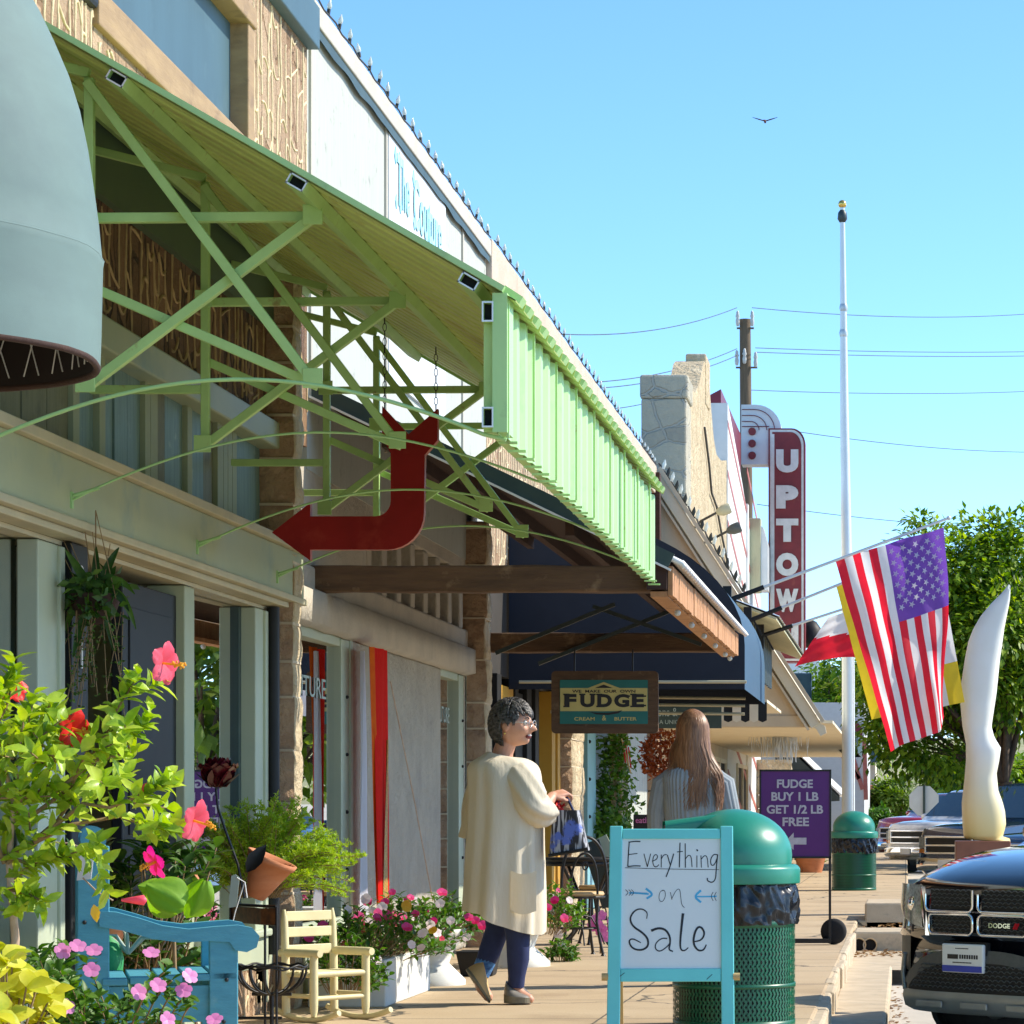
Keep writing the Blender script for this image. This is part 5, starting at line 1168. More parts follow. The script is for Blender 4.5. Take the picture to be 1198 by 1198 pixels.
for s_ in (-1, 1): m.add([(s_*.37,fy(.37,-.028),.67),(s_*.41,fy(.41,-.024),.67),(s_*.455,fy(.455,-.022),.82),(s_*.455,fy(.455,-.022),.935),(s_*.40,fy(.40,-.032),.94),(s_*.395,fy(.395,-.032),.8)], [(0,1,2,3,4,5)])
m.build('grille_wing', M['chrome'], gr)
m = MB(); m.text('DODGE', (.19, fy(.19,-.040), .725), (1,.06,0), (0,0,1), h=.026, w=.15, th=.004, bold=.02); m.build('badge', M['chrome'], gr)
m = MB(); m.bar((.285,fy(.28,-.038),.722), (.303,fy(.3,-.038),.752), .008, .01); m.bar((.301,fy(.3,-.038),.722), (.319,fy(.31,-.038),.752), .008, .01); m.build('badge_slash', M['flagr'], gr)
for s_ in (-1, 1):
    m = MB(); rows = []
    for k in range(9):
        x = .47+(.85-.47)*k/8; rows.append([V((s_*x, fy(x, .0-.006*math.sin(PI*k/8)), .71+.10*(k/8)**1.5)), V((s_*x, fy(x, -.008), .82)), V((s_*x, fy(x, .006), .945+.004*k/8))])
    m.grid(rows); hl = m.build('headlight', M['lens'], t)
    m = MB(); m.sphere((s_*.58, fy(.58,.0), .84), .042, 12, 8, (1,.4,1)); m.build('reflector', M['chrome'], hl)
    m = MB(); rows = [[V((s_*x, fy(x, -.0+.004), .36+.33*j/6)) for j in range(7)] for x in (.62,.7,.78,.86)]; m.grid(rows); m.build('bumper_cheek', M['trim'], t)
    m = MB(); m.lathe([(.0,.018),(.045,.012),(.06,.0)], (0,0,0), 18); fyx = fy(.74,-.0); m.v = [(s_*(.74+v[0]*.78+v[2]*.6), fyx+v[0]*.62-v[2]*.78, .45+v[1]) for v in m.v]; fg = m.build('fog_lamp', M['lens'], t)
    m = MB(); m.tube([(s_*.66,fy(.66,-.02),.56),(s_*.70,fy(.7,-.02),.45),(s_*.66,fy(.66,-.02),.36)], .014, 6); m.build('fog_trim', M['silver'], fg)
m = MB()   # grey plastic arch round the lower intake
N = 20; o1_, o2_ = [], []
for k in range(N+1):
    x = -.68+1.36*k/N; q = abs(x)/.68; zt = .60-.20*q**3; zi = .53-.14*max(0, (q-.2)/.8)**2.2
    o1_.append(V((x, fy(x,-.02), zt))); o2_.append(V((x*.86, fy(x*.86,-.03), zi)))
m.grid([o1_, o2_]); m.build('bumper_trim', M['trim'], t)
m = MB(); m.grid([[V((x*.86, fy(x*.86,-.028), .53-.14*max(0,(abs(x)/.68-.2)/.8)**2.2)) for x in [-.68+1.36*k/N for k in range(N+1)]], [V((x*.9, fy(x*.9,-.02), .365)) for x in [-.68+1.36*k/N for k in range(N+1)]]]); lg = m.build('lower_grille', M['black'], t)
m = MB()
for row in range(6):
    for k in range(26):
        x = -.52+k*.042+(row % 2)*.021; z = .385+row*.024
        if abs(x) > .52-.02*row: continue
        y = fy(x, -.032); m.tube([(x-.021,y,z),(x-.008,y,z+.010),(x+.008,y,z+.010),(x+.021,y,z)], .003, 4)
m.build('grille_mesh', M['trim'], lg)
m = MB(); P = []
for z, o in ((.365,-.03),(.33,-.04),(.27,-.02),(.24,.05)): P.append([V((x, fy(x,o)+0, z)) for x in [-.66+1.32*k/16 for k in range(17)]])
m.grid(P); m.build('skid_plate', M['silver'], t)
m = MB()
for x in (-.34, 0, .34): m.box(x-.1, x+.1, fy(.2,-.052), fy(.2,-.035), .275, .315)
m.build('skid_pad', M['silver'], t, bevel=.015)
m = MB(); m.box(-.235, .075, -.055, -.03, .475, .632); pl = m.build('number_plate', M['white'], t, bevel=.008)
m = MB(); m.box(-.228, .068, -.058, -.0555, .48, .514); m.build('plate_band', mat('plate blue', (.02,.05,.42), rough=.4), pl)
m = MB(); m.box(-.19, -.11, -.057, -.0555, .55, .575); [m.box(-.10+.018*k, -.088+.018*k, -.057, -.0555, .552, .574) for k in range(8)]; [m.box(-.15+.011*k, -.142+.011*k, -.057, -.0555, .528, .534) for k in range(13)]; [m.box(-.13+.01*k, -.123+.01*k, -.057, -.0555, .605, .610) for k in range(10)]; m.build('plate_lettering', M['ink'], pl)
m = MB(); m.box(-.245, .085, -.03, -.005, .465, .642); m.build('plate_holder', M['black'], t)
# cars further along
def simple(name, label, px, Y, paint, pickup, hood, roof):
    p = W(px, 0, Y); t = car(name, label, (p.x, Y, -.3), yaw*1.0, paint, 5.3 if pickup else 4.6, .92, hood, roof, pickup)
    g2 = lambda x, b: b+.22*abs(x/.9)**3.2
    m = MB(); m.grid([[V((x, g2(x,-.02), z)) for x in (-.5,-.25,0,.25,.5)] for z in (.66,.92)]); gr = m.build('grille', M['black'], t)
    m = MB()
    for z in (.66,.79,.93): m.tube([(x, g2(x,-.03), z) for x in (-.54,-.25,0,.25,.54)], .022, 6)
    for x in (-.54,.54): m.tube([(x,g2(x,-.03),.66),(x,g2(x,-.03),.93)], .022, 6)
    m.build('grille_chrome', M['chrome'], gr)
    for s_ in (-1,1):
        m = MB(); m.grid([[V((s_*x, g2(x,-.015), z)) for x in (.58,.7,.84)] for z in (.74,.93)]); hl = m.build('headlight', M['lens'], t)
        m = MB(); m.grid([[V((s_*x, g2(x,-.018), z)) for x in (.6,.7,.83)] for z in (.66,.73)]); m.build('indicator', M['amber'], hl)
    m = MB(); P = [[V((x, g2(x,o), z)) for x in [-.86+1.72*k/12 for k in range(13)]] for z, o in ((.36,-.02),(.40,-.07),(.54,-.07),(.58,-.02))]; m.grid(P); m.build('bumper', M['chrome' if pickup else 'trim'], t)
    m = MB(); m.box(-.15,.15,-.09,-.075,.42,.55); m.build('number_plate', M['white'], t)
    return t
simple('parked_car', 'dark blue pickup truck with chrome grille parked between the sculpture and the far bin', 1109, 50, 'carblue', True, 1.12, 1.85)
simple('parked_car', 'white pickup truck parked just beyond the dark blue pickup', 1062, 66, 'carwhite', True, 1.12, 1.85)
simple('parked_car', 'red pickup truck parked beyond the white pickup, farthest of the row', 1046, 78, 'carred', True, 1.2, 1.85)
simple('parked_car', 'dark blue car with big windscreen parked right of the brown sculpture block', 1190, 38, 'carblue', False, 1.05, 1.62)
simple('parked_car', 'dark grey car parked across the far road beyond the octagonal sign', 1092, 112, 'cargreen', False, 1.05, 1.6)
# ------------------------------------------------------------------ green litter bins
def litter_bin(loc, label, rz=0):
    t = thing('litter_bin', label, 'litter bin', loc, rz, 'green domed litter bins', local=True)
    m = MB(); n = 84; r = .297
    # expanded-metal wall: a lattice of real diamond openings
    z0, z1, rows = .03, .50, 24; dz = (z1-z0)/rows
    def ringband(za, zb, rr=r): m.lathe([(rr-.006,za),(rr+.004,za),(rr+.004,zb),(rr-.006,zb),(rr-.006,za)], (0,0,0), 48, cap0=False, cap1=False)
    for sgn in (1, -1):
        for k in range(n):
            pts = []
            for i in range(rows+1):
                a = 2*PI*(k + sgn*(.5 if i % 2 else 0))/n; pts.append(V((r*math.cos(a), r*math.sin(a), z0+dz*i)))
            vs = []
            for p in pts:
                tdir = V((-p.y, p.x, 0)).normalized(); nn = V((p.x, p.y, 0)).normalized()
                vs += [p - tdir*.0056 + nn*(.003*sgn), p + tdir*.0056 + nn*(.003*sgn)]
            m.add(vs, [(2*i, 2*i+1, 2*i+3, 2*i+2) for i in range(rows)], 0)
    ringband(.0, .035); ringband(.195, .215, r+.002); ringband(.49, .53)
    m.build('mesh_basket', M['binmesh'], t)
    m = MB(); m.lathe([(.27,.02),(.275,.5)], (0,0,0), 40, cap1=False); m.build('inner_liner', M['ink'], t)
    m = MB(); rows_ = []
    for j in range(25):
        j = j/3; z = .70-.20*j/8; rr_ = []
        for k in range(180):
            a = 2*PI*k/180; w = .012-.034*abs(noise.noise(V((math.cos(a)*3.6, math.sin(a)*3.6, z*7+1.5*a)))) - .026*abs(noise.noise(V((math.cos(a)*8+z*9, math.sin(a)*8, z*10))))
            q = .302+.010*math.sin(PI*j/8)+w*(1.1 if j not in (0,) else .1)+.006*j/8; rr_.append(V((q*math.cos(a), q*math.sin(a), z - (.02*noise.noise(V((a*1.3, 5, 0))) if j == 8 else 0))))
        rows_.append(rr_)
    m.rings(rows_, 0, True); m.build('liner_skirt', M['bag'], t)
    m = MB(); m.lathe([(.285,.70),(.325,.70),(.325,.775),(.31,.79),(.295,.795)], (0,0,0), 48, cap0=True, cap1=False); m.build('rim', M['bin'], t, bevel=.006)
    m = MB(); pr = [(.283,.79),(.285,.84)]
    for k in range(1, 13): a = PI/2*k/12; pr.append((max(.0001,.285*math.cos(a)), .84+.225*math.sin(a)))
    m.lathe(pr, (0,0,0), 48, cap0=False); m.build('dome_lid', M['bin'], t)
    m = MB()
    # spout: hooded opening on one side
    sec = [(-.12,.885),(-.12,.985),(-.10,1.005),(.10,1.005),(.12,.985),(.12,.885)]
    m.rings([[V((-.345,x,z)) for x, z in sec], [V((-.12,x*1.05,z+.03)) for x, z in sec], [V((0,x,z+.045)) for x, z in sec]], 0, False, False); m.grid([[V((-.345,x,.885)) for x in (-.12,.12)], [V((-.2,x,.885)) for x in (-.12,.12)]])
    hd = m.build('lid_hood', M['bin'], t, bevel=.008)
    m = MB(); m.box(-.338, -.33, -.117, .117, .888, .985); m.build('opening_flap', M['black'], hd)
    return t
bin1 = litter_bin((-.845, 14.7, 0), 'near green domed litter bin with black liner standing behind the sale board', rz=rad(8))
dup(bin1, (-.70, 40.2, 0), rad(-80), 'far green domed litter bin standing at the foot of the silver flagpole')

# ------------------------------------------------------------------ aqua A-frame board
AFY = 13.9
af = thing('sandwich_board', 'aqua framed white sandwich board reading Everything on Sale', 'sandwich board', (-1.09, AFY, 0), rad(3), local=True)
hw, H, ln = .256, .985, .16       # front panel leans back by ln over its height
def fp_(x, z, d=0): return V((x*(1+.03*(1-z/H)), -.17 + ln*(z+.12)/H + d, z))
m = MB()
for s_ in (-1, 1):
    m.hexa([fp_(s_*hw-.029,-.0,-.012), fp_(s_*hw+.029,-.0,-.012), fp_(s_*hw+.029,-.0,.018), fp_(s_*hw-.029,-.0,.018), fp_(s_*hw-.029,H,-.012), fp_(s_*hw+.029,H,-.012), fp_(s_*hw+.029,H,.018), fp_(s_*hw-.029,H,.018)])
m.build('frame_stile', M['aqua'], af, bevel=.004)
for z0, z1 in ((.925,.972),(.268,.328)):
    m = MB(); x = hw-.03; m.hexa([fp_(-x,z0,-.008), fp_(x,z0,-.008), fp_(x,z0,.016), fp_(-x,z0,.016), fp_(-x,z1,-.008), fp_(x,z1,-.008), fp_(x,z1,.016), fp_(-x,z1,.016)]); m.build('frame_rail', M['aqua'], af, bevel=.004)
m = MB(); x = hw-.025; m.hexa([fp_(-x,.30,.003), fp_(x,.30,.003), fp_(x,.30,.010), fp_(-x,.30,.010), fp_(-x,.93,.003), fp_(x,.93,.003), fp_(x,.93,.010), fp_(-x,.93,.010)]); bd = m.build('board', M['board'], af)
m = MB()
for s_ in (-1, 1):
    m.hexa([V((s_*hw-.02,.33,0)), V((s_*hw+.02,.33,0)), V((s_*hw+.02,.355,0)), V((s_*hw-.02,.355,0)), V((s_*hw-.02,.035,H)), V((s_*hw+.02,.035,H)), V((s_*hw+.02,.06,H)), V((s_*hw-.02,.06,H))])
m.build('rear_frame', M['woodpeg'], af)
m = MB()
for s_ in (-1, 1): m.tube([fp_(s_*(hw+.025),.29,.0), fp_(s_*(hw+.055),.29,.0)], .018, 10)
m.build('wooden_peg', M['woodpeg'], af)
# handwriting: board pixel space of the sign face (x right, y down), drawn as pen strokes
def bp(x, y):    # crop coordinates -> sign face
    px, py = 700+x/5.99, 950+y/5.99
    return fp_((px-784.5)/252.*1.0, (950-py)/252.+1.05, .0024)
def stroke(m, pts, w, closed=False):
    pts = [V((p[0], p[1])) for p in pts]
    for _ in range(2):
        q = [pts[0]]
        for a, b in zip(pts, pts[1:]): q += [a*.75+b*.25, a*.25+b*.75]
        q.append(pts[-1]); pts = q
    L, Rr = [], []
    for i, p in enumerate(pts):
        d = (pts[min(i+1,len(pts)-1)]-pts[max(i-1,0)]); d = d.normalized() if d.length > 1e-6 else V((1,0)); n = V((-d.y, d.x))
        ww = w(i/(len(pts)-1)) if callable(w) else w
        L.append(bp(*(p+n*ww/2))); Rr.append(bp(*(p-n*ww/2)))
    m.grid([L, Rr], 0, False)
m = MB()
S = lambda pts, w=6: stroke(m, pts, w)
S([(290,207),(250,205),(207,212)],8); S([(212,207),(207,300),(204,382)],8); S([(208,298),(270,290)],6); S([(204,382),(250,376),(293,378)],8)
S([(315,292),(340,384)]); S([(340,384),(362,292)]); S([(372,345),(405,332),(412,305),(392,295),(376,325),(380,375),(402,388),(420,368)])
S([(436,298),(436,388)]); S([(436,330),(452,300),(474,298)]); S([(478,300),(500,375)],7); S([(522,292),(500,375),(470,455)],8)
S([(566,215),(563,330),(562,388)],8); S([(545,280),(586,276)]); S([(602,220),(604,390)],7); S([(604,330),(625,300),(645,310),(650,385)]); S([(684,305),(684,388)]); S([(682,262),(690,274)],10)
S([(712,305),(715,390)]); S([(715,330),(738,302),(757,315),(762,388)]); S([(828,300),(800,296),(778,330),(782,375),(806,372),(826,320)],7); S([(828,298),(818,400),(814,470),(790,496),(756,482),(756,462)],8)
S([(185,390),(500,400),(838,404)],4)
S([(452,545),(425,560),(420,615),(445,632),(468,590),(462,545),(440,552)],4); S([(500,560),(512,612)],4); S([(508,610),(540,545),(565,535),(572,590),(578,650),(598,668)],4)
thick = lambda t: 5+9*abs(math.sin(t*PI))
S([(338,745),(345,700),(300,672),(250,690),(220,745),(245,800),(310,840),(350,885),(350,940),(300,966),(240,950),(215,900),(240,880),(290,905),(300,912)],thick)
S([(370,828),(420,808),(470,820),(500,870),(500,920),(490,960),(520,972)],lambda t: 18-9*t); S([(480,882),(440,880),(400,915),(398,955),(430,975),(480,940),(498,915)],8)
S([(588,708),(578,800),(568,910),(572,960),(598,970),(625,945)],lambda t: 19-13*t)
S([(665,905),(715,895),(738,850),(720,808),(690,800),(665,850),(658,920),(690,968),(730,965),(748,925)],lambda t: 8+7*math.sin(t*PI))
S([(150,1150),(192,1118)],4); S([(750,1165),(788,1130)],4)
m.v = [(v[0], v[1]-.0008 - (.0125 if v[2] < .325 else 0), v[2]) for v in m.v]
m.build('black_writing', M['ink'], bd)
m = MB(); S([(215,565),(270,566),(350,574)],12); S([(330,535),(384,576),(336,605)],15); S([(222,566),(340,566)],4); S([(820,590),(760,592),(680,592)],10); S([(712,548),(664,592),(712,632)],15)
m.v = [(v[0], v[1]-.0006, v[2]) for v in m.v]; m.build('blue_arrows', M['inkblue'], bd)
m = MB()
for dx in (0, 22, 40): S([(190+dx,542),(212+dx,563),(192+dx,584)],4)
for dx in (0, 22): S([(818-dx,560),(802-dx,590),(818-dx,622)],4)
m.v = [(v[0], v[1]-.0009, v[2]) for v in m.v]; m.build('arrow_feather', M['ink'], bd)

# ------------------------------------------------------------------ purple rolling sign
PYS = 23.6; sp_ = F/PYS
ps = thing('rolling_sign', 'purple rolling sign board offering fudge buy 1 lb get half free with arrow', 'rolling sign', W(935, 1105, PYS))
a, b = W(890.5, 1002, PYS), W(970.5, 902.5, PYS)
m = MB(); m.box(a.x, b.x, PYS, PYS+.02, a.z, b.z); bo = m.build('sign_board', M['purple'], ps)
m = MB()
for (x0, x1, z0, z1) in ((a.x-.012,b.x+.012,b.z,b.z+.015),(a.x-.012,b.x+.012,a.z-.015,a.z),(a.x-.014,a.x,a.z-.015,b.z+.015),(b.x,b.x+.014,a.z-.015,b.z+.015)): m.box(x0,x1,PYS-.008,PYS+.028,z0,z1)
m.build('sign_frame', M['iron'], ps)
m = MB()
for txt, px, py, wpx in (('FUDGE',930,917,42),('BUY 1 LB',930,932,55),('GET 1/2 LB',930,947,66),('FREE',931,961.5,31)):
    p = W(px, py+5, PYS); m.text(txt, (p.x, PYS-.001, p.z), (1,0,0), (0,0,1), h=10.2/sp_, w=wpx/sp_, th=.003, bold=.03)
q = [(919,984.5),(928.5,974),(928.5,980),(943.5,980),(943.5,988),(928.5,988),(928.5,994.5)]
m.prism([(W(x,y,PYS).x, W(x,y,PYS).z) for x, y in q], (0,PYS-.001,0), (1,0,0), (0,0,1), (0,-.003,0))
m.build('lettering', M['letter'], bo)
m = MB(); m.box(b.x-.008, b.x+.012, PYS+.03, PYS+.05, .02, b.z); m.box(a.x-.01, a.x+.01, PYS+.03, PYS+.05, .02, b.z); m.box(a.x-.01, b.x+.01, PYS+.0, PYS+.06, .015, .05); m.build('stand', M['iron'], ps)
for x in (a.x, b.x-.0):
    m = MB(); m.lathe([(.0,-.03),(.04,-.035),(.07,-.03),(.098,-.025),(.104,0),(.098,.025),(.04,.03)], (0,0,0), 28); m.v = [(x+.03+v[0], PYS+.10+v[2], .104+v[1]) for v in m.v]; m.build('wheel', M['tyre'], ps)

# ------------------------------------------------------------------ hanging fudge sign
HY = 23.5; sh = F/HY
fs_ = thing('fudge_sign', 'teal and cream FUDGE sign in a rough wooden frame hanging under the porch', 'hanging sign', W(707, 785, HY))
def rr(x0, x1, y0, y1, r): # rounded rectangle in pixels
    o = []
    for cx, cy, a0 in ((x1-r,y1-r,0),(x0+r,y1-r,1),(x0+r,y0+r,2),(x1-r,y0+r,3)):
        for k in range(5): t = PI/2*(a0+k/4); o.append((cx+r*math.cos(t), cy+r*math.sin(t)))
    return [(W(x,y,HY).x, W(x,y,HY).z) for x, y in o]
m = MB(); m.prism(rr(645,770,785,858,5), (0,HY,0), (1,0,0), (0,0,1), (0,.05,0)); m.build('wooden_frame', M['timber'], fs_, bevel=.006)
m = MB(); m.prism(rr(655,758,795.5,847,1), (0,HY-.006,0), (1,0,0), (0,0,1), (0,.01,0)); pn = m.build('sign_panel', M['fudgegreen'], fs_)
def hp(pts): return [(W(x,y,HY).x, W(x,y,HY).z) for x, y in pts]
m = MB(); m.prism(hp([(655.5,805),(688,805),(706.5,798),(725,805),(757.5,805),(757.5,832),(655.5,832)]), (0,HY-.009,0), (1,0,0), (0,0,1), (0,.003,0)); m.build('cream_band', M['fudgeyel'], pn)
m = MB(); m.prism(hp([(696,805),(706.5,801),(717,805)]), (0,HY-.0115,0), (1,0,0), (0,0,1), (0,.002,0))
m.prism(hp([(690,833),(700,834),(712,834),(728,831),(724,834.5),(712,836.5),(698,836)]), (0,HY-.0115,0), (1,0,0), (0,0,1), (0,.002,0))
p = W(706.5, 828, HY); hh = 15.5/sh
# slab serif FUDGE
wl = [('F',667.5,16.5),('U',687.5,19.5),('D',707.5,20),('G',727.5,20.5),('E',746.5,16.5)]
for ch, px, w_ in wl:
    q = W(px, 827.5, HY); m.text(ch, (q.x, HY-.0095, q.z), (1,0,0), (0,0,1), h=hh, w=w_*.86/sh, th=.002, bold=.05)
    for (dx, dy) in {'F': [(-4.6,0),(-4.6,15)], 'U': [(-6,15),(6,15)], 'D': [(-6.2,0),(-6.2,15)], 'G': [(5.5,6.3),(6.2,13)], 'E': [(-5.4,0),(-5.4,15),(6,2),(6,13)]}[ch]:
        c = W(px+dx, 827.5-dy, HY); m.box(c.x-.024, c.x+.024, HY-.0118, HY-.0096, c.z-.006+(.006 if dy == 0 else 0), c.z+.006+(.006 if dy == 0 else 0))
q = W(706.5, 810.5, HY); m.text('WE  MAKE  OUR  OWN', (q.x, HY-.0095, q.z), (1,0,0), (0,0,1), w=74/sh, h=3.4/sh, th=.002, bold=.02)
m.build('black_lettering', M['ink'], pn)
m = MB()
for txt, px, w_ in (('CREAM',684,24),('&',707,5),('BUTTER',732,26)): q = W(px, 843, HY); m.text(txt, (q.x, HY-.007, q.z), (1,0,0), (0,0,1), w=w_/sh, h=(4 if txt != '&' else 6)/sh, th=.002, bold=.02)
m.build('cream_lettering', M['fudgeyel'], pn)
for px in (672, 740): m = MB(); a, b = W(px, 786, HY), W(px, 768, HY); m.tube([(a.x,HY+.02,a.z),(a.x,HY+.02,2.33)], .006, 6); m.build('hanger', M['iron'], fs_)
ub = thing('shop_board', 'dark green shop board with pale lettering hanging behind the long haired woman', 'hanging sign', W(806, 838, 30.2))
a, b = W(762, 852, 30.2), W(844, 825, 30.2); m = MB(); m.box(a.x, b.x, 30.2, 30.24, a.z, b.z); bo = m.build('board', M['dkgreen'], ub)
m = MB(); q = W(780, 838, 30.2); m.text('ions &', (q.x, 30.199, q.z), (1,0,0), (0,0,1), h=.085, w=.22, th=.003); q = W(783, 848, 30.2); m.text('A UNIQ', (q.x, 30.199, q.z), (1,0,0), (0,0,1), h=.05, w=.2, th=.003); m.build('lettering', M['tagteal'], bo)

# ------------------------------------------------------------------ blue garden bench
bA, bB = V((-2.88, 10.60, 0)), V((-3.32, 11.55, 0))      # near and far rear posts
ax = (bB-bA).normalized(); fw = V((-ax.y, ax.x, 0)); fw = fw if fw.x > 0 else -fw
fw = V((.96, .28, 0)).normalized(); ax = V((-fw.y, fw.x, 0)); 
bn = thing('garden_bench', 'worn blue painted garden bench with scrolled arms among the plants', 'bench', bA)
LB = .52
m = MB()
def bx(o, u0, u1, v0, v1, z0, z1):   # u along arm (forward), v along the bench
    m.hexa([o+fw*u+ax*v+V((0,0,z)) for z in (z0,z1) for u, v in ((u0,v0),(u1,v0),(u1,v1),(u0,v1))])
for v in (0, LB):
    m = MB(); bx(bA, -.055, .055, v-.025, v+.025, 0, .93)
    c = [bA+ax*(v-.027)+fw*(.045*math.cos(2*PI*k/20))+V((0,0,.955+.045*math.sin(2*PI*k/20))) for k in range(20)]
    m.rings([c, [p+ax*.054 for p in c]], 0, False, True, True, True); m.build('rear_post', M['bench'], bn, bevel=.004)
    m = MB(); bx(bA, .40, .50, v-.03, v+.03, 0, .605); m.build('front_post', M['bench'], bn, bevel=.004)
    m = MB(); prof = [(.02,.70),(.08,.695),(.16,.672),(.24,.645),(.33,.632),(.42,.64),(.50,.645),(.55,.635),(.575,.605),(.565,.565),(.53,.548),(.49,.555),(.47,.585),(.40,.59),(.30,.585),(.2,.60),(.1,.63),(.02,.645)]
    m.prism(prof, bA+ax*(v-.04), fw, (0,0,1), ax*.08); m.build('arm', M['bench'], bn, bevel=.006)
m = MB()
for k in range(5): bx(bA, .03+k*.095, .03+k*.095+.086, -.03, LB+.03, .435+.004*k, .46+.004*k)
m.build('seat', M['bench'], bn, bevel=.003)
m = MB(); bx(bA, .43, .47, .03, LB-.03, .36, .43); bx(bA, .0, .47, -.012, .02, .30, .43); bx(bA, .0, .47, LB-.02, LB+.012, .36, .43); m.build('apron', M['bench'], bn)
m = MB(); bx(bA, -.03, .01, .025, LB-.025, .88, .96); bx(bA, -.025, .005, .025, LB-.025, .5, .55)
for k in range(4): bx(bA, -.02, 0, .06+k*.115, .06+k*.115+.05, .55, .88)
m.build('backrest', M['bench'], bn)
m = MB()
for v, u, z in ((-.027,-.03,.66),(-.027,.02,.55),(-.027,-.02,.4),(-.027,.02,.42),(-.032,.46,.2),(-.032,.45,.3),(-.032,.46,.45)): m.sphere(bA+fw*u+ax*v+V((0,0,z)), .008, 6, 4)
m.build('bolt_head', M['iron'], bn)
# price tag tied to the near rear post
tg = thing('price_tag', 'white paper tag tied at the top of the blue bench post', 'tag', W(97, 1010, 10.4))
m = MB(); c = W(97, 1010, 10.42); m.prism([(-.022,-.06),(.028,-.055),(.04,.045),(.02,.062),(-.008,.055)], c, (1,0,0), (0,0,1), (0,.003,0)); m.build('card', M['paper'], tg)
m = MB(); m.tube([c+V((.01,0,.05)), c+V((-.05,0,.07)), c+V((-.13,.02,.075))], .003, 5); m.tube([c+V((0,0,-.05)), c+V((.05,0,-.10)), c+V((.1,.02,-.13))], .003, 5); m.build('string', M['stemp'], tg)

# ------------------------------------------------------------------ pale child's rocking chair
RY = 14.9; sr = F/RY
rc = thing('rocking_chair', 'small pale yellow wooden rocking chair beside the white planter box', 'rocking chair', W(385, 1195, RY))
base = W(0, 0, RY)
def rp(px, z, dy=0): return V((W(px,0,RY).x, RY+dy, z))
D = .34
for dy in (0, D):
    m = MB(); m.tube([rp(341-dy*20,.03,dy), rp(340-dy*20,.30,dy), rp(338-dy*20,.50,dy), rp(337-dy*20,.56,dy)], [.021,.021,.018,.008], 10); m.build('back_post', M['rocker'], rc)
    for px in (390,): m = MB(); m.tube([rp(px,.03,dy), rp(px,.06,dy), rp(px,.1,dy), rp(px,.33,dy)], [.013,.02,.022,.021], 10); m.build('front_post', M['rocker'], rc)
    m = MB(); m.tube([rp(330,.34,dy), rp(340,.345,dy), rp(395,.345,dy), rp(401,.345,dy)], [.018,.022,.022,.019], 10); m.build('arm', M['rocker'], rc)
    m = MB(); m.tube([rp(322+i*14, .012+.045*((i-4)/4)**2, dy) for i in range(9)], .015, 8); m.build('rocker', M['rocker'], rc)
    m = MB(); m.tube([rp(341,.13,dy), rp(390,.13,dy)], .012, 8); m.tube([rp(341,.235,dy), rp(390,.235,dy)], .012, 8); m.build('side_rung', M['rocker'], rc)
m = MB()
for z in (.33,.42,.50): m.hexa([rp(338-5,z,.02), rp(341-5,z,.02), rp(341-6,z,D-.02), rp(338-6,z,D-.02), rp(338-5,z+.05,.02), rp(341-5,z+.05,.02), rp(341-6,z+.05,D-.02), rp(338-6,z+.05,D-.02)])
m.build('back_slat', M['rocker'], rc, bevel=.004)
m = MB()
for k in range(6): m.bar(rp(343+k*8.5,.245,0), rp(343+k*8.5,.245,D), .03, .014)
m.build('seat', M['rocker'], rc, bevel=.003)
m = MB(); m.tube([rp(390,.12,0), rp(390,.12,D)], .012, 8); m.tube([rp(390,.24,0), rp(390,.24,D)], .016, 8)
m.build('front_rung', M['rocker'], rc)
# second near front post seen to the right: the chair is turned a little
for o in [o for o in rc.children]: pass
rc.rotation_euler = (0, 0, rad(-38)); rc.location.x -= .09

# ------------------------------------------------------------------ black iron plant stand, pot, tag
KY = 13.6; sk = F/KY
ks = thing('plant_stand', 'black iron plant stand with rusty copper band holding the clay pot', 'plant stand', W(298, 1195, KY))
def kp(px, py, dy=0): return W(px, py, KY)+V((0,dy,0))
m = MB()
for px, y0, dy in ((271,1130,0),(309,1065,.02),(329,1060,-.1),(255,1062,.25)): m.tube([kp(px,y0,dy), kp(px,1215,dy)], .006, 6)
m.tube([kp(271,1131,0), kp(330,1131,0)], .006, 6); m.tube([kp(268,1191), kp(330,1191)], .008, 6); m.tube([kp(255,1060,.25), kp(329,1060,-.1)], .008, 6); m.tube([kp(255,1080,.25), kp(329,1081,-.1)], .006, 6); m.tube([kp(309,1060,.05), kp(309,1082,.05)], .006, 6)
m.build('stand_frame', M['iron'], ks)
m = MB(); m.hexa([kp(256,1080,.25), kp(309,1081,-.06), kp(309,1081,-.055), kp(256,1080,.255), kp(256,1062,.25), kp(309,1062,-.06), kp(309,1062,-.055), kp(256,1062,.255)]); m.hexa([kp(309,1081,-.062), kp(329,1081,-.1), kp(329,1081,-.095), kp(309,1081,-.057), kp(309,1062,-.062), kp(329,1062,-.1), kp(329,1062,-.095), kp(309,1062,-.057)])
m.build('copper_band', M['copper'], ks)
wb = thing('wire_basket', 'black wire basket with hooped ribs below the copper banded stand', 'basket', W(318, 1160, KY))
m = MB(); c = kp(318,1130,.0); Rr = .155
m.tube([c+V((Rr*math.cos(t), Rr*math.sin(t), .006*math.sin(t*9))) for t in [2*PI*k/48 for k in range(49)]], .006, 6); m.tube([c+V((Rr*math.cos(t), Rr*math.sin(t), -.008+.006*math.cos(t*9))) for t in [2*PI*k/48 for k in range(49)]], .005, 6); m.build('rim', M['iron'], wb)
m = MB()
for k in range(7):
    a = PI*k/7+.2; d = V((math.cos(a), math.sin(a), 0)); m.tube([c + d*(Rr*math.cos(t)) + V((0,0,-.13*math.sin(t)**.8)) for t in [PI*j/16 for j in range(17)]], .0055, 6)
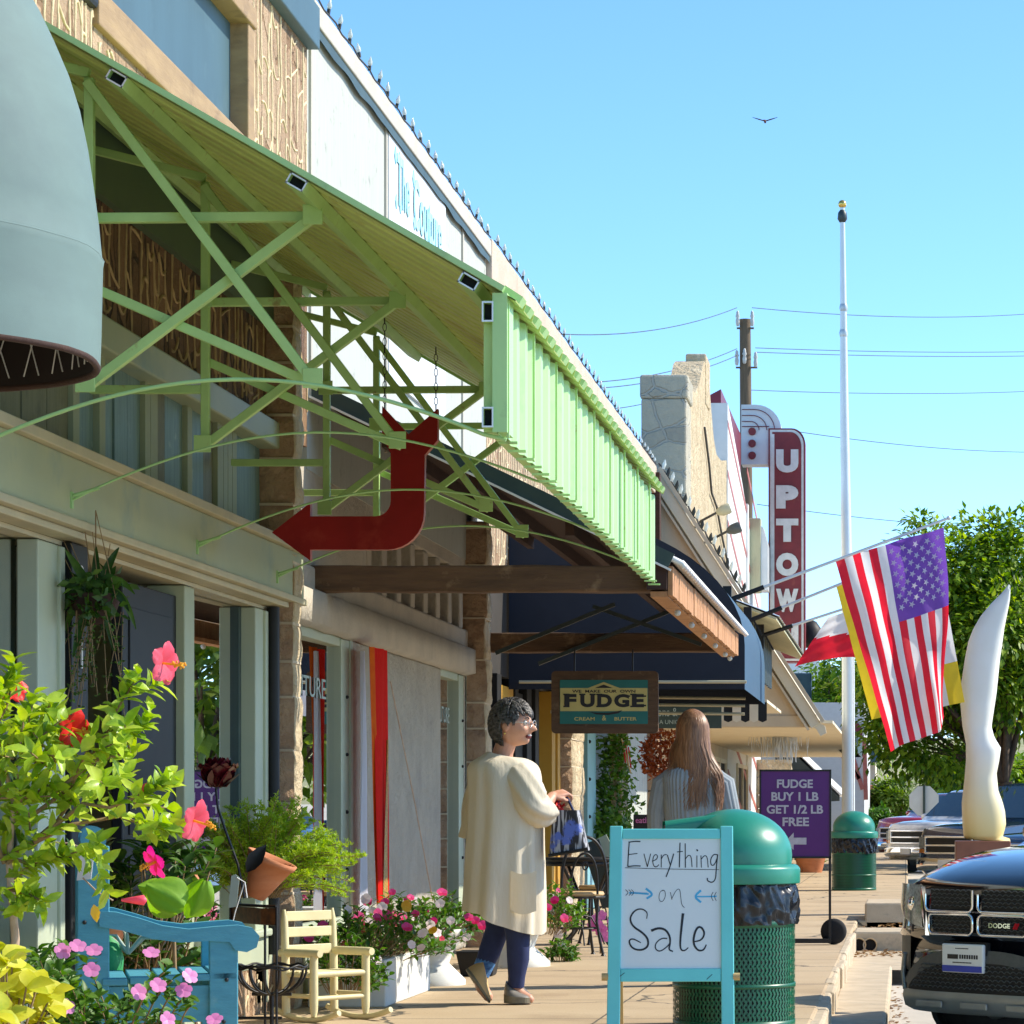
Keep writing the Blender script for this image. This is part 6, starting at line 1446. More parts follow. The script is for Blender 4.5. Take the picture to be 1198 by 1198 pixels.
m.tube([c+V((-.09,0,-.128)), c+V((.09,0,-.128))], .009, 6); m.build('rib', M['iron'], wb)
m = MB(); m.tube([c+V((0,0,-.13)), c+V((0,0,-.30))], .01, 6); m.tube([c+V((0,0,-.30)), c+V((.1,0,-.37))], .009, 6); m.tube([c+V((0,0,-.30)), c+V((-.1,.05,-.37))], .009, 6); m.build('stem', M['iron'], wb)
cpz = kp(306, 1058, .0)
pt = thing('clay_pot', 'tilted terracotta pot resting on the black iron plant stand', 'flower pot', cpz)
m = MB(); m.lathe([(.036,0),(.046,.01),(.078,.10),(.104,.17),(.112,.172),(.118,.2),(.106,.2),(.096,.16),(.06,.05)], cpz, 26, cap1=False); rot = Matrix.Rotation(rad(24), 3, 'Y'); m.v = [tuple(cpz + rot @ (V(v)-cpz) + V((-.03,0,.03))) for v in m.v]; m.build('pot', M['terra'], pt)
t2 = thing('price_tag', 'grey green tag on a white string hanging from the terracotta pot', 'tag', kp(285, 1040, -.2))
m = MB(); c = kp(286,1041,-.22); m.prism([(-.024,-.075),(.012,-.07),(.026,.06),(.008,.075),(-.01,.068)], c, (1,0,0), (0,0,1), (0,.003,0)); m.build('card', M['tagteal'], t2)
m = MB(); m.tube([c+V((.015,-.002,.06)), c+V((.05,0,.04)), c+V((.03,0,-.02)), c+V((.005,0,-.1)), c+V((-.01,0,-.17))], .003, 5); m.tube([c+V((.05,0,.04)), c+V((.06,0,-.03))], .003, 5); m.build('string', M['paper'], t2)
# metal rose on a thin stem
rs = thing('metal_rose', 'dark red metal rose on a thin black stem rising above the clay pot', 'garden ornament', kp(290, 1050, -.1))
hd = kp(262, 912, -.12)
m = MB(); m.tube([kp(293,1050,-.12), kp(285,1010,-.12), kp(272,975,-.12), kp(262,945,-.12), kp(260,925,-.12), hd], .006, 7); m.build('stem', M['iron'], rs)
m = MB(); random.seed(3)
def petal(mb, c, a, tilt, L, w, curl, mi=0):
    d = V((math.cos(a), math.sin(a), 0)); s_ = V((-d.y, d.x, 0)); P = []
    for i in range(7):
        t = i/6; r = []
        for j in range(7):
            u = -1+j/3; wdt = w*math.sin(PI*min(1, .18+t*.62))*(1 if t < .85 else .82)
            out_ = math.sin(tilt)*L*t + curl*t**4 ; up_ = math.cos(tilt)*L*t - curl*.6*max(0,t-.7)
            r.append(c + d*(out_ - .25*wdt*u*u) + s_*(wdt*u) + V((0,0,up_ + .01*math.sin(u*5+a)*t)))
        P.append(r)
    mb.grid(P, mi)
for k in range(6): petal(m, hd-V((0,0,.035)), k*1.05+.4, .60, .125, .072, .022)
for k in range(5): petal(m, hd-V((0,0,.03)), k*1.26, .36, .13, .06, .012)
for k in range(4): petal(m, hd-V((0,0,.02)), k*1.57+.3, .15, .115, .035, .005)
m.build('petals', M['rose'], rs)
m = MB()
for a in (-.2, 2.9, 1.2): m.leaf(hd-V((0,0,.045)), V((math.cos(a), .3*math.sin(a), .35)), V((0,0,1)), .13, .04, droop=-.3)
m.build('metal_leaf', M['iron'], rs); m = MB(); m.leaf(kp(296,1020,-.13), V((.5,0,.75)), V((0,-1,.2)), .15, .075, droop=.1); m.build('metal_leaf', M['iron'], rs)

# ------------------------------------------------------------------ white planters
pb = thing('planter_box', 'low white planter box full of flowers nearest the rocking chair', 'planter', (-2.98, 16.8, 0))
m = MB(); m.box(-3.22, -2.80, 16.1, 17.6, 0, .255); m.build('box', M['planter'], pb, bevel=.008)
m = MB(); m.box(-3.2, -2.82, 16.12, 17.58, .2, .262); m.build('soil', M['dirt'], pb)
for px, py, Y, r, h, lab in ((506,1160,18.2,.2,.34,'flared white plaster urn just behind the white planter box'), (606,1140,20.4,.22,.40,'white plaster urn behind the woman in cream, right of her legs')):
    p = W(px, 0, Y); p.z = 0; t = thing('flower_urn', lab, 'flower urn', p, 0, 'white urns along the shops')
    m = MB(); m.lathe([(r,0),(r,.03),(r*.7,.09),(r*.5,.13),(r*.62,.2),(r*.95,h-.04),(r*1.05,h),(r*.9,h)], p, 26); m.build('urn', M['planter'], t)
p = W(560, 0, 19.2); p.z = 0
t = thing('flower_pot', 'dark square flower pot on the walk behind the back foot', 'flower pot', p); m = MB(); m.hexa([(p.x-.1,19.1,0),(p.x+.1,19.1,0),(p.x+.1,19.3,0),(p.x-.1,19.3,0),(p.x-.13,19.07,.16),(p.x+.13,19.07,.16),(p.x+.13,19.33,.16),(p.x-.13,19.33,.16)]); m.build('pot', M['black'], t, bevel=.01)

# ------------------------------------------------------------------ bistro table and chairs
TYB = 22.6; sb_ = F/TYB
tb = thing('bistro_table', 'black iron bistro table behind the bag of the cream dressed woman', 'table', W(690, 1100, TYB))
c = W(688, 1005, TYB); tz = c.z; c.z = 0
m = MB(); m.lathe([(.33,tz-.015),(.34,tz),(.335,tz+.012),(.30,tz+.012)], c, 32); m.build('table_top', M['iron'], tb)
m = MB(); m.lathe([(.325,tz-.05),(.33,tz-.05),(.33,tz-.015),(.325,tz-.015)], c, 32, cap0=False, cap1=False); m.build('table_rim', M['iron'], tb)
for k in range(4):
    a = PI/4+PI/2*k; d = V((math.cos(a), math.sin(a), 0)); m = MB(); m.tube([c+d*.26+V((0,0,tz-.02)), c+d*.12+V((0,0,tz-.25)), c+d*.08+V((0,0,.4)), c+d*.14+V((0,0,.15)), c+d*.30+V((0,0,.01))], .012, 8); m.build('leg', M['iron'], tb)
def bistro_chair(loc, rz, label):
    t = thing('bistro_chair', label, 'chair', loc, rz, 'iron bistro chairs', local=True)
    m = MB(); m.lathe([(.0,.435),(.185,.435),(.195,.45),(.185,.468),(.05,.47),(0,.47)], (0,0,0), 26); m.build('seat', M['seatwood'], t)
    m = MB(); m.lathe([(.19,.42),(.20,.425),(.20,.436),(.19,.436)], (0,0,0), 26, cap0=False, cap1=False); m.build('seat_ring', M['iron'], t)
    for a in (45, 135, 225, 315):
        d = V((math.cos(rad(a)), math.sin(rad(a)), 0)); m = MB(); m.tube([d*.17+V((0,0,.43)), d*.16+V((0,0,.25)), d*.19+V((0,0,.1)), d*.215+V((0,0,.01))], .011, 8); m.lathe([(.02,0),(.012,.015)], d*.215, 8); m.build('leg', M['iron'], t)
    m = MB(); m.tube([V((.15*math.cos(k*.3), .15*math.sin(k*.3), .20)) for k in range(22)], .007, 6)
    for a in (0, 90, 180, 270): d = V((math.cos(rad(a)), math.sin(rad(a)), 0)); m.tube([d*.0+V((0,0,.30)), d*.1+V((0,0,.28)), d*.17+V((0,0,.16)), d*.2+V((0,0,.08))], .006, 6)
    m.build('stretcher', M['iron'], t)
    m = MB(); q = [V((.17*math.cos(t_), .19+.03*math.sin(t_), .45+.42*math.sin(t_)**.7)) for t_ in [PI*k/20 for k in range(21)]]; m.tube(q, .011, 8)
    q = [V((.10*math.cos(t_), .19+.03*math.sin(t_), .45+.30*math.sin(t_)**.7)) for t_ in [PI*k/20 for k in range(21)]]; m.tube(q, .009, 8)
    m.tube([V((.03*math.cos(k*.4)*(1-k/30), .215, .66+.03*math.sin(k*.4))) for k in range(24)], .006, 6); m.build('back_hoop', M['iron'], t)
    return t
bc = bistro_chair((W(676,0,21.9).x, 21.9, 0), rad(200), 'black iron bistro chair with pale wood seat, nearer and left of the sale board')
dup(bc, (W(705,0,23.8).x, 23.8, 0), rad(-70), 'black iron bistro chair with pale wood seat, half hidden by the sale board')
mb_ = thing('menu_board', 'folded dark easel board leaning by the bistro table', 'easel board', W(700, 1040, 23.2))
a = W(700, 1030, 23.2); m = MB(); m.bar(a+V((.10,0,-.2)), a+V((-.06,0,.30)), .14, .03, up=V((0,1,0))); m.build('panel', M['corr'], mb_)
m = MB(); b = W(708, 1000, 23.3); m.bar(b+V((.12,0,-.22)), b+V((-.05,0,.13)), .13, .02, up=V((0,1,0))); m.build('glass_panel', M['sagelt'], mb_)

# ------------------------------------------------------------------ ribbon drape on the stucco wall
dr = thing('ribbon_drape', 'long red and orange ribbons with sheer white cloth hung from the stucco header', 'drape', (-3.34, 18.6, 2.0))
def strip(mt, name, top, bot, w0, w1, amp, ph, parent=dr, n=40, dx=0):
    P = []
    for k in range(n+1):
        t = k/n; c = V(top).lerp(V(bot), t); w = w0+(w1-w0)*t; r = []
        for j in range(9):
            u = -1+j/4; r.append(c + V((dx+amp*math.sin(u*4+ph+t*2), w*u + amp*.6*math.sin(t*5+ph), amp*.2*math.sin(u*3))))
        P.append(r)
    MB().grid(P).build(name, M[mt], parent)
strip('cloth', 'sheer_cloth', (-3.31,18.22,2.03), (-3.30,18.28,.42), .02, .13, .014, 0)
strip('orgrib', 'orange_ribbon', (-3.265,18.30,2.06), (-3.26,18.55,.35), .09, .05, .010, 1)
strip('redrib', 'red_ribbon', (-3.245,18.52,2.06), (-3.25,18.58,.32), .19, .15, .014, 2.2)
strip('goldrib', 'gold_fringe', (-3.228,18.62,1.5), (-3.232,18.60,.42), .012, .08, .006, .4)
m = MB(); m.tube([(-3.36,19.5,1.9),(-3.38,20.6,1.1),(-3.37,21.3,.42)], .004, 5); m.build('cord', M['stemp'], dr)
# ------------------------------------------------------------------ people
def limb(mb, pts, rads, n=14, flat=None):
    """closed tapering tube with rounded ends"""
    pts = [V(p) for p in pts]; d0 = (pts[1]-pts[0]).normalized(); d1 = (pts[-1]-pts[-2]).normalized()
    P = [pts[0]-d0*rads[0]*.75] + pts + [pts[-1]+d1*rads[-1]*.75]; Q = [rads[0]*.45] + list(rads) + [rads[-1]*.45]
    mb.tube(P, Q, n, sq=flat)
def ell(mb, c, r, rot=None, n=20, k=12):
    q = MB(); q.sphere((0,0,0), 1, n, k, r); 
    vs = [V(c) + ((rot @ V(v)) if rot else V(v)) for v in q.v]; mb.add(vs, q.f, 0, True)
def head(mb, c, S, yawv, pitch=0):
    """sculpted head: local +X is where the face looks; returns the mapping local->world"""
    rot = Matrix.Rotation(yawv, 3, 'Z') @ Matrix.Rotation(pitch, 3, 'Y')
    q = MB(); q.sphere((0,0,0), 1, 40, 30, (1,1,1)); vs = []
    for v in q.v:
        d = V(v).normalized(); x, y, z = d
        r = V((.098*x, .076*y, .118*z))
        if x > 0: r.y *= 1-.10*max(0,-z)              # jaw narrows
        if z < -.2: r.x += .012*max(0, x)*(-z)
        if x < 0: r.x *= 1.04; 
        if x < 0 and z < -.35: r.x *= max(.35, 1-.85*(-z-.35))   # nape
        vs.append(r)
    def bump(px, py, pz, s, amt, dirv, sy=None):
        for i, r in enumerate(vs):
            e = ((r.x-px)/s)**2 + ((r.y-py)/(sy or s))**2 + ((r.z-pz)/s)**2; vs[i] = r + V(dirv)*(amt*math.exp(-e))
    bump(.098,0,-.002,.022,.020,(1,0,0),.012); bump(.104,0,-.022,.016,.042,(1,0,-.12),.016)     # nose bridge and tip
    bump(.100,0,.022,.022,.006,(1,0,0),.05)            # brow
    bump(.085,.032,.006,.016,-.010,(1,0,0)); bump(.085,-.032,.006,.016,-.010,(1,0,0))           # eye sockets
    bump(.080,.040,-.030,.024,.010,(1,.4,0)); bump(.080,-.040,-.030,.024,.010,(1,-.4,0))        # cheeks
    bump(.092,0,-.048,.011,.014,(1,0,0),.024); bump(.086,0,-.078,.011,.018,(1,0,0),.024); bump(.085,0,-.062,.007,-.012,(1,0,0),.024)
    bump(.070,0,-.100,.026,.032,(1,0,-.10),.030)       # chin
    T = lambda p: V(c) + rot @ (V(p)*S)
    mb.add([T(r) for r in vs], q.f, 0, True)
    for s_ in (-1, 1):                                  # ears
        e = MB(); e.sphere((0,0,0), 1, 14, 10, (.019,.009,.031)); mb.add([T(V(v)+V((-.006,s_*.079,-.012))) for v in e.v], e.f, 0, True)
    return T
def face(t, T, body, smile=True):
    m = MB()
    for s_ in (-1, 1): 
        q = MB(); q.sphere((.083,s_*.031,.006), .0125, 12, 8); m.add([T(v) for v in q.v], q.f, 0, True)
    m.build('eye', M['white'], body)
    m = MB()
    for s_ in (-1, 1): 
        q = MB(); q.sphere((.0925,s_*.0325,.006), .0062, 10, 6); m.add([T(v) for v in q.v], q.f, 0, True)
    m.build('pupil', M['ink'], body)
    m = MB(); q = MB(); q.sphere((.093,0,-.063), 1, 16, 8, (.014,.026,.0125 if smile else .004)); m.add([T(v) for v in q.v], q.f, 0, True); m.build('mouth', M['lips'], body)
    if smile: m = MB(); q = MB(); q.sphere((.097,0,-.0565), 1, 14, 6, (.013,.021,.005)); m.add([T(v) for v in q.v], q.f, 0, True); m.build('teeth', M['teeth'], body)
    m = MB()
    for s_ in (-1, 1): m.tube([T(p) for p in ((.100,s_*.014,.028),(.098,s_*.03,.034),(.086,s_*.048,.028))], [.003,.004,.002], 6)
    m.build('eyebrow', M['hairg'], body)
def hand(mb, wr, fwd, up, S=1, curl=.9, thumb=1):
    """palm and five bent fingers; fwd wrist->knuckles, up = back of the hand"""
    f = V(fwd).normalized(); u = V(up); u = (u - f*u.dot(f)).normalized(); s_ = f.cross(u)
    wr = V(wr); T = lambda a, b, c: wr + (f*a + s_*b + u*c)*S
    for b in (-.026,-.009,.009,.026): limb(mb, [T(.0,b*.6,0), T(.05,b*.9,0), T(.085,b,0)], [.017*S,.015*S,.011*S], 8)
    for k, (b, L) in enumerate(((-.03,.070),(-.010,.080),(.010,.074),(.029,.058))):
        p = T(.085,b,.002); a = 0; pts = [p]; L3 = [L*.45, L*.3, L*.25]
        for i, l in enumerate(L3):
            a += curl*(.75+.15*k*.3); p = p + (f*math.cos(a) - u*math.sin(a))*(l*S); pts.append(p)
        limb(mb, pts, [.0095*S,.009*S,.0085*S,.007*S], 8)
    limb(mb, [T(.015,-.025*thumb,-.004), T(.045,-.045*thumb,-.015), T(.070,-.040*thumb,-.030), T(.088,-.028*thumb,-.038)], [.013*S,.012*S,.010*S,.008*S], 8)
# ---------------- woman in cream
Y1 = 16.35; g1 = F/Y1
o1 = V((W(585,0,Y1).x, Y1, 0))
w1 = thing('person', 'laughing woman in loose cream tunic and navy jeans walking with a striped bag', 'person', o1)
def q1(px, py, dy=0): return V((W(px,py,Y1).x, Y1+dy, (1173-py)/g1))
b = MB()
T1 = head(b, q1(598.5, 845, 0), 1.06, rad(-12), rad(2))
limb(b, [q1(594,862,.01), q1(588,878,.02), q1(585,897,.03)], [.054,.056,.06], 16)
limb(b, [q1(584,912,.03), q1(585,935,.02), q1(588,985,.0), q1(590,1015,0)], [.11,.13,.14,.15], 18)
limb(b, [q1(568,902,.10), q1(598,902,-.07)], [.045,.045], 14)
limb(b, [q1(607,905,-.10), q1(622,927,-.14), q1(631,952,-.15)], [.045,.045,.040], 14)        # right arm
limb(b, [q1(631,952,-.15), q1(641,940,-.10), q1(648,929,-.03)], [.042,.036,.027], 14)
hand(b, q1(647,930,-.04), V((.55,.45,.18)), V((.1,-.35,.9)), 1.0, .75, -1)
limb(b, [q1(563,893,.13), q1(552,935,.2), q1(552,972,.22)], [.055,.048,.042], 14)            # left arm
limb(b, [q1(552,972,.22), q1(575,965,.36), q1(605,950,.38)], [.042,.036,.027], 14); hand(b, q1(607,949,.38), V((.8,.1,.1)), V((0,.2,1)), 1, .6, 1)
limb(b, [q1(594,1000,-.06), q1(602,1060,-.05), q1(607,1092,-.05), q1(606,1120,-.03), q1(604,1152,-.01)], [.095,.07,.056,.052,.034], 16)   # planted leg
limb(b, [q1(582,1000,.08), q1(580,1060,.10), q1(580,1086,.11), q1(570,1112,.10), q1(560,1140,.08)], [.095,.07,.056,.052,.034], 16)        # trailing leg
limb(b, [q1(604,1156,-.01), q1(611,1163,-.02), q1(621,1167,-.03)], [.032,.034,.026], 12)
limb(b, [q1(558,1143,.08), q1(562,1154,.06), q1(571,1166,.03)], [.034,.036,.026], 12)
body = remeshed(b, .0045, 1).build('body', M['skin'], w1)
face(w1, T1, body)
# trousers
m = MB(); m.tube([q1(594,985,-.06), q1(602,1060,-.05), q1(607.5,1092,-.05), q1(607,1120,-.03), q1(605,1140,-.02), q1(604,1152,-.01)], [.105,.079,.066,.061,.047,.045], 18); m.tube([q1(582,985,.08), q1(579,1060,.10), q1(579,1086,.11), q1(570,1112,.10), q1(563,1130,.09)], [.105,.08,.066,.061,.05], 18); tr = m.build('trousers', M['denim'], w1)
m = MB(); m.tube([q1(566,1123,.095), q1(559,1139,.08)], [.055,.052], 16); m.build('trouser_cuff', M['cuff'], tr)
# shoes
def shoe(name, mats, heel, toe, up, w, hS, toebox=True, sole=.03):
    heel, toe, up = V(heel), V(toe), V(up).normalized(); f = (toe-heel); L = f.length; f.normalize(); s_ = f.cross(up).normalized(); up = s_.cross(f)
    out = []
    for k in range(28):
        t = 2*PI*k/28; a = .5-.5*math.cos(t); wd = w*(.36+.16*math.sin(PI*min(1,a*1.1))+.05*a)*(1 if 0 < a < 1 else 1); out.append((a*L, wd*math.copysign(abs(math.sin(t))**.7, math.sin(t))))
    P = lambda a, b, z: heel + f*a + s_*b + up*z
    m = MB(); m.rings([[P(a,b,0) for a,b in out], [P(a,b,sole*(1.25-.5*a/L)) for a,b in out]], 0, False, True, True, True); so = m.build('sole', M[mats[1]], w1, bevel=.004)
    m = MB(); rows = []
    for k in range(7):
        z = k/6; q = 1-.15*z*z; rows.append([P((a-.35*L)*(1-.30*z**1.5)*q+.35*L-.10*L*z**1.5, b*.96*(1-.35*z**2), sole*(1.2-.5*a/L)+hS*z*(1-.55*(a/L)**1.4)) for a, b in out])
    m.rings(rows, 0, True, True, False, True); m.build(name, M[mats[0]], w1)
shoe('shoe', ('shoegrey','sole'), q1(592,1171,.03), q1(621.5,1171,-.05), (0,0,1), .16, .07, sole=.04)
shoe('shoe', ('shoe','sole'), q1(543,1134,.06), q1(572,1171,-.0), (.80,.25,.62), .17, .09, sole=.012)
# tunic: lofted with folds
m = MB(); rows = []
sec = [(881,586,16,.085),(884,586,25,.115),(889,587,37,.15),(898,589,44,.175),(920,591,43,.19),(950,592,44,.20),(985,590,44.5,.205),(1020,589.5,45.5,.215),(1050,589,46.5,.225),(1070,588.5,47,.23)]
NT = 96
for i, (py, px, hwp, hd_) in enumerate(sec):
    r = []; g = i/(len(sec)-1)
    for k in range(NT):
        a = 2*PI*k/NT; hwm = hwp/g1; fo = 1 + .055*g*math.sin(a*7+.6+.6*g) + .04*g*math.sin(a*12+2+2*g) + .03*g*math.sin(a*3) + .05*noise.noise(V((math.cos(a)*2.5, math.sin(a)*2.5, g*3)))
        # hem drops at the right side front
        drop = 0
        if i == len(sec)-1: drop = (.10*max(0, math.cos(a+.35))**.8 - .035*max(0,-math.cos(a)))
        if i == len(sec)-2: drop = .04*max(0, math.cos(a+.35))
        c = q1(px, py, .01); rx = math.copysign(abs(math.cos(a))**.85, math.cos(a)); ry = math.copysign(abs(math.sin(a))**.85, math.sin(a))
        lift = .035*abs(math.sin(a))*(1-g)**3 if i < 3 else 0
        r.append(c + V((hwm*rx*fo, hd_*ry*fo, -drop + (0.018*math.cos(a*1)*(-1) if i == 0 else 0))))
    rows.append(r)
m.rings(rows, 0, True, True); 
m.rings([[p + (V((p.x,p.y,0))-V((o1.x,o1.y,0)))*(-.03) for p in r] for r in rows[::-1]], 0, True, True)
tu = m.build('tunic', M['linen'], w1); sbd = tu.modifiers.new('s', 'SUBSURF'); sbd.levels = 1; sbd.render_levels = 2
def sleeve(pts, rads, parent, amp=.10, ph=0):
    m = MB(); N = len(pts); pts = [V(p) for p in pts]; a0 = None; rows = []
    for i, p in enumerate(pts):
        d = (pts[min(i+1,N-1)]-pts[max(i-1,0)]).normalized(); a, bb = frame(d); r = []
        for k in range(40):
            t = 2*PI*k/40; rr_ = rads[i]*(1+amp*(i/(N-1))*math.sin(t*5+ph+i*.5)+.05*math.sin(t*9+i)); r.append(p + a*(rr_*math.cos(t)) + bb*(rr_*math.sin(t)))
        rows.append(r)
    m.rings(rows, 0, True, True, True, False); m.rings([[p*1.0 + (pts[i]-p)*.05 for p in r] for i, r in reversed(list(enumerate(rows)))], 0, True, True)
    s_ = m.build('sleeve', M['linen'], parent); sb2 = s_.modifiers.new('s', 'SUBSURF'); sb2.levels = 1; sb2.render_levels = 1
sleeve([q1(594,900,-.02), q1(610,906,-.10), q1(621,925,-.13), q1(628,944,-.14), q1(634,950,-.13), q1(641,944,-.09)], [.075,.092,.10,.105,.098,.088], tu, .09)
sleeve([q1(568,900,.10), q1(557,920,.17), q1(552,950,.2), q1(550,978,.22)], [.06,.085,.09,.092], tu, .08, 1)
m = MB(); c = q1(618,1022,-.19)
m.grid([[q1(603+30*u, 1016+4*math.sin(u*PI)+58*v*.8, -.200-.012*math.sin(PI*u)-.01*v) for u in [i/6 for i in range(7)]] for v in [j/6 for j in range(7)]]); m.build('pocket', M['linen'], tu)
# hair: short cap with strands
def haircap(m, T, S, grow, line, n=900, L=.05, seed=1, back=0):
    rn = random.Random(seed)
    for _ in range(n):
        a = rn.uniform(-PI, PI); zz = rn.uniform(-.75, 1); z = zz
        x = math.cos(a)*math.sqrt(max(0,1-z*z)); y = math.sin(a)*math.sqrt(max(0,1-z*z))
        if not line(x, y, z): continue
        p = V((.098*x*(1.05 if x < 0 else 1), .076*y, .118*z)); 
        if x < 0 and z < -.35: p.x *= max(.35, 1-.85*(-z-.35))
        nr = V((x/.098, y/.076, z/.118)).normalized(); d = V(grow(x, y, z)); d = (d-nr*d.dot(nr)).normalized(); s_ = nr.cross(d)
        l = L*rn.uniform(.6,1.2); w = rn.uniform(.004,.008); pts = []
        for k in range(4):
            t = k/3; q = p + nr*(.012+.010*math.sin(t*PI*.8)-.006*t*t) + d*(l*t) + s_*(rn.uniform(-1,1)*.004*t); pts.append(q)
        ww = [w, w*1.1, w*.8, w*.15]
        m.grid([[T(pts[k]+s_*ww[k]) for k in range(4)], [T(pts[k]+nr*.004) for k in range(4)], [T(pts[k]-s_*ww[k]) for k in range(4)]])
def line1(x, y, z): 
    if abs(y) > .55 and z < .12 and x > -.22: return False
    if x > .55: return z > .5
    if x > .0: return z > .22 - .2*(x < .2)
    return z > -.72
m = MB(); q = MB(); q.sphere((0,0,0), 1, 30, 22, (.1035,.0825,.124))
for v in q.v: pass
def capmesh(m, line, T, k=1.06):
    q = MB(); q.sphere((0,0,0), 1, 44, 32, (1,1,1)); keep = []
    vs = []
    for v in q.v:
        x, y, z = V(v).normalized(); p = V((.098*x*(1.05 if x < 0 else 1)*k, .076*y*k, .118*z*k))
        if x < 0 and z < -.35: p.x *= max(.4, 1-.8*(-z-.35))
        vs.append(p)
    fs = [f for f in q.f if all(line(*V(q.v[i]).normalized()) for i in f)]
    m.add([T(p) for p in vs], fs, 0, True)
capmesh(m, line1, T1, 1.08)
haircap(m, T1, 1, lambda x,y,z: (.9*(x > .1 and z > .5), .3*y, -.9) if x > -.1 else (-.15, .1*y, -1), line1, 1500, .036, 4)
m.build('hair', M['hairg'], body)
m = MB()
for s_ in (-1, 1):
    rr_ = [T1((.113, s_*(.032+.024*math.cos(t)), .002+.019*math.sin(t))) for t in [2*PI*k/20 for k in range(21)]]; m.tube(rr_, .0022, 6)
    m.tube([T1((.112,s_*.056,.006)), T1((.06,s_*.084,.008)), T1((-.005,s_*.086,.004))], .0026, 6)
m.tube([T1((.118,-.008,.006)), T1((.118,.008,.006))], .002, 6); m.build('glasses', M['hydr'], body)
m = MB(); m.sphere(T1((-.004,-.088,-.052)), .006, 8, 6); m.build('earring', M['gold'], body)
# tote bag
bgp = q1(663, 972, -.02); bgm = mat('zebra striped tote', (.02,.02,.025), (.42,.42,.44), rough=.7, sc=4, st=(16,16,1.6), lo=.48, hi=.53, c3=(.10,.16,.52), s3=4, l3=.56, h3=.60, det=1)
bg_ = thing('tote_bag', 'black and white striped tote bag with blue patch and red tissue in her hand', 'bag', bgp)
m = MB(); rows = []
for j in range(9):
    t = j/8; py = 946+50*t; hwp = 15+8*t; r = []
    for k in range(36):
        a = 2*PI*k/36; rx = math.copysign(abs(math.cos(a))**.35, math.cos(a)); ry = math.copysign(abs(math.sin(a))**.35, math.sin(a)); wv = 1+.05*math.sin(a*5+t*4)*(1-t)
        r.append(q1(663+4*t+hwp*rx*wv, py+ (4-8*t)*.0 + rx*-3*t, -.02+.07*ry*wv))
    rows.append(r)
m.rings(rows, 0, True, True, False, True); m.build('bag_body', bgm, bg_)
m = MB(); m.tube([q1(644,999,-.095), q1(690,991,-.095)], .010, 6); m.tube([q1(644,999,.055), q1(690,991,.055)], .010, 6); m.build('bag_base', M['black'], bg_)
m = MB(); m.tube([q1(655,947,-.06), q1(653,932,-.02), q1(656,925,.0), q1(664,932,.0), q1(672,947,-.05)], .007, 6); m.build('bag_handle', M['denim'], bg_)
m = MB(); rn = random.Random(5)
for k in range(9):
    c = q1(650+rn.uniform(-6,8), 941+rn.uniform(-4,7), -.03+rn.uniform(-.03,.03)); a = rn.uniform(0,6); P = []
    for i in range(4):
        P.append([c + V((.035*(i/3-.5)*math.cos(a)+.012*math.sin(j*2+i), .02*math.sin(a+j), .04*(j/3-.4)+.010*math.sin(i*2.2+j))) for j in range(4)])
    m.grid(P)
m.build('red_tissue', M['redpaper'], bg_)

# ---------------- woman with long hair
Y2 = 18.1; g2_ = F/Y2
o2_ = V((W(810,0,Y2).x, Y2, 0))
w2 = thing('person', 'woman with long brown hair in grey ribbed sweater seen from behind the bin', 'person', o2_)
base2 = 950+1.05*g2_
def q2(px, py, dy=0): return V((W(px,py,Y2).x, Y2+dy, (base2-py)/g2_))
b = MB(); T2 = head(b, q2(810, 857, .0), 1.02, rad(128), rad(0))
limb(b, [q2(811,872,0), q2(811,890,.0), q2(811,903,.0)], [.05,.052,.07], 16)
limb(b, [q2(811,912,.0), q2(811,950,.01), q2(812,990,.0), q2(812,1020,.0)], [.12,.125,.115,.14], 18)
limb(b, [q2(783,913,.02), q2(839,913,.02)], [.052,.052], 14)
for s_ in (-1, 1):
    limb(b, [q2(811+s_*33,914,.02), q2(811+s_*42,950,.03), q2(811+s_*41,985,.02)], [.055,.045,.038], 14)
    limb(b, [q2(811+s_*41,985,.02), q2(811+s_*40,1010,.08), q2(811+s_*34,1030,.16)], [.038,.032,.026], 14); hand(b, q2(811+s_*34,1031,.16), V((-s_*.3,.5,-.6)), V((s_*.8,.4,0)), 1, .5, s_)
    limb(b, [q2(811+s_*14,1025,.0), q2(811+s_*14,1090,.02), q2(811+s_*13,1140,-.0-.05*s_)], [.095,.065,.036], 16); limb(b, [q2(811+s_*13,1144,-.05*s_), q2(811+s_*14,1149,.14-.05*s_)], [.036,.03], 12)
body2 = remeshed(b, .007, 3).build('body', M['skin2'], w2)
face(w2, T2, body2, False)
m = MB()
for s_ in (-1, 1): m.tube([q2(811+s_*13,1010,.0), q2(811+s_*15,1060,.01), q2(811+s_*14,1095,.02), q2(811+s_*13,1143,-.05*s_)], [.118,.088,.07,.05], 18)
m.build('trousers', M['ink'], w2)
for s_ in (-1, 1): m = MB(); m.tube([q2(811+s_*13,1149,-.03-.05*s_), q2(811+s_*13.5,1150,.08-.05*s_), q2(811+s_*14,1151,.2-.05*s_)], [.045,.05,.034], 14, sq=.8); m.build('shoe', M['black'], w2)
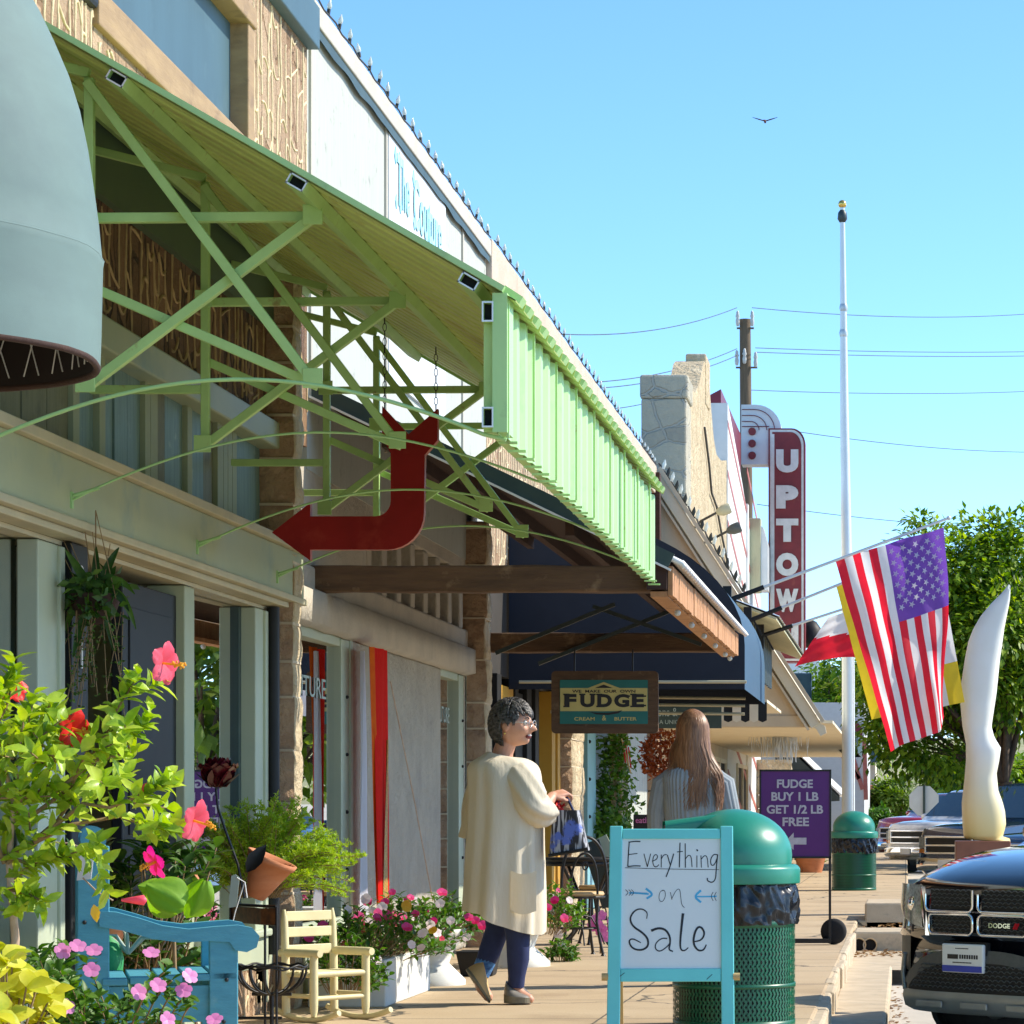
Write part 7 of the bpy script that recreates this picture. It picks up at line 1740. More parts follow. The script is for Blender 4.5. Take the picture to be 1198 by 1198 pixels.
# sweater with ribs
m = MB(); rows = []; sec = [(893,11,.07),(896,22,.10),(902,34,.125),(912,36,.14),(940,34,.145),(970,31.5,.14),(1000,31,.14),(1025,33,.16),(1040,34,.165)]
NR = 220
for i, (py, hwp, hd_) in enumerate(sec):
    r = []
    for k in range(NR):
        a = 2*PI*k/NR; rib = .0038*(1 if k % 5 < 3 else -1)*(i > 0); hx = hwp/g2_+rib
        r.append(q2(811, py, .01) + V((hx*math.copysign(abs(math.cos(a))**.8, math.cos(a)), (hd_+rib)*math.copysign(abs(math.sin(a))**.8, math.sin(a)), 0)))
    rows.append(r)
m.rings(rows, 0, True, True); sw = m.build('sweater', M['knit'], w2)
for s_ in (-1, 1):
    pts = [q2(811+s_*23,909,.015), q2(811+s_*35,917,.02), q2(811+s_*42,950,.03), q2(811+s_*42.5,985,.02), q2(811+s_*41,1008,.08), q2(811+s_*36,1024,.13)]; rads = [.058,.070,.064,.056,.05,.046]
    m = MB(); rows = []; N = len(pts)
    for i, p in enumerate(pts):
        d = (pts[min(i+1,N-1)]-pts[max(i-1,0)]).normalized(); a, bb = frame(d, V((0,1,0))); rows.append([p + a*((rads[i]+.002*(1 if k % 4 < 2 else -1))*math.cos(2*PI*k/56)) + bb*((rads[i]+.002*(1 if k % 4 < 2 else -1))*math.sin(2*PI*k/56)) for k in range(56)])
    m.rings(rows, 0, True, True, True); m.build('sleeve', M['knit'], sw)
# long hair
def line2(x, y, z):
    return not (x > .28 and z < .55) and not (x > .1 and z < -.1)
m = MB(); capmesh(m, line2, T2, 1.07)
rn = random.Random(9)
for k in range(1500):
    ph = rn.uniform(-PI, PI)                      # direction the strand falls, 0 = over the face
    if abs(ph) < 1.0 and rn.random() < .93: continue
    st_ = rn.uniform(-.05, .05); lay = rn.uniform(1.07, 1.17); pts = []
    x0 = rn.uniform(-.55, .45)
    for i in range(7):
        t = (i/6)*rad(96) + .10
        d = V((math.cos(ph)*math.sin(t) + x0*math.cos(t)*.8, math.sin(ph)*math.sin(t)*1.05, math.cos(t))).normalized()
        pts.append(T2(V((.100*d.x*lay*(1.05 if d.x < 0 else 1), .079*d.y*lay, .120*d.z*lay))))
    e = pts[-1]; fall = rn.uniform(.30, .45)*(1-.35*(abs(ph) < 1.5)); wob = rn.uniform(0, 6); ax_ = V((o2_.x + W(816,0,Y2).x - W(810,0,Y2).x, Y2-.12, e.z-fall))
    for i in range(1, 8):
        t = i/7; p = V((e.x, e.y, e.z-fall*t)); tgt = V((ax_.x+.02+(e.x-ax_.x)*(1.75+.5*math.sin(ph*3+wob)*.3), min(e.y, Y2-.06) if abs(ph) > 1.2 else e.y, p.z)); p = p.lerp(tgt, t*.9); p.x += .034*math.sin(t*6.5+wob*.22+ph*1.5)*t**.8 + .012*t; p.y -= .03*math.sin(t*PI)*0 + .035*t*(abs(ph) > 1.3); pts.append(p)
    w = rn.uniform(.0025, .006); n = len(pts)
    L_, C_, R_ = [], [], []
    for i, p in enumerate(pts):
        q = (pts[min(i+1,n-1)]-pts[max(i-1,0)]).normalized(); nn = (p-T2((0,0,0))); nn.z *= .3; s2 = q.cross(nn).normalized(); ww = w*(1-.8*(i/(n-1))**3)
        L_.append(p+s2*ww); C_.append(p+nn.normalized()*.002); R_.append(p-s2*ww)
    m.grid([L_, C_, R_])
m.build('hair', M['hairb'], body2)
# ------------------------------------------------------------------ plants
rn = random.Random(21)
def rdir(up=.3, rn=rn):
    a = rn.uniform(0, 2*PI); z = rn.uniform(-1+up, 1); r = math.sqrt(max(0, 1-z*z)); return V((r*math.cos(a), r*math.sin(a), z)).normalized()
def flower5(mb, c, face, r, mi=0, n=5, cup=.25, wdt=.8):
    f = V(face).normalized(); a, b = frame(f)
    for k in range(n):
        t = 2*PI*k/n+.3; d = (a*math.cos(t)+b*math.sin(t)+f*cup).normalized(); mb.leaf(c, d, f, r, r*wdt*1.15, mi, droop=.12, fold=-.03, rnd=True)
def whorl(m, p, d, n, L, w, spread=.9, droop=.25):
    d = V(d).normalized(); a, b = frame(d)
    for k in range(n):
        t = 2.4*k + rn.uniform(-.3,.3); q = spread*rn.uniform(.7,1.25)*(1-.35*k/n); dd = (d*(1-.35*q) + (a*math.cos(t)+b*math.sin(t))*q)
        m.leaf(p + d*(-.05*k/n*2), dd, d + V((0,0,.5)), L*rn.uniform(.65,1.15), w*rn.uniform(.75,1.2), droop=droop)
# --- big hibiscus close to the camera
HBY = 9.3; sB = F/HBY
hb_ = thing('hibiscus', 'tall hibiscus shrub with coral flowers and glossy lime leaves nearest the camera', 'shrub', (W(10,0,HBY).x, HBY, 0))
def h(px, py, dy=0): return W(px, py, HBY)+V((0,dy,0))
st_ = MB(); lf = MB()
main = [[(6,1250),(14,1100),(8,1010),(18,940),(10,870)],[(8,1010),(60,960),(100,905),(140,830),(165,800)],[(18,950),(70,880),(75,840)],[(12,1000),(80,965),(130,955),(185,968),(205,965)],[(10,1040),(40,1045),(66,1055)],[(5,1010),(-20,900),(8,830),(20,790)],[(60,930),(110,890),(150,880),(160,850)],[(40,985),(100,940),(140,945),(190,925),(210,915)],[(15,900),(50,850),(70,825)],[(30,960),(80,920),(120,870),(150,850)],[(5,960),(35,900),(40,850)],[(0,1000),(30,1010),(70,1000)],[(20,940),(60,920),(90,930)],[(0,930),(-10,840),(10,800)]]
tips = []
for i, b in enumerate(main):
    off = [rn.uniform(-.15,.12)*(j > 0) for j in range(len(b))]
    pts = [h(x, y, o) for (x, y), o in zip(b, off)]
    sm = []
    for a_, b2 in zip(pts, pts[1:]): sm += [a_.lerp(b2, t/4) for t in range(4)]
    sm.append(pts[-1]); r0_ = .016 if i == 0 else .0075
    st_.tube(sm, [r0_*(1-.72*k/len(sm)) for k in range(len(sm))], 7, 0 if i else 1)
    for k, p in enumerate(sm):
        if i == 0 and k < 8: continue
        dd = (sm[min(k+1, len(sm)-1)]-sm[max(0,k-1)]).normalized()
        for _ in range(2 if k % 3 else 1):
            sd = (dd*.5 + rdir(.5)*.9); q = p + V((rn.uniform(-.015,.015), rn.uniform(-.05,.05), rn.uniform(-.015,.015)))
            lf.leaf(q, sd, V((.55, -.25, .8))+rdir(0)*.5, rn.uniform(.045,.085), rn.uniform(.024,.040), droop=rn.uniform(.05,.35))
    whorl(lf, sm[-1], dd, 9, .075, .036); whorl(lf, sm[-5], dd+V((0,0,.4)), 6, .07, .036)
# inner twigs
for _ in range(26):
    x, y = rn.uniform(-15,60), rn.uniform(850,1040)
    if rn.random() < .5: x, y = rn.uniform(0,150), rn.uniform(870,975)
    p = h(x, y, rn.uniform(-.25,.2)); d = (V((rn.uniform(-.3,1), rn.uniform(-.4,.4), rn.uniform(-.1,.8)))).normalized(); q = p + d*rn.uniform(.08,.16)
    st_.tube([p, q], [.004,.0025], 5, 0); whorl(lf, q, d, 8, .07, .034); whorl(lf, p.lerp(q,.5), d, 5, .065, .033)
for (x, y, d) in ((20,770,(0,0,1)),(168,790,(.6,-.2,.7)),(182,795,(.7,0,.4)),(200,905,(.6,-.2,.5)),(196,962,(.7,0,.2)),(185,965,(.6,-.2,.6)),(172,845,(.6,-.2,.5)),(178,830,(.5,-.1,.8)),(115,1010,(.5,-.2,-.2)),(150,905,(.5,-.3,.4)),(30,1060,(.4,-.4,.1)),(120,985,(.4,-.4,.3)),(128,1045,(.3,-.2,-.6))): whorl(lf, h(x,y,rn.uniform(-.1,.1)), d, 10, .075, .036)
# long drooping leaf at the left edge
lf.leaf(h(-14,1030,-.2), V((1,-.1,-.45)), V((.1,-.4,1)), .13, .055, droop=.1)
st_.build('stem', [M['stemg'], M['stemp']], hb_); lf.build('foliage', M['hib'], hb_)
def hibiscus(px, py, faced, size, mt='hibf', dy=0, bud=False):
    m = MB(); c = h(px, py, dy); f = V(faced).normalized(); a, b = frame(f)
    for k in range(5):
        t = 2*PI*k/5+.5; d = (a*math.cos(t)+b*math.sin(t)); P = []
        for i in range(7):
            v = i/6; r = []
            for j in range(7):
                u = -1+j/3; w = size*.42*math.sin(PI*min(1,.12+v*.62))*(1-.25*(v > .95)); rf = .035*size*math.sin(u*8+k)*v
                r.append(c + d*(size*v*(1-.12*u*u)) + d.cross(f)*(w*u) + f*(size*(.42*v-.30*v**3)+rf))
            P.append(r)
        m.grid(P)
    fl = m.build('flower', M[mt], hb_)
    m = MB(); tip = c+f*size*1.05; m.tube([c, c+f*size*.6, tip], [.004,.004,.006], 6); 
    for k in range(14): m.sphere(c+f*size*rn.uniform(.65,1.1)+rdir(.0)*.010, .004, 6, 4)
    m.build('stamen', M['yel'], fl)
hibiscus(190,776,(.92,-.38,-.1),.072); hibiscus(84,852,(.8,-.5,-.2),.066,'hibr'); hibiscus(226,960,(.92,-.35,-.25),.072); hibiscus(2,805,(.5,-.6,.4),.055,'hibr',.1); hibiscus(150,1010,(-.5,-.5,-.3),.06,'mag',.35); 
for px, py, tx, ty in ((168,925,184,921),(152,1052,178,1052)):
    m = MB(); a, b = h(px,py,-.1), h(tx,ty,-.1); m.tube([a, a.lerp(b,.3), a.lerp(b,.7), b, b+(b-a)*.12], [.004,.008,.013,.016,.004], 8); m.build('bud', M['hibf'], hb_)
for px, py, mt in ((120,1057,'yel'),): m = MB(); m.leaf(h(px,py,-.1), (.2,-.1,-1), (.3,-1,0), .055, .03); m.build('yellow_leaf', M[mt], hb_)
# --- lime coleus, lower left
CLY = 8.9
cl = thing('coleus', 'lime yellow coleus in the lower left corner in front of the blue bench', 'plant', W(15,1180,CLY))
m = MB(); g = MB(); root = W(10,1270,CLY)
for k in range(46):
    p = W(rn.uniform(-25,48), rn.uniform(1112,1230), CLY)+V((0,rn.uniform(-.25,.2),0))
    if (p.x-W(20,0,CLY).x) > .05 and p.z > W(0,1140,CLY).z: continue
    g.tube([root, p], [.005,.003], 5)
    for _ in range(4): m.leaf(p, rdir(.6)+V((.2,-.4,.0)), V((.4,-.5,.9))+rdir(0)*.35, rn.uniform(.06,.10), rn.uniform(.045,.065), droop=.35, fold=.1)
m.build('foliage', M['coleus'], cl); g.build('stem', M['stemg'], cl)
# --- trailing vinca with lilac flowers
VY = 9.9
vn = thing('vinca', 'leafy vinca with small lilac flowers sprawling before the blue bench seat', 'plant', W(120,1200,VY))
m = MB(); g = MB(); fl = []
for k in range(46):
    x0, y0 = rn.uniform(20,150), 1260; x1 = rn.uniform(40,88) if k < 30 else rn.uniform(60,235); y1 = (1105+rn.random()*70 if k < 30 else 1150+rn.random()*60 - .12*(x1-60)*0)
    p, q = W(x0, y0, VY)+V((0,rn.uniform(-.2,.2),0)), W(x1, y1, VY)+V((0,rn.uniform(-.25,.25),0))
    pts = [p.lerp(q, t/8)+V((0,0,.04*math.sin(PI*t/8))) for t in range(9)]; g.tube(pts, [.004-.0003*t for t in range(9)], 5)
    for j in range(1, 9):
        for s_ in range(3): m.leaf(pts[j], rdir(.6)+V((0,-.1,.2)), V((.3,-.3,.9))+rdir(0)*.4, rn.uniform(.035,.055), rn.uniform(.017,.025), droop=.25)
    whorl(m, q, q-pts[-3], 7, .048, .024)
for k in range(5):   # long upright spray on the right
    p, q = W(140+15*k,1240,VY), W(205+9*k,1135+9*k,VY)+V((0,-.15,0)); pts = [p.lerp(q,t/8)+V((0,0,.05*math.sin(PI*t/8))) for t in range(9)]; g.tube(pts, .003, 5)
    for j in range(2,9):
        for s_ in range(3): m.leaf(pts[j], rdir(.6), V((.3,-.3,.9))+rdir(0)*.4, .045, .02, droop=.2)
m.build('foliage', M['bed'], vn); g.build('stem', M['stemg'], vn)
for px, py in ((73,1113),(91,1107),(110,1112),(107,1135),(177,1115),(185,1153),(162,1161),(215,1159),(222,1142),(196,1193),(251,1193),(78,1178)):
    c = W(px, py, VY-.25); m = MB(); flower5(m, c, (rn.uniform(.0,.6), -.6, rn.uniform(.2,.9)), .028, wdt=.85); m.build('flower', M['lil'], vn)
# --- asparagus fern behind the pot
AFYY = 14.6
an_ = thing('asparagus_fern', 'feathery bright green asparagus fern spilling around the clay pot', 'fern', W(320,1010,AFYY))
m = MB(); g = MB()
for k in range(120):
    c0 = W(300+rn.uniform(-25,30), 1050, AFYY)+V((0,rn.uniform(-.15,.15),0)); a = rn.uniform(-1.3, 1.35); 
    e = W(318+105*math.sin(a)*rn.uniform(.55,1.0)+ (10 if a > 0 else -5), 1005-75*math.cos(a)*rn.uniform(.4,1.0)+rn.uniform(0,45)*abs(a), AFYY)+V((0,rn.uniform(-.3,.25),0))
    md = c0.lerp(e,.55)+V((0,0,.10)); pts = [(c0*(1-t)**2 + md*2*t*(1-t) + e*t*t) for t in [j/10 for j in range(11)]]; g.tube(pts, .0022, 4)
    for j in range(3, 11):
        p = pts[j]
        for s_ in range(4):
            d = rdir(.8); q = p + d*rn.uniform(.03,.075)*(1.2-j/14); 
            for i in range(5):
                c = p.lerp(q, (i+1)/5); m.leaf(c, d*.6+rdir(.5), rdir(0), rn.uniform(.014,.026), .006, droop=0, seg=1)
                m.leaf(c, d*.6+rdir(.5), rdir(0), rn.uniform(.014,.026), .006, droop=0, seg=1)
m.build('foliage', M['fern'], an_); g.build('stem', M['stemg'], an_)
# --- elephant ear
EY = 11.6
ee = thing('elephant_ear', 'broad bright green elephant ear leaves behind the scrolled blue bench arm', 'plant', W(205,1080,EY))
def bigleaf(px, py, w, h_, rot, dy=0):
    m = MB(); c = W(px, py, EY)+V((0,dy,0)); P = []
    for i in range(13):
        v = i/12; r = []
        for j in range(11):
            u = -1+j/5; ww = w*(math.sin(PI*(.14+.82*v))**.7)*(1.0-.15*v); x = ww*u; y = h_*(v-.5) + .10*h_*abs(u)*(1-v)*1.6; d = .03*math.cos(u*9+v*3)*.25 + .05*u*u - .04*v
            x, y = x*math.cos(rot)-y*math.sin(rot), x*math.sin(rot)+y*math.cos(rot); r.append(c + V((x, d, y)))
        P.append(r)
    m.grid(P); m.build('leaf', M['big'], ee)
bigleaf(198,1050,.095,.17,.9,-.05); bigleaf(228,1052,.07,.17,-.5,.02); bigleaf(172,1042,.05,.1,1.2,.08)
m = MB(); m.tube([W(205,1150,EY), W(203,1085,EY), W(200,1050,EY)], .008, 6); m.build('stem', M['stemg'], ee)
# --- dark potted plants in the shadow of the doorway
dp = thing('potted_plant', 'dark leafy potted plant in the shade between bench and door', 'potted plant', W(150,1110,12.4))
m = MB(); g = MB(); c = W(150,1130,12.3); c.z = 0
for k in range(70):
    e = W(rn.uniform(95,250), rn.uniform(985,1130), 12.3)+V((0,rn.uniform(-.25,.25),0)); b0 = c+V((rn.uniform(-.1,.2),0,.3)); g.tube([b0, e], .004, 4); whorl(m, e, e-b0, 6, .10, .045)
m.build('foliage', M['dkleaf'], dp); g.build('stem', M['stemg'], dp)
m = MB(); m.lathe([(.12,0),(.17,.28),(.18,.30),(.15,.29)], c, 24); m.build('pot', M['terra'], dp)
cc = thing('cactus', 'small spiny green cactus and striped succulent behind the bench seat', 'cactus', W(150,1130,11.3))
m = MB(); c = W(192,1120,11.3); 
for k in range(9):
    a = k*2.4; d = V((math.cos(a), .5*math.sin(a), .6)).normalized(); p = W(150,1115,11.2)+V((0,0,0)); m.tube([p, p+d*.07+V((0,0,.02)), p+d*.12-V((0,0,.01))], [.008,.006,.002], 6)
m.build('succulent_arm', M['tagteal'], cc)
m = MB(); m.lathe([(.03,-.12),(.055,-.06),(.06,0),(.045,.06),(.01,.09)], W(126,1122,11.2), 14); m.build('cactus_body', mat('cactus green', (.02,.30,.08), rough=.6), cc)
for px, py, Y, lab in ((122,1095,11.5,'orange clay pot lying in the shade behind the blue bench arm'),(212,1040,12.8,'pinkish clay pot half hidden by elephant ear leaves')):
    p = W(px, py, Y); t = thing('flower_pot', lab, 'flower pot', p); m = MB(); m.lathe([(.05,-.1),(.075,.02),(.085,.025),(.085,.06),(.07,.06)], p, 20); m.build('pot', M['terra'], t)
# --- hanging plant at the doorway
HPY = 11.9
hp_ = thing('hanging_plant', 'hanging basket plant with strappy arching leaves at the black door jamb', 'hanging plant', W(105,690,HPY))
m = MB(); g = MB(); c = W(112,700,HPY); 
for (x, y, mx_, my) in ((158,695,130,660),(155,735,140,672),(128,760,120,690),(118,740,108,690),(62,720,80,680),(70,745,85,690),(115,640,112,670),(85,645,95,670),(140,680,120,665),(150,715,135,680),(90,770,95,720),(60,690,78,672),(138,640,125,660)):
    e = W(x, y, HPY)+V((0,rn.uniform(-.12,.12),0)); k1 = W(mx_, my, HPY); pts = [c*(1-t)**2+k1*2*t*(1-t)+e*t*t for t in [j/9 for j in range(10)]]; s_ = V((0,-.5,1)); wd = [.006,.013,.017,.018,.018,.017,.015,.012,.008,.002]
    L, Q = [], []
    for j, p in enumerate(pts):
        d = (pts[min(9,j+1)]-pts[max(0,j-1)]).normalized(); a_ = d.cross(V((0,-1,.3))).normalized(); L.append(p+a_*wd[j]); Q.append(p-a_*wd[j])
    m.grid([L, [p+V((0,.008,0)) for p in pts], Q])
for k in range(150):
    a = rn.gauss(0,.05); p = c+V((a, rn.uniform(-.08,.08), rn.uniform(-.08,.1))); m.leaf(p, rdir(.5)+V((0,-.2,-.2)), rdir(0), .05, .03, seg=1)
for k in range(26):
    p = c+V((rn.gauss(.0,.05), rn.uniform(-.06,.06), -.05)); q = p+V((rn.gauss(0,.06), 0, -rn.uniform(.15,.42))); pts = [p.lerp(q,t/6) for t in range(7)]; g.tube(pts, .0018, 4)
    for j in range(1,7):
        for _ in range(3): m.leaf(pts[j], rdir(.7), rdir(0), .018, .011, seg=1)
m.build('foliage', M['dkleaf'], hp_)
g.tube([c, c+V((0,0,.35))], .003, 5); g.tube([c+V((.08,0,0)), c+V((0,0,.35))], .002, 5)
for k in range(6): g.tube([c+V((-.02*k+.03,0,.05)), c+V((.05-.05*k,rn.uniform(-.05,.05),.22+.04*(k % 3)))], .002, 4)
g.build('stem', M['stemg'], hp_)
m = MB(); m.lathe([(.05,-.1),(.08,-.06),(.10,.0),(.10,.02)], c+V((-.02,.06,-.0)), 18); m.build('basket', M['timberdk'], hp_)
# --- flower masses in planters
def bedding(name, label, cx, y0, y1, hw, z0, hz, nleaf, flowers, spill=0, mt='bed'):
    t = thing(name, label, 'flowering plant', (cx, (y0+y1)/2, z0)); m = MB(); g = MB()
    for k in range(nleaf):
        u, v = rn.uniform(-1,1), rn.uniform(0,1); yy = y0+(y1-y0)*v; hh = hz*(1-.55*abs(u)**2)*(.55+.45*rn.random())*(.8+.2*math.sin(v*9))
        b0 = V((cx+u*hw*.6, yy, z0)); e = V((cx+u*hw*1.15+(spill*rn.random() if u > .1 else 0), yy+rn.uniform(-.1,.1), z0+hh-(.25*spill*max(0,u)))); 
        g.tube([b0, e], .0025, 4); whorl(m, e, e-b0+V((0,0,.05)), 7, .055, .026)
        for j in range(3): m.leaf(b0.lerp(e,.35+.2*j), rdir(.5), V((0,-.2,1)), .05, .024)
    m.build('foliage', M[mt], t); g.build('stem', M['stemg'], t)
    for n, mt_ in flowers:
        for k in range(n):
            u, v = rn.uniform(-1,1), rn.uniform(0,1)**1.4; c = V((cx+u*hw*1.1+(spill*.6 if u > .5 else 0), y0+(y1-y0)*v-.05, z0+hz*(1-.5*u*u)*rn.uniform(.25,1.02))); f = MB()
            flower5(f, c, (rn.uniform(-.2,.6), -.7, rn.uniform(.1,.7)), rn.uniform(.020,.034), wdt=.95); f.build('flower', M[mt_], t)
    return t
bedding('petunias', 'mixed petunias and vinca with magenta and white flowers filling the white planter box', -2.98, 16.1, 17.7, .30, .22, .36, 170, [(26,'mag'),(20,'wht'),(4,'yel'),(7,'hibf')], .14)
bedding('petunias', 'dark leaved petunias with pink flowers in the flared white urn', W(512,0,18.3).x, 18.0, 18.6, .24, .32, .24, 70, [(9,'mag'),(6,'wht')], .1)
bedding('petunias', 'trailing plant with coral and magenta flowers in the urn right of the cream tunic', W(642,0,20.6).x, 20.1, 20.9, .19, .22, .38, 80, [(14,'mag'),(5,'hibf'),(4,'wht')], .05)
bedding('bedding_plant', 'leafy green plant with pale pink bud left of the white planter box', W(402,0,15.7).x, 15.6, 16.0, .16, .10, .36, 60, [(2,'wht')], .05)
bedding('bedding_plant', 'low trailing green plant on the walk beneath the bistro table', W(655,0,21.0).x, 20.9, 21.2, .10, 0, .2, 26, [(2,'wht')], .02)
t = thing('petunias', 'purple flower bunch just left of the aqua sandwich board', 'flowering plant', W(703,1085,22.2)); m = MB()
for k in range(14): flower5(m, W(703,1083,22.2)+V((rn.gauss(0,.05),rn.gauss(0,.05),rn.gauss(0,.05))), (0,-1,.3), .04)
m.build('flower', M['lil'], t); m = MB(); m.tube([W(703,1083,22.2), V((W(703,0,22.2).x,22.2,0))], .01, 6); m.build('stem', M['stemg'], t)
# --- vine on the column beyond the table
VCY = 33.0
vc = thing('vine_column', 'leafy vine with a flower bed climbing a pale post by the pale blue door', 'climbing plant', W(718,1000,VCY))
m = MB(); a, b = W(713,0,VCY), W(727,0,VCY); stack(m, a.x, b.x, VCY, VCY+.12, 0, 2.1, .3, .02); m.build('post', M['limest'], vc)
m = MB()
for k in range(1500):
    py = rn.uniform(860,985); q = (py-860)/125; px = 715+rn.gauss(0, 9+9*q**2)+(6 if q < .4 else 0)
    if rn.random() < .5 and 712 < px < 726: continue
    m.leaf(W(px, py, VCY-.1)+V((0,rn.uniform(-.25,.2),0)), rdir(.4), V((.3,-.5,.6))+rdir(0)*.4, rn.uniform(.05,.09), rn.uniform(.035,.055), seg=1)
for k in range(400): m.leaf(W(rn.gauss(712,17), rn.gauss(975,16), VCY-.4)+V((0,rn.uniform(-.3,.3),0)), rdir(.4), V((.3,-.5,.6))+rdir(0)*.4, .09, .055, seg=1)
m.build('foliage', M['bed'], vc)
t = thing('small_flag', 'tiny striped flag stuck in the vine on the pale post', 'flag', W(733,880,VCY-.3)); m = MB()
for k in range(5):
    a, b = W(728+k*1.6,868+k*1.5,VCY-.3), W(731+k*1.6,892+k*1.5,VCY-.3); c = W(729.6+k*1.6,868+k*1.5,VCY-.3); d = W(732.6+k*1.6,892+k*1.5,VCY-.3); m.add([a,c,d,b], [(0,1,2,3)], k % 2)
m.build('flag_cloth', [M['flagr'], M['flagw']], t); m = MB(); m.tube([W(727,864,VCY-.3), W(738,905,VCY-.3)], .008, 5); m.build('stick', M['woodpeg'], t)
# --- copper wreath and other shop-front dressings
cw = thing('dried_wreath', 'round copper brown dried leaf wreath on the wall left of the long haired woman', 'wreath', W(776,885,34.5)); m = MB()
for k in range(900):
    a = rn.uniform(0,2*PI); r = .26*math.sqrt(rn.random()); m.leaf(W(776,885,34.5)+V((r*math.cos(a), rn.uniform(-.1,.1), r*1.15*math.sin(a))), rdir(.2), rdir(0), .07, .035, seg=1)
m.build('foliage', M['copperleaf'], cw)
nb = thing('pink_sign', 'small dark sign with pink lettering low behind the sale board', 'sign', W(752,960,29)); a, b = W(741,975,29), W(768,953,29); m = MB(); m.box(a.x, b.x, 29, 29.03, a.z, b.z); bo = m.build('board', M['ink'], nb); m = MB(); q = W(752,963,29); m.text('eatin', (q.x, 28.998, q.z), (1,0,0), (0,0,1), h=.055, w=.14, th=.003, bold=.02); m.build('lettering', M['lil'], bo)
m = MB(); m.tube([W(752,975,29.02), V((W(752,0,29).x,29.02,0))], .012, 6); m.build('stake', M['iron'], nb)
t = thing('flower_pot', 'row of low terracotta pots with dry plants beyond the purple sign', 'flower pot', W(940,1005,52)); m = MB(); c = W(948,1010,52); c.z = 0
m.lathe([(.2,0),(.28,.3),(.3,.34),(.25,.33)], c, 18); m.build('pot', M['terra'], t); m = MB()
for k in range(160): m.leaf(W(rn.uniform(908,960), rn.uniform(1001,1008), 52), rdir(.6), rdir(0), .15, .06, seg=1)
m.build('foliage', M['tree2'], t)

# ------------------------------------------------------------------ trees
def tree(name, label, base, h0, crown, n, mt, leaf=(.16,.085), seed=1, trunk=.18, group='trees beyond the street', spread=None, low=None):
    r_ = random.Random(seed); t = thing(name, label, 'tree', base, 0, group); c = V(crown[0]); R3 = V(crown[1]); b = V(base)
    m = MB(); fork = V((b.x+(c.x-b.x)*.3, b.y, b.z+h0)); m.tube([b, b.lerp(fork,.5)+V((.05,0,0)), fork], [trunk*1.25, trunk, trunk*.8], 10); cl = []
    for k in range(34):
        d = V((r_.gauss(0,1), r_.gauss(0,1), r_.gauss(0,1))).normalized(); rr_ = r_.uniform(.45,1.0); q = c + V((d.x*R3.x*rr_, d.y*R3.y*rr_, d.z*R3.z*rr_)); cl.append((q, r_.uniform(.55,1.05)))
        mid = fork.lerp(q,.5)+V((r_.uniform(-.2,.2),r_.uniform(-.2,.2),r_.uniform(.0,.4))); m.tube([fork, mid, q], [trunk*.45, trunk*.25, .02], 6)
    for q, s_ in (low or []):
        cl.append((V(q), s_)); m.tube([fork, fork.lerp(V(q),.6)+V((0,0,.15)), V(q)], [trunk*.4, trunk*.2, .02], 6)
    m.build('trunk', M['bark'], t)
    f = MB(); tot = sum(s_**2 for _, s_ in cl)
    for q, s_ in cl:
        k_ = int(n*s_**2/tot); rad_ = s_*min(R3)*.46
        for i in range(k_):
            d = V((r_.gauss(0,1), r_.gauss(0,1), r_.gauss(0,1))).normalized(); rr_ = rad_*(r_.random()**.45)*r_.uniform(.8,1.25); p = q + V((d.x*rr_*1.25, d.y*rr_*1.1, d.z*rr_*.85))
            f.leaf(p, (d + V((r_.uniform(-.6,.6), r_.uniform(-.6,.6), r_.uniform(-.7,.3)))), V((.2,-.1,1))+d*.6, r_.uniform(.7,1.25)*leaf[0], r_.uniform(.7,1.2)*leaf[1], seg=1, droop=.2)
    f.build('crown', M[mt], t)
    return t
TY_ = 56.; sT = F/TY_
def tp(px, py, Y=TY_): return tuple(W(px, py, Y))
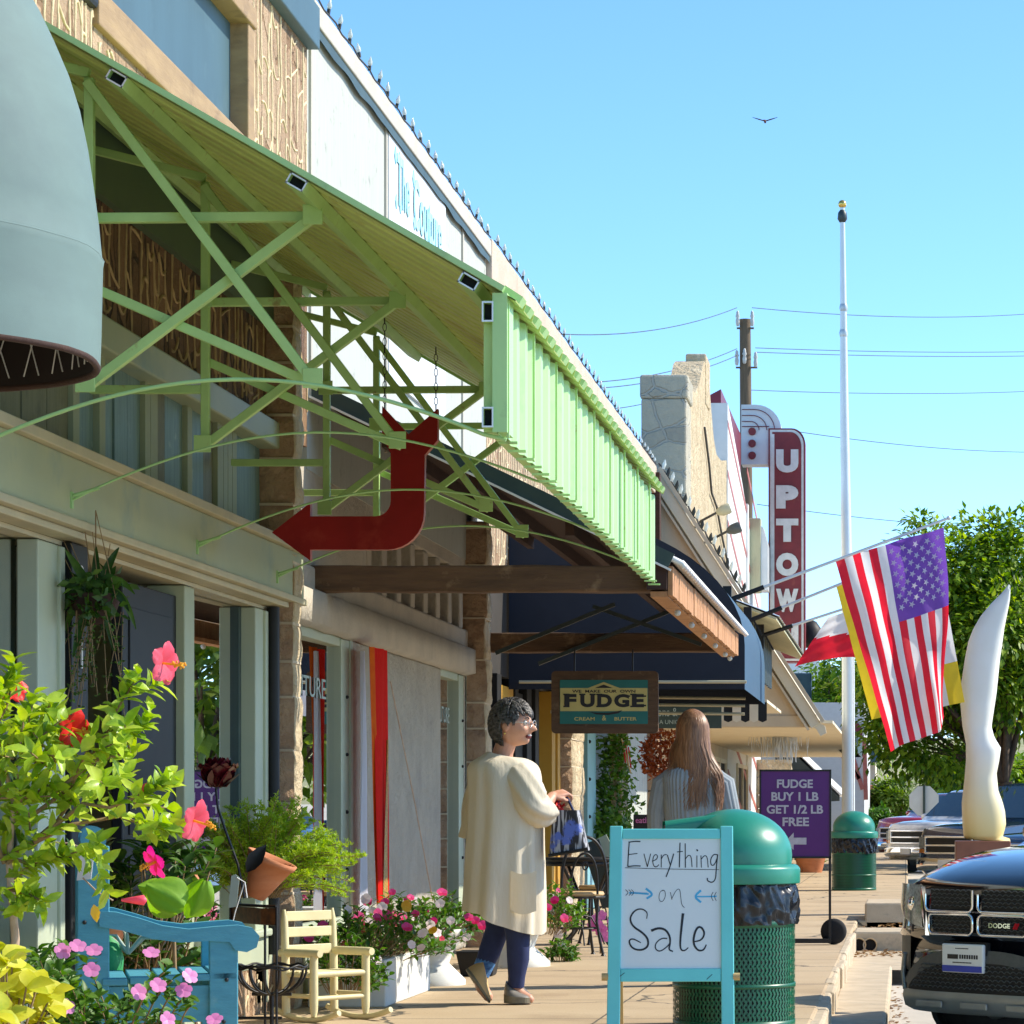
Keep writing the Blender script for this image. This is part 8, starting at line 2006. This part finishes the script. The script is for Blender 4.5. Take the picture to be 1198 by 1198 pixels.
tree('shade_tree', 'big dense green shade tree behind the cream sculpture', (W(1193,0,TY_).x, TY_, -.3), 1.9, (tp(1135,745), (2.0,2.2,1.95)), 24000, 'tree', (.17,.095), 3, .17, low=[(tp(1040,850),.7),(tp(1060,870),.8),(tp(1090,880),.7),(tp(1120,890),.6),(tp(1030,830),.5),(tp(1075,610,57),.30),(tp(1090,640,57),.7),(tp(1150,625),.6),(tp(1185,620),.6),(tp(1050,800),.8),(tp(1040,760),.5),(tp(1070,700),.7)])
tree('shade_tree', 'second green tree cut by the right edge of the picture', (W(1250,0,60).x, 60, -.3), 2.2, (tp(1245,760,60), (2.0,2.0,2.2)), 12000, 'tree', (.17,.09), 5, .2)
tree('bush', 'pale green rounded bush between the far bin and the octagonal sign', (W(1043,0,100).x, 100, -.3), .4, (tp(1043,942,100), (.85,.8,.85)), 5000, 'tree2', (.17,.1), 7, .08)
tree('bush', 'dark green bush low behind the far bin', (W(1022,0,96).x, 96, -.3), .3, (tp(1022,960,96), (.55,.6,.5)), 2500, 'bed', (.16,.09), 8, .06)
tree('far_tree', 'dark far tree rising behind the flagpole above the white house', (W(975,0,150).x, 150, 0), 3, (tp(975,835,150), (3.3,3,3.2)), 7000, 'tree', (.35,.2), 9, .25)
tree('far_tree', 'far roadside tree on the dry slope under the shade tree', (W(1150,0,165).x, 165, 1), 2, (tp(1165,905,165), (3.2,3,1.8)), 5000, 'tree', (.4,.22), 10, .25)
tree('far_tree', 'small far tree at the end of the street beyond the octagonal sign', (W(1105,0,170).x, 170, 1), 1.2, (tp(1110,905,170), (2.4,2,1.2)), 3500, 'tree2', (.4,.22), 12, .2)
# across the street, outside the picture: what the shop windows mirror
for i, (x, y) in enumerate(((9.5,58),(10.5,70),(9.8,83),(11,97),(11.5,112),(12.5,130))):
    tree('street_tree', 'street tree across the road mirrored in the shop windows', (x, y, -.3), 1.5, ((x, y, 4.6), (4.2,4.2,3.6)), 4500, 'tree2', (.42,.26), 30+i, .2, 'street trees across the road')
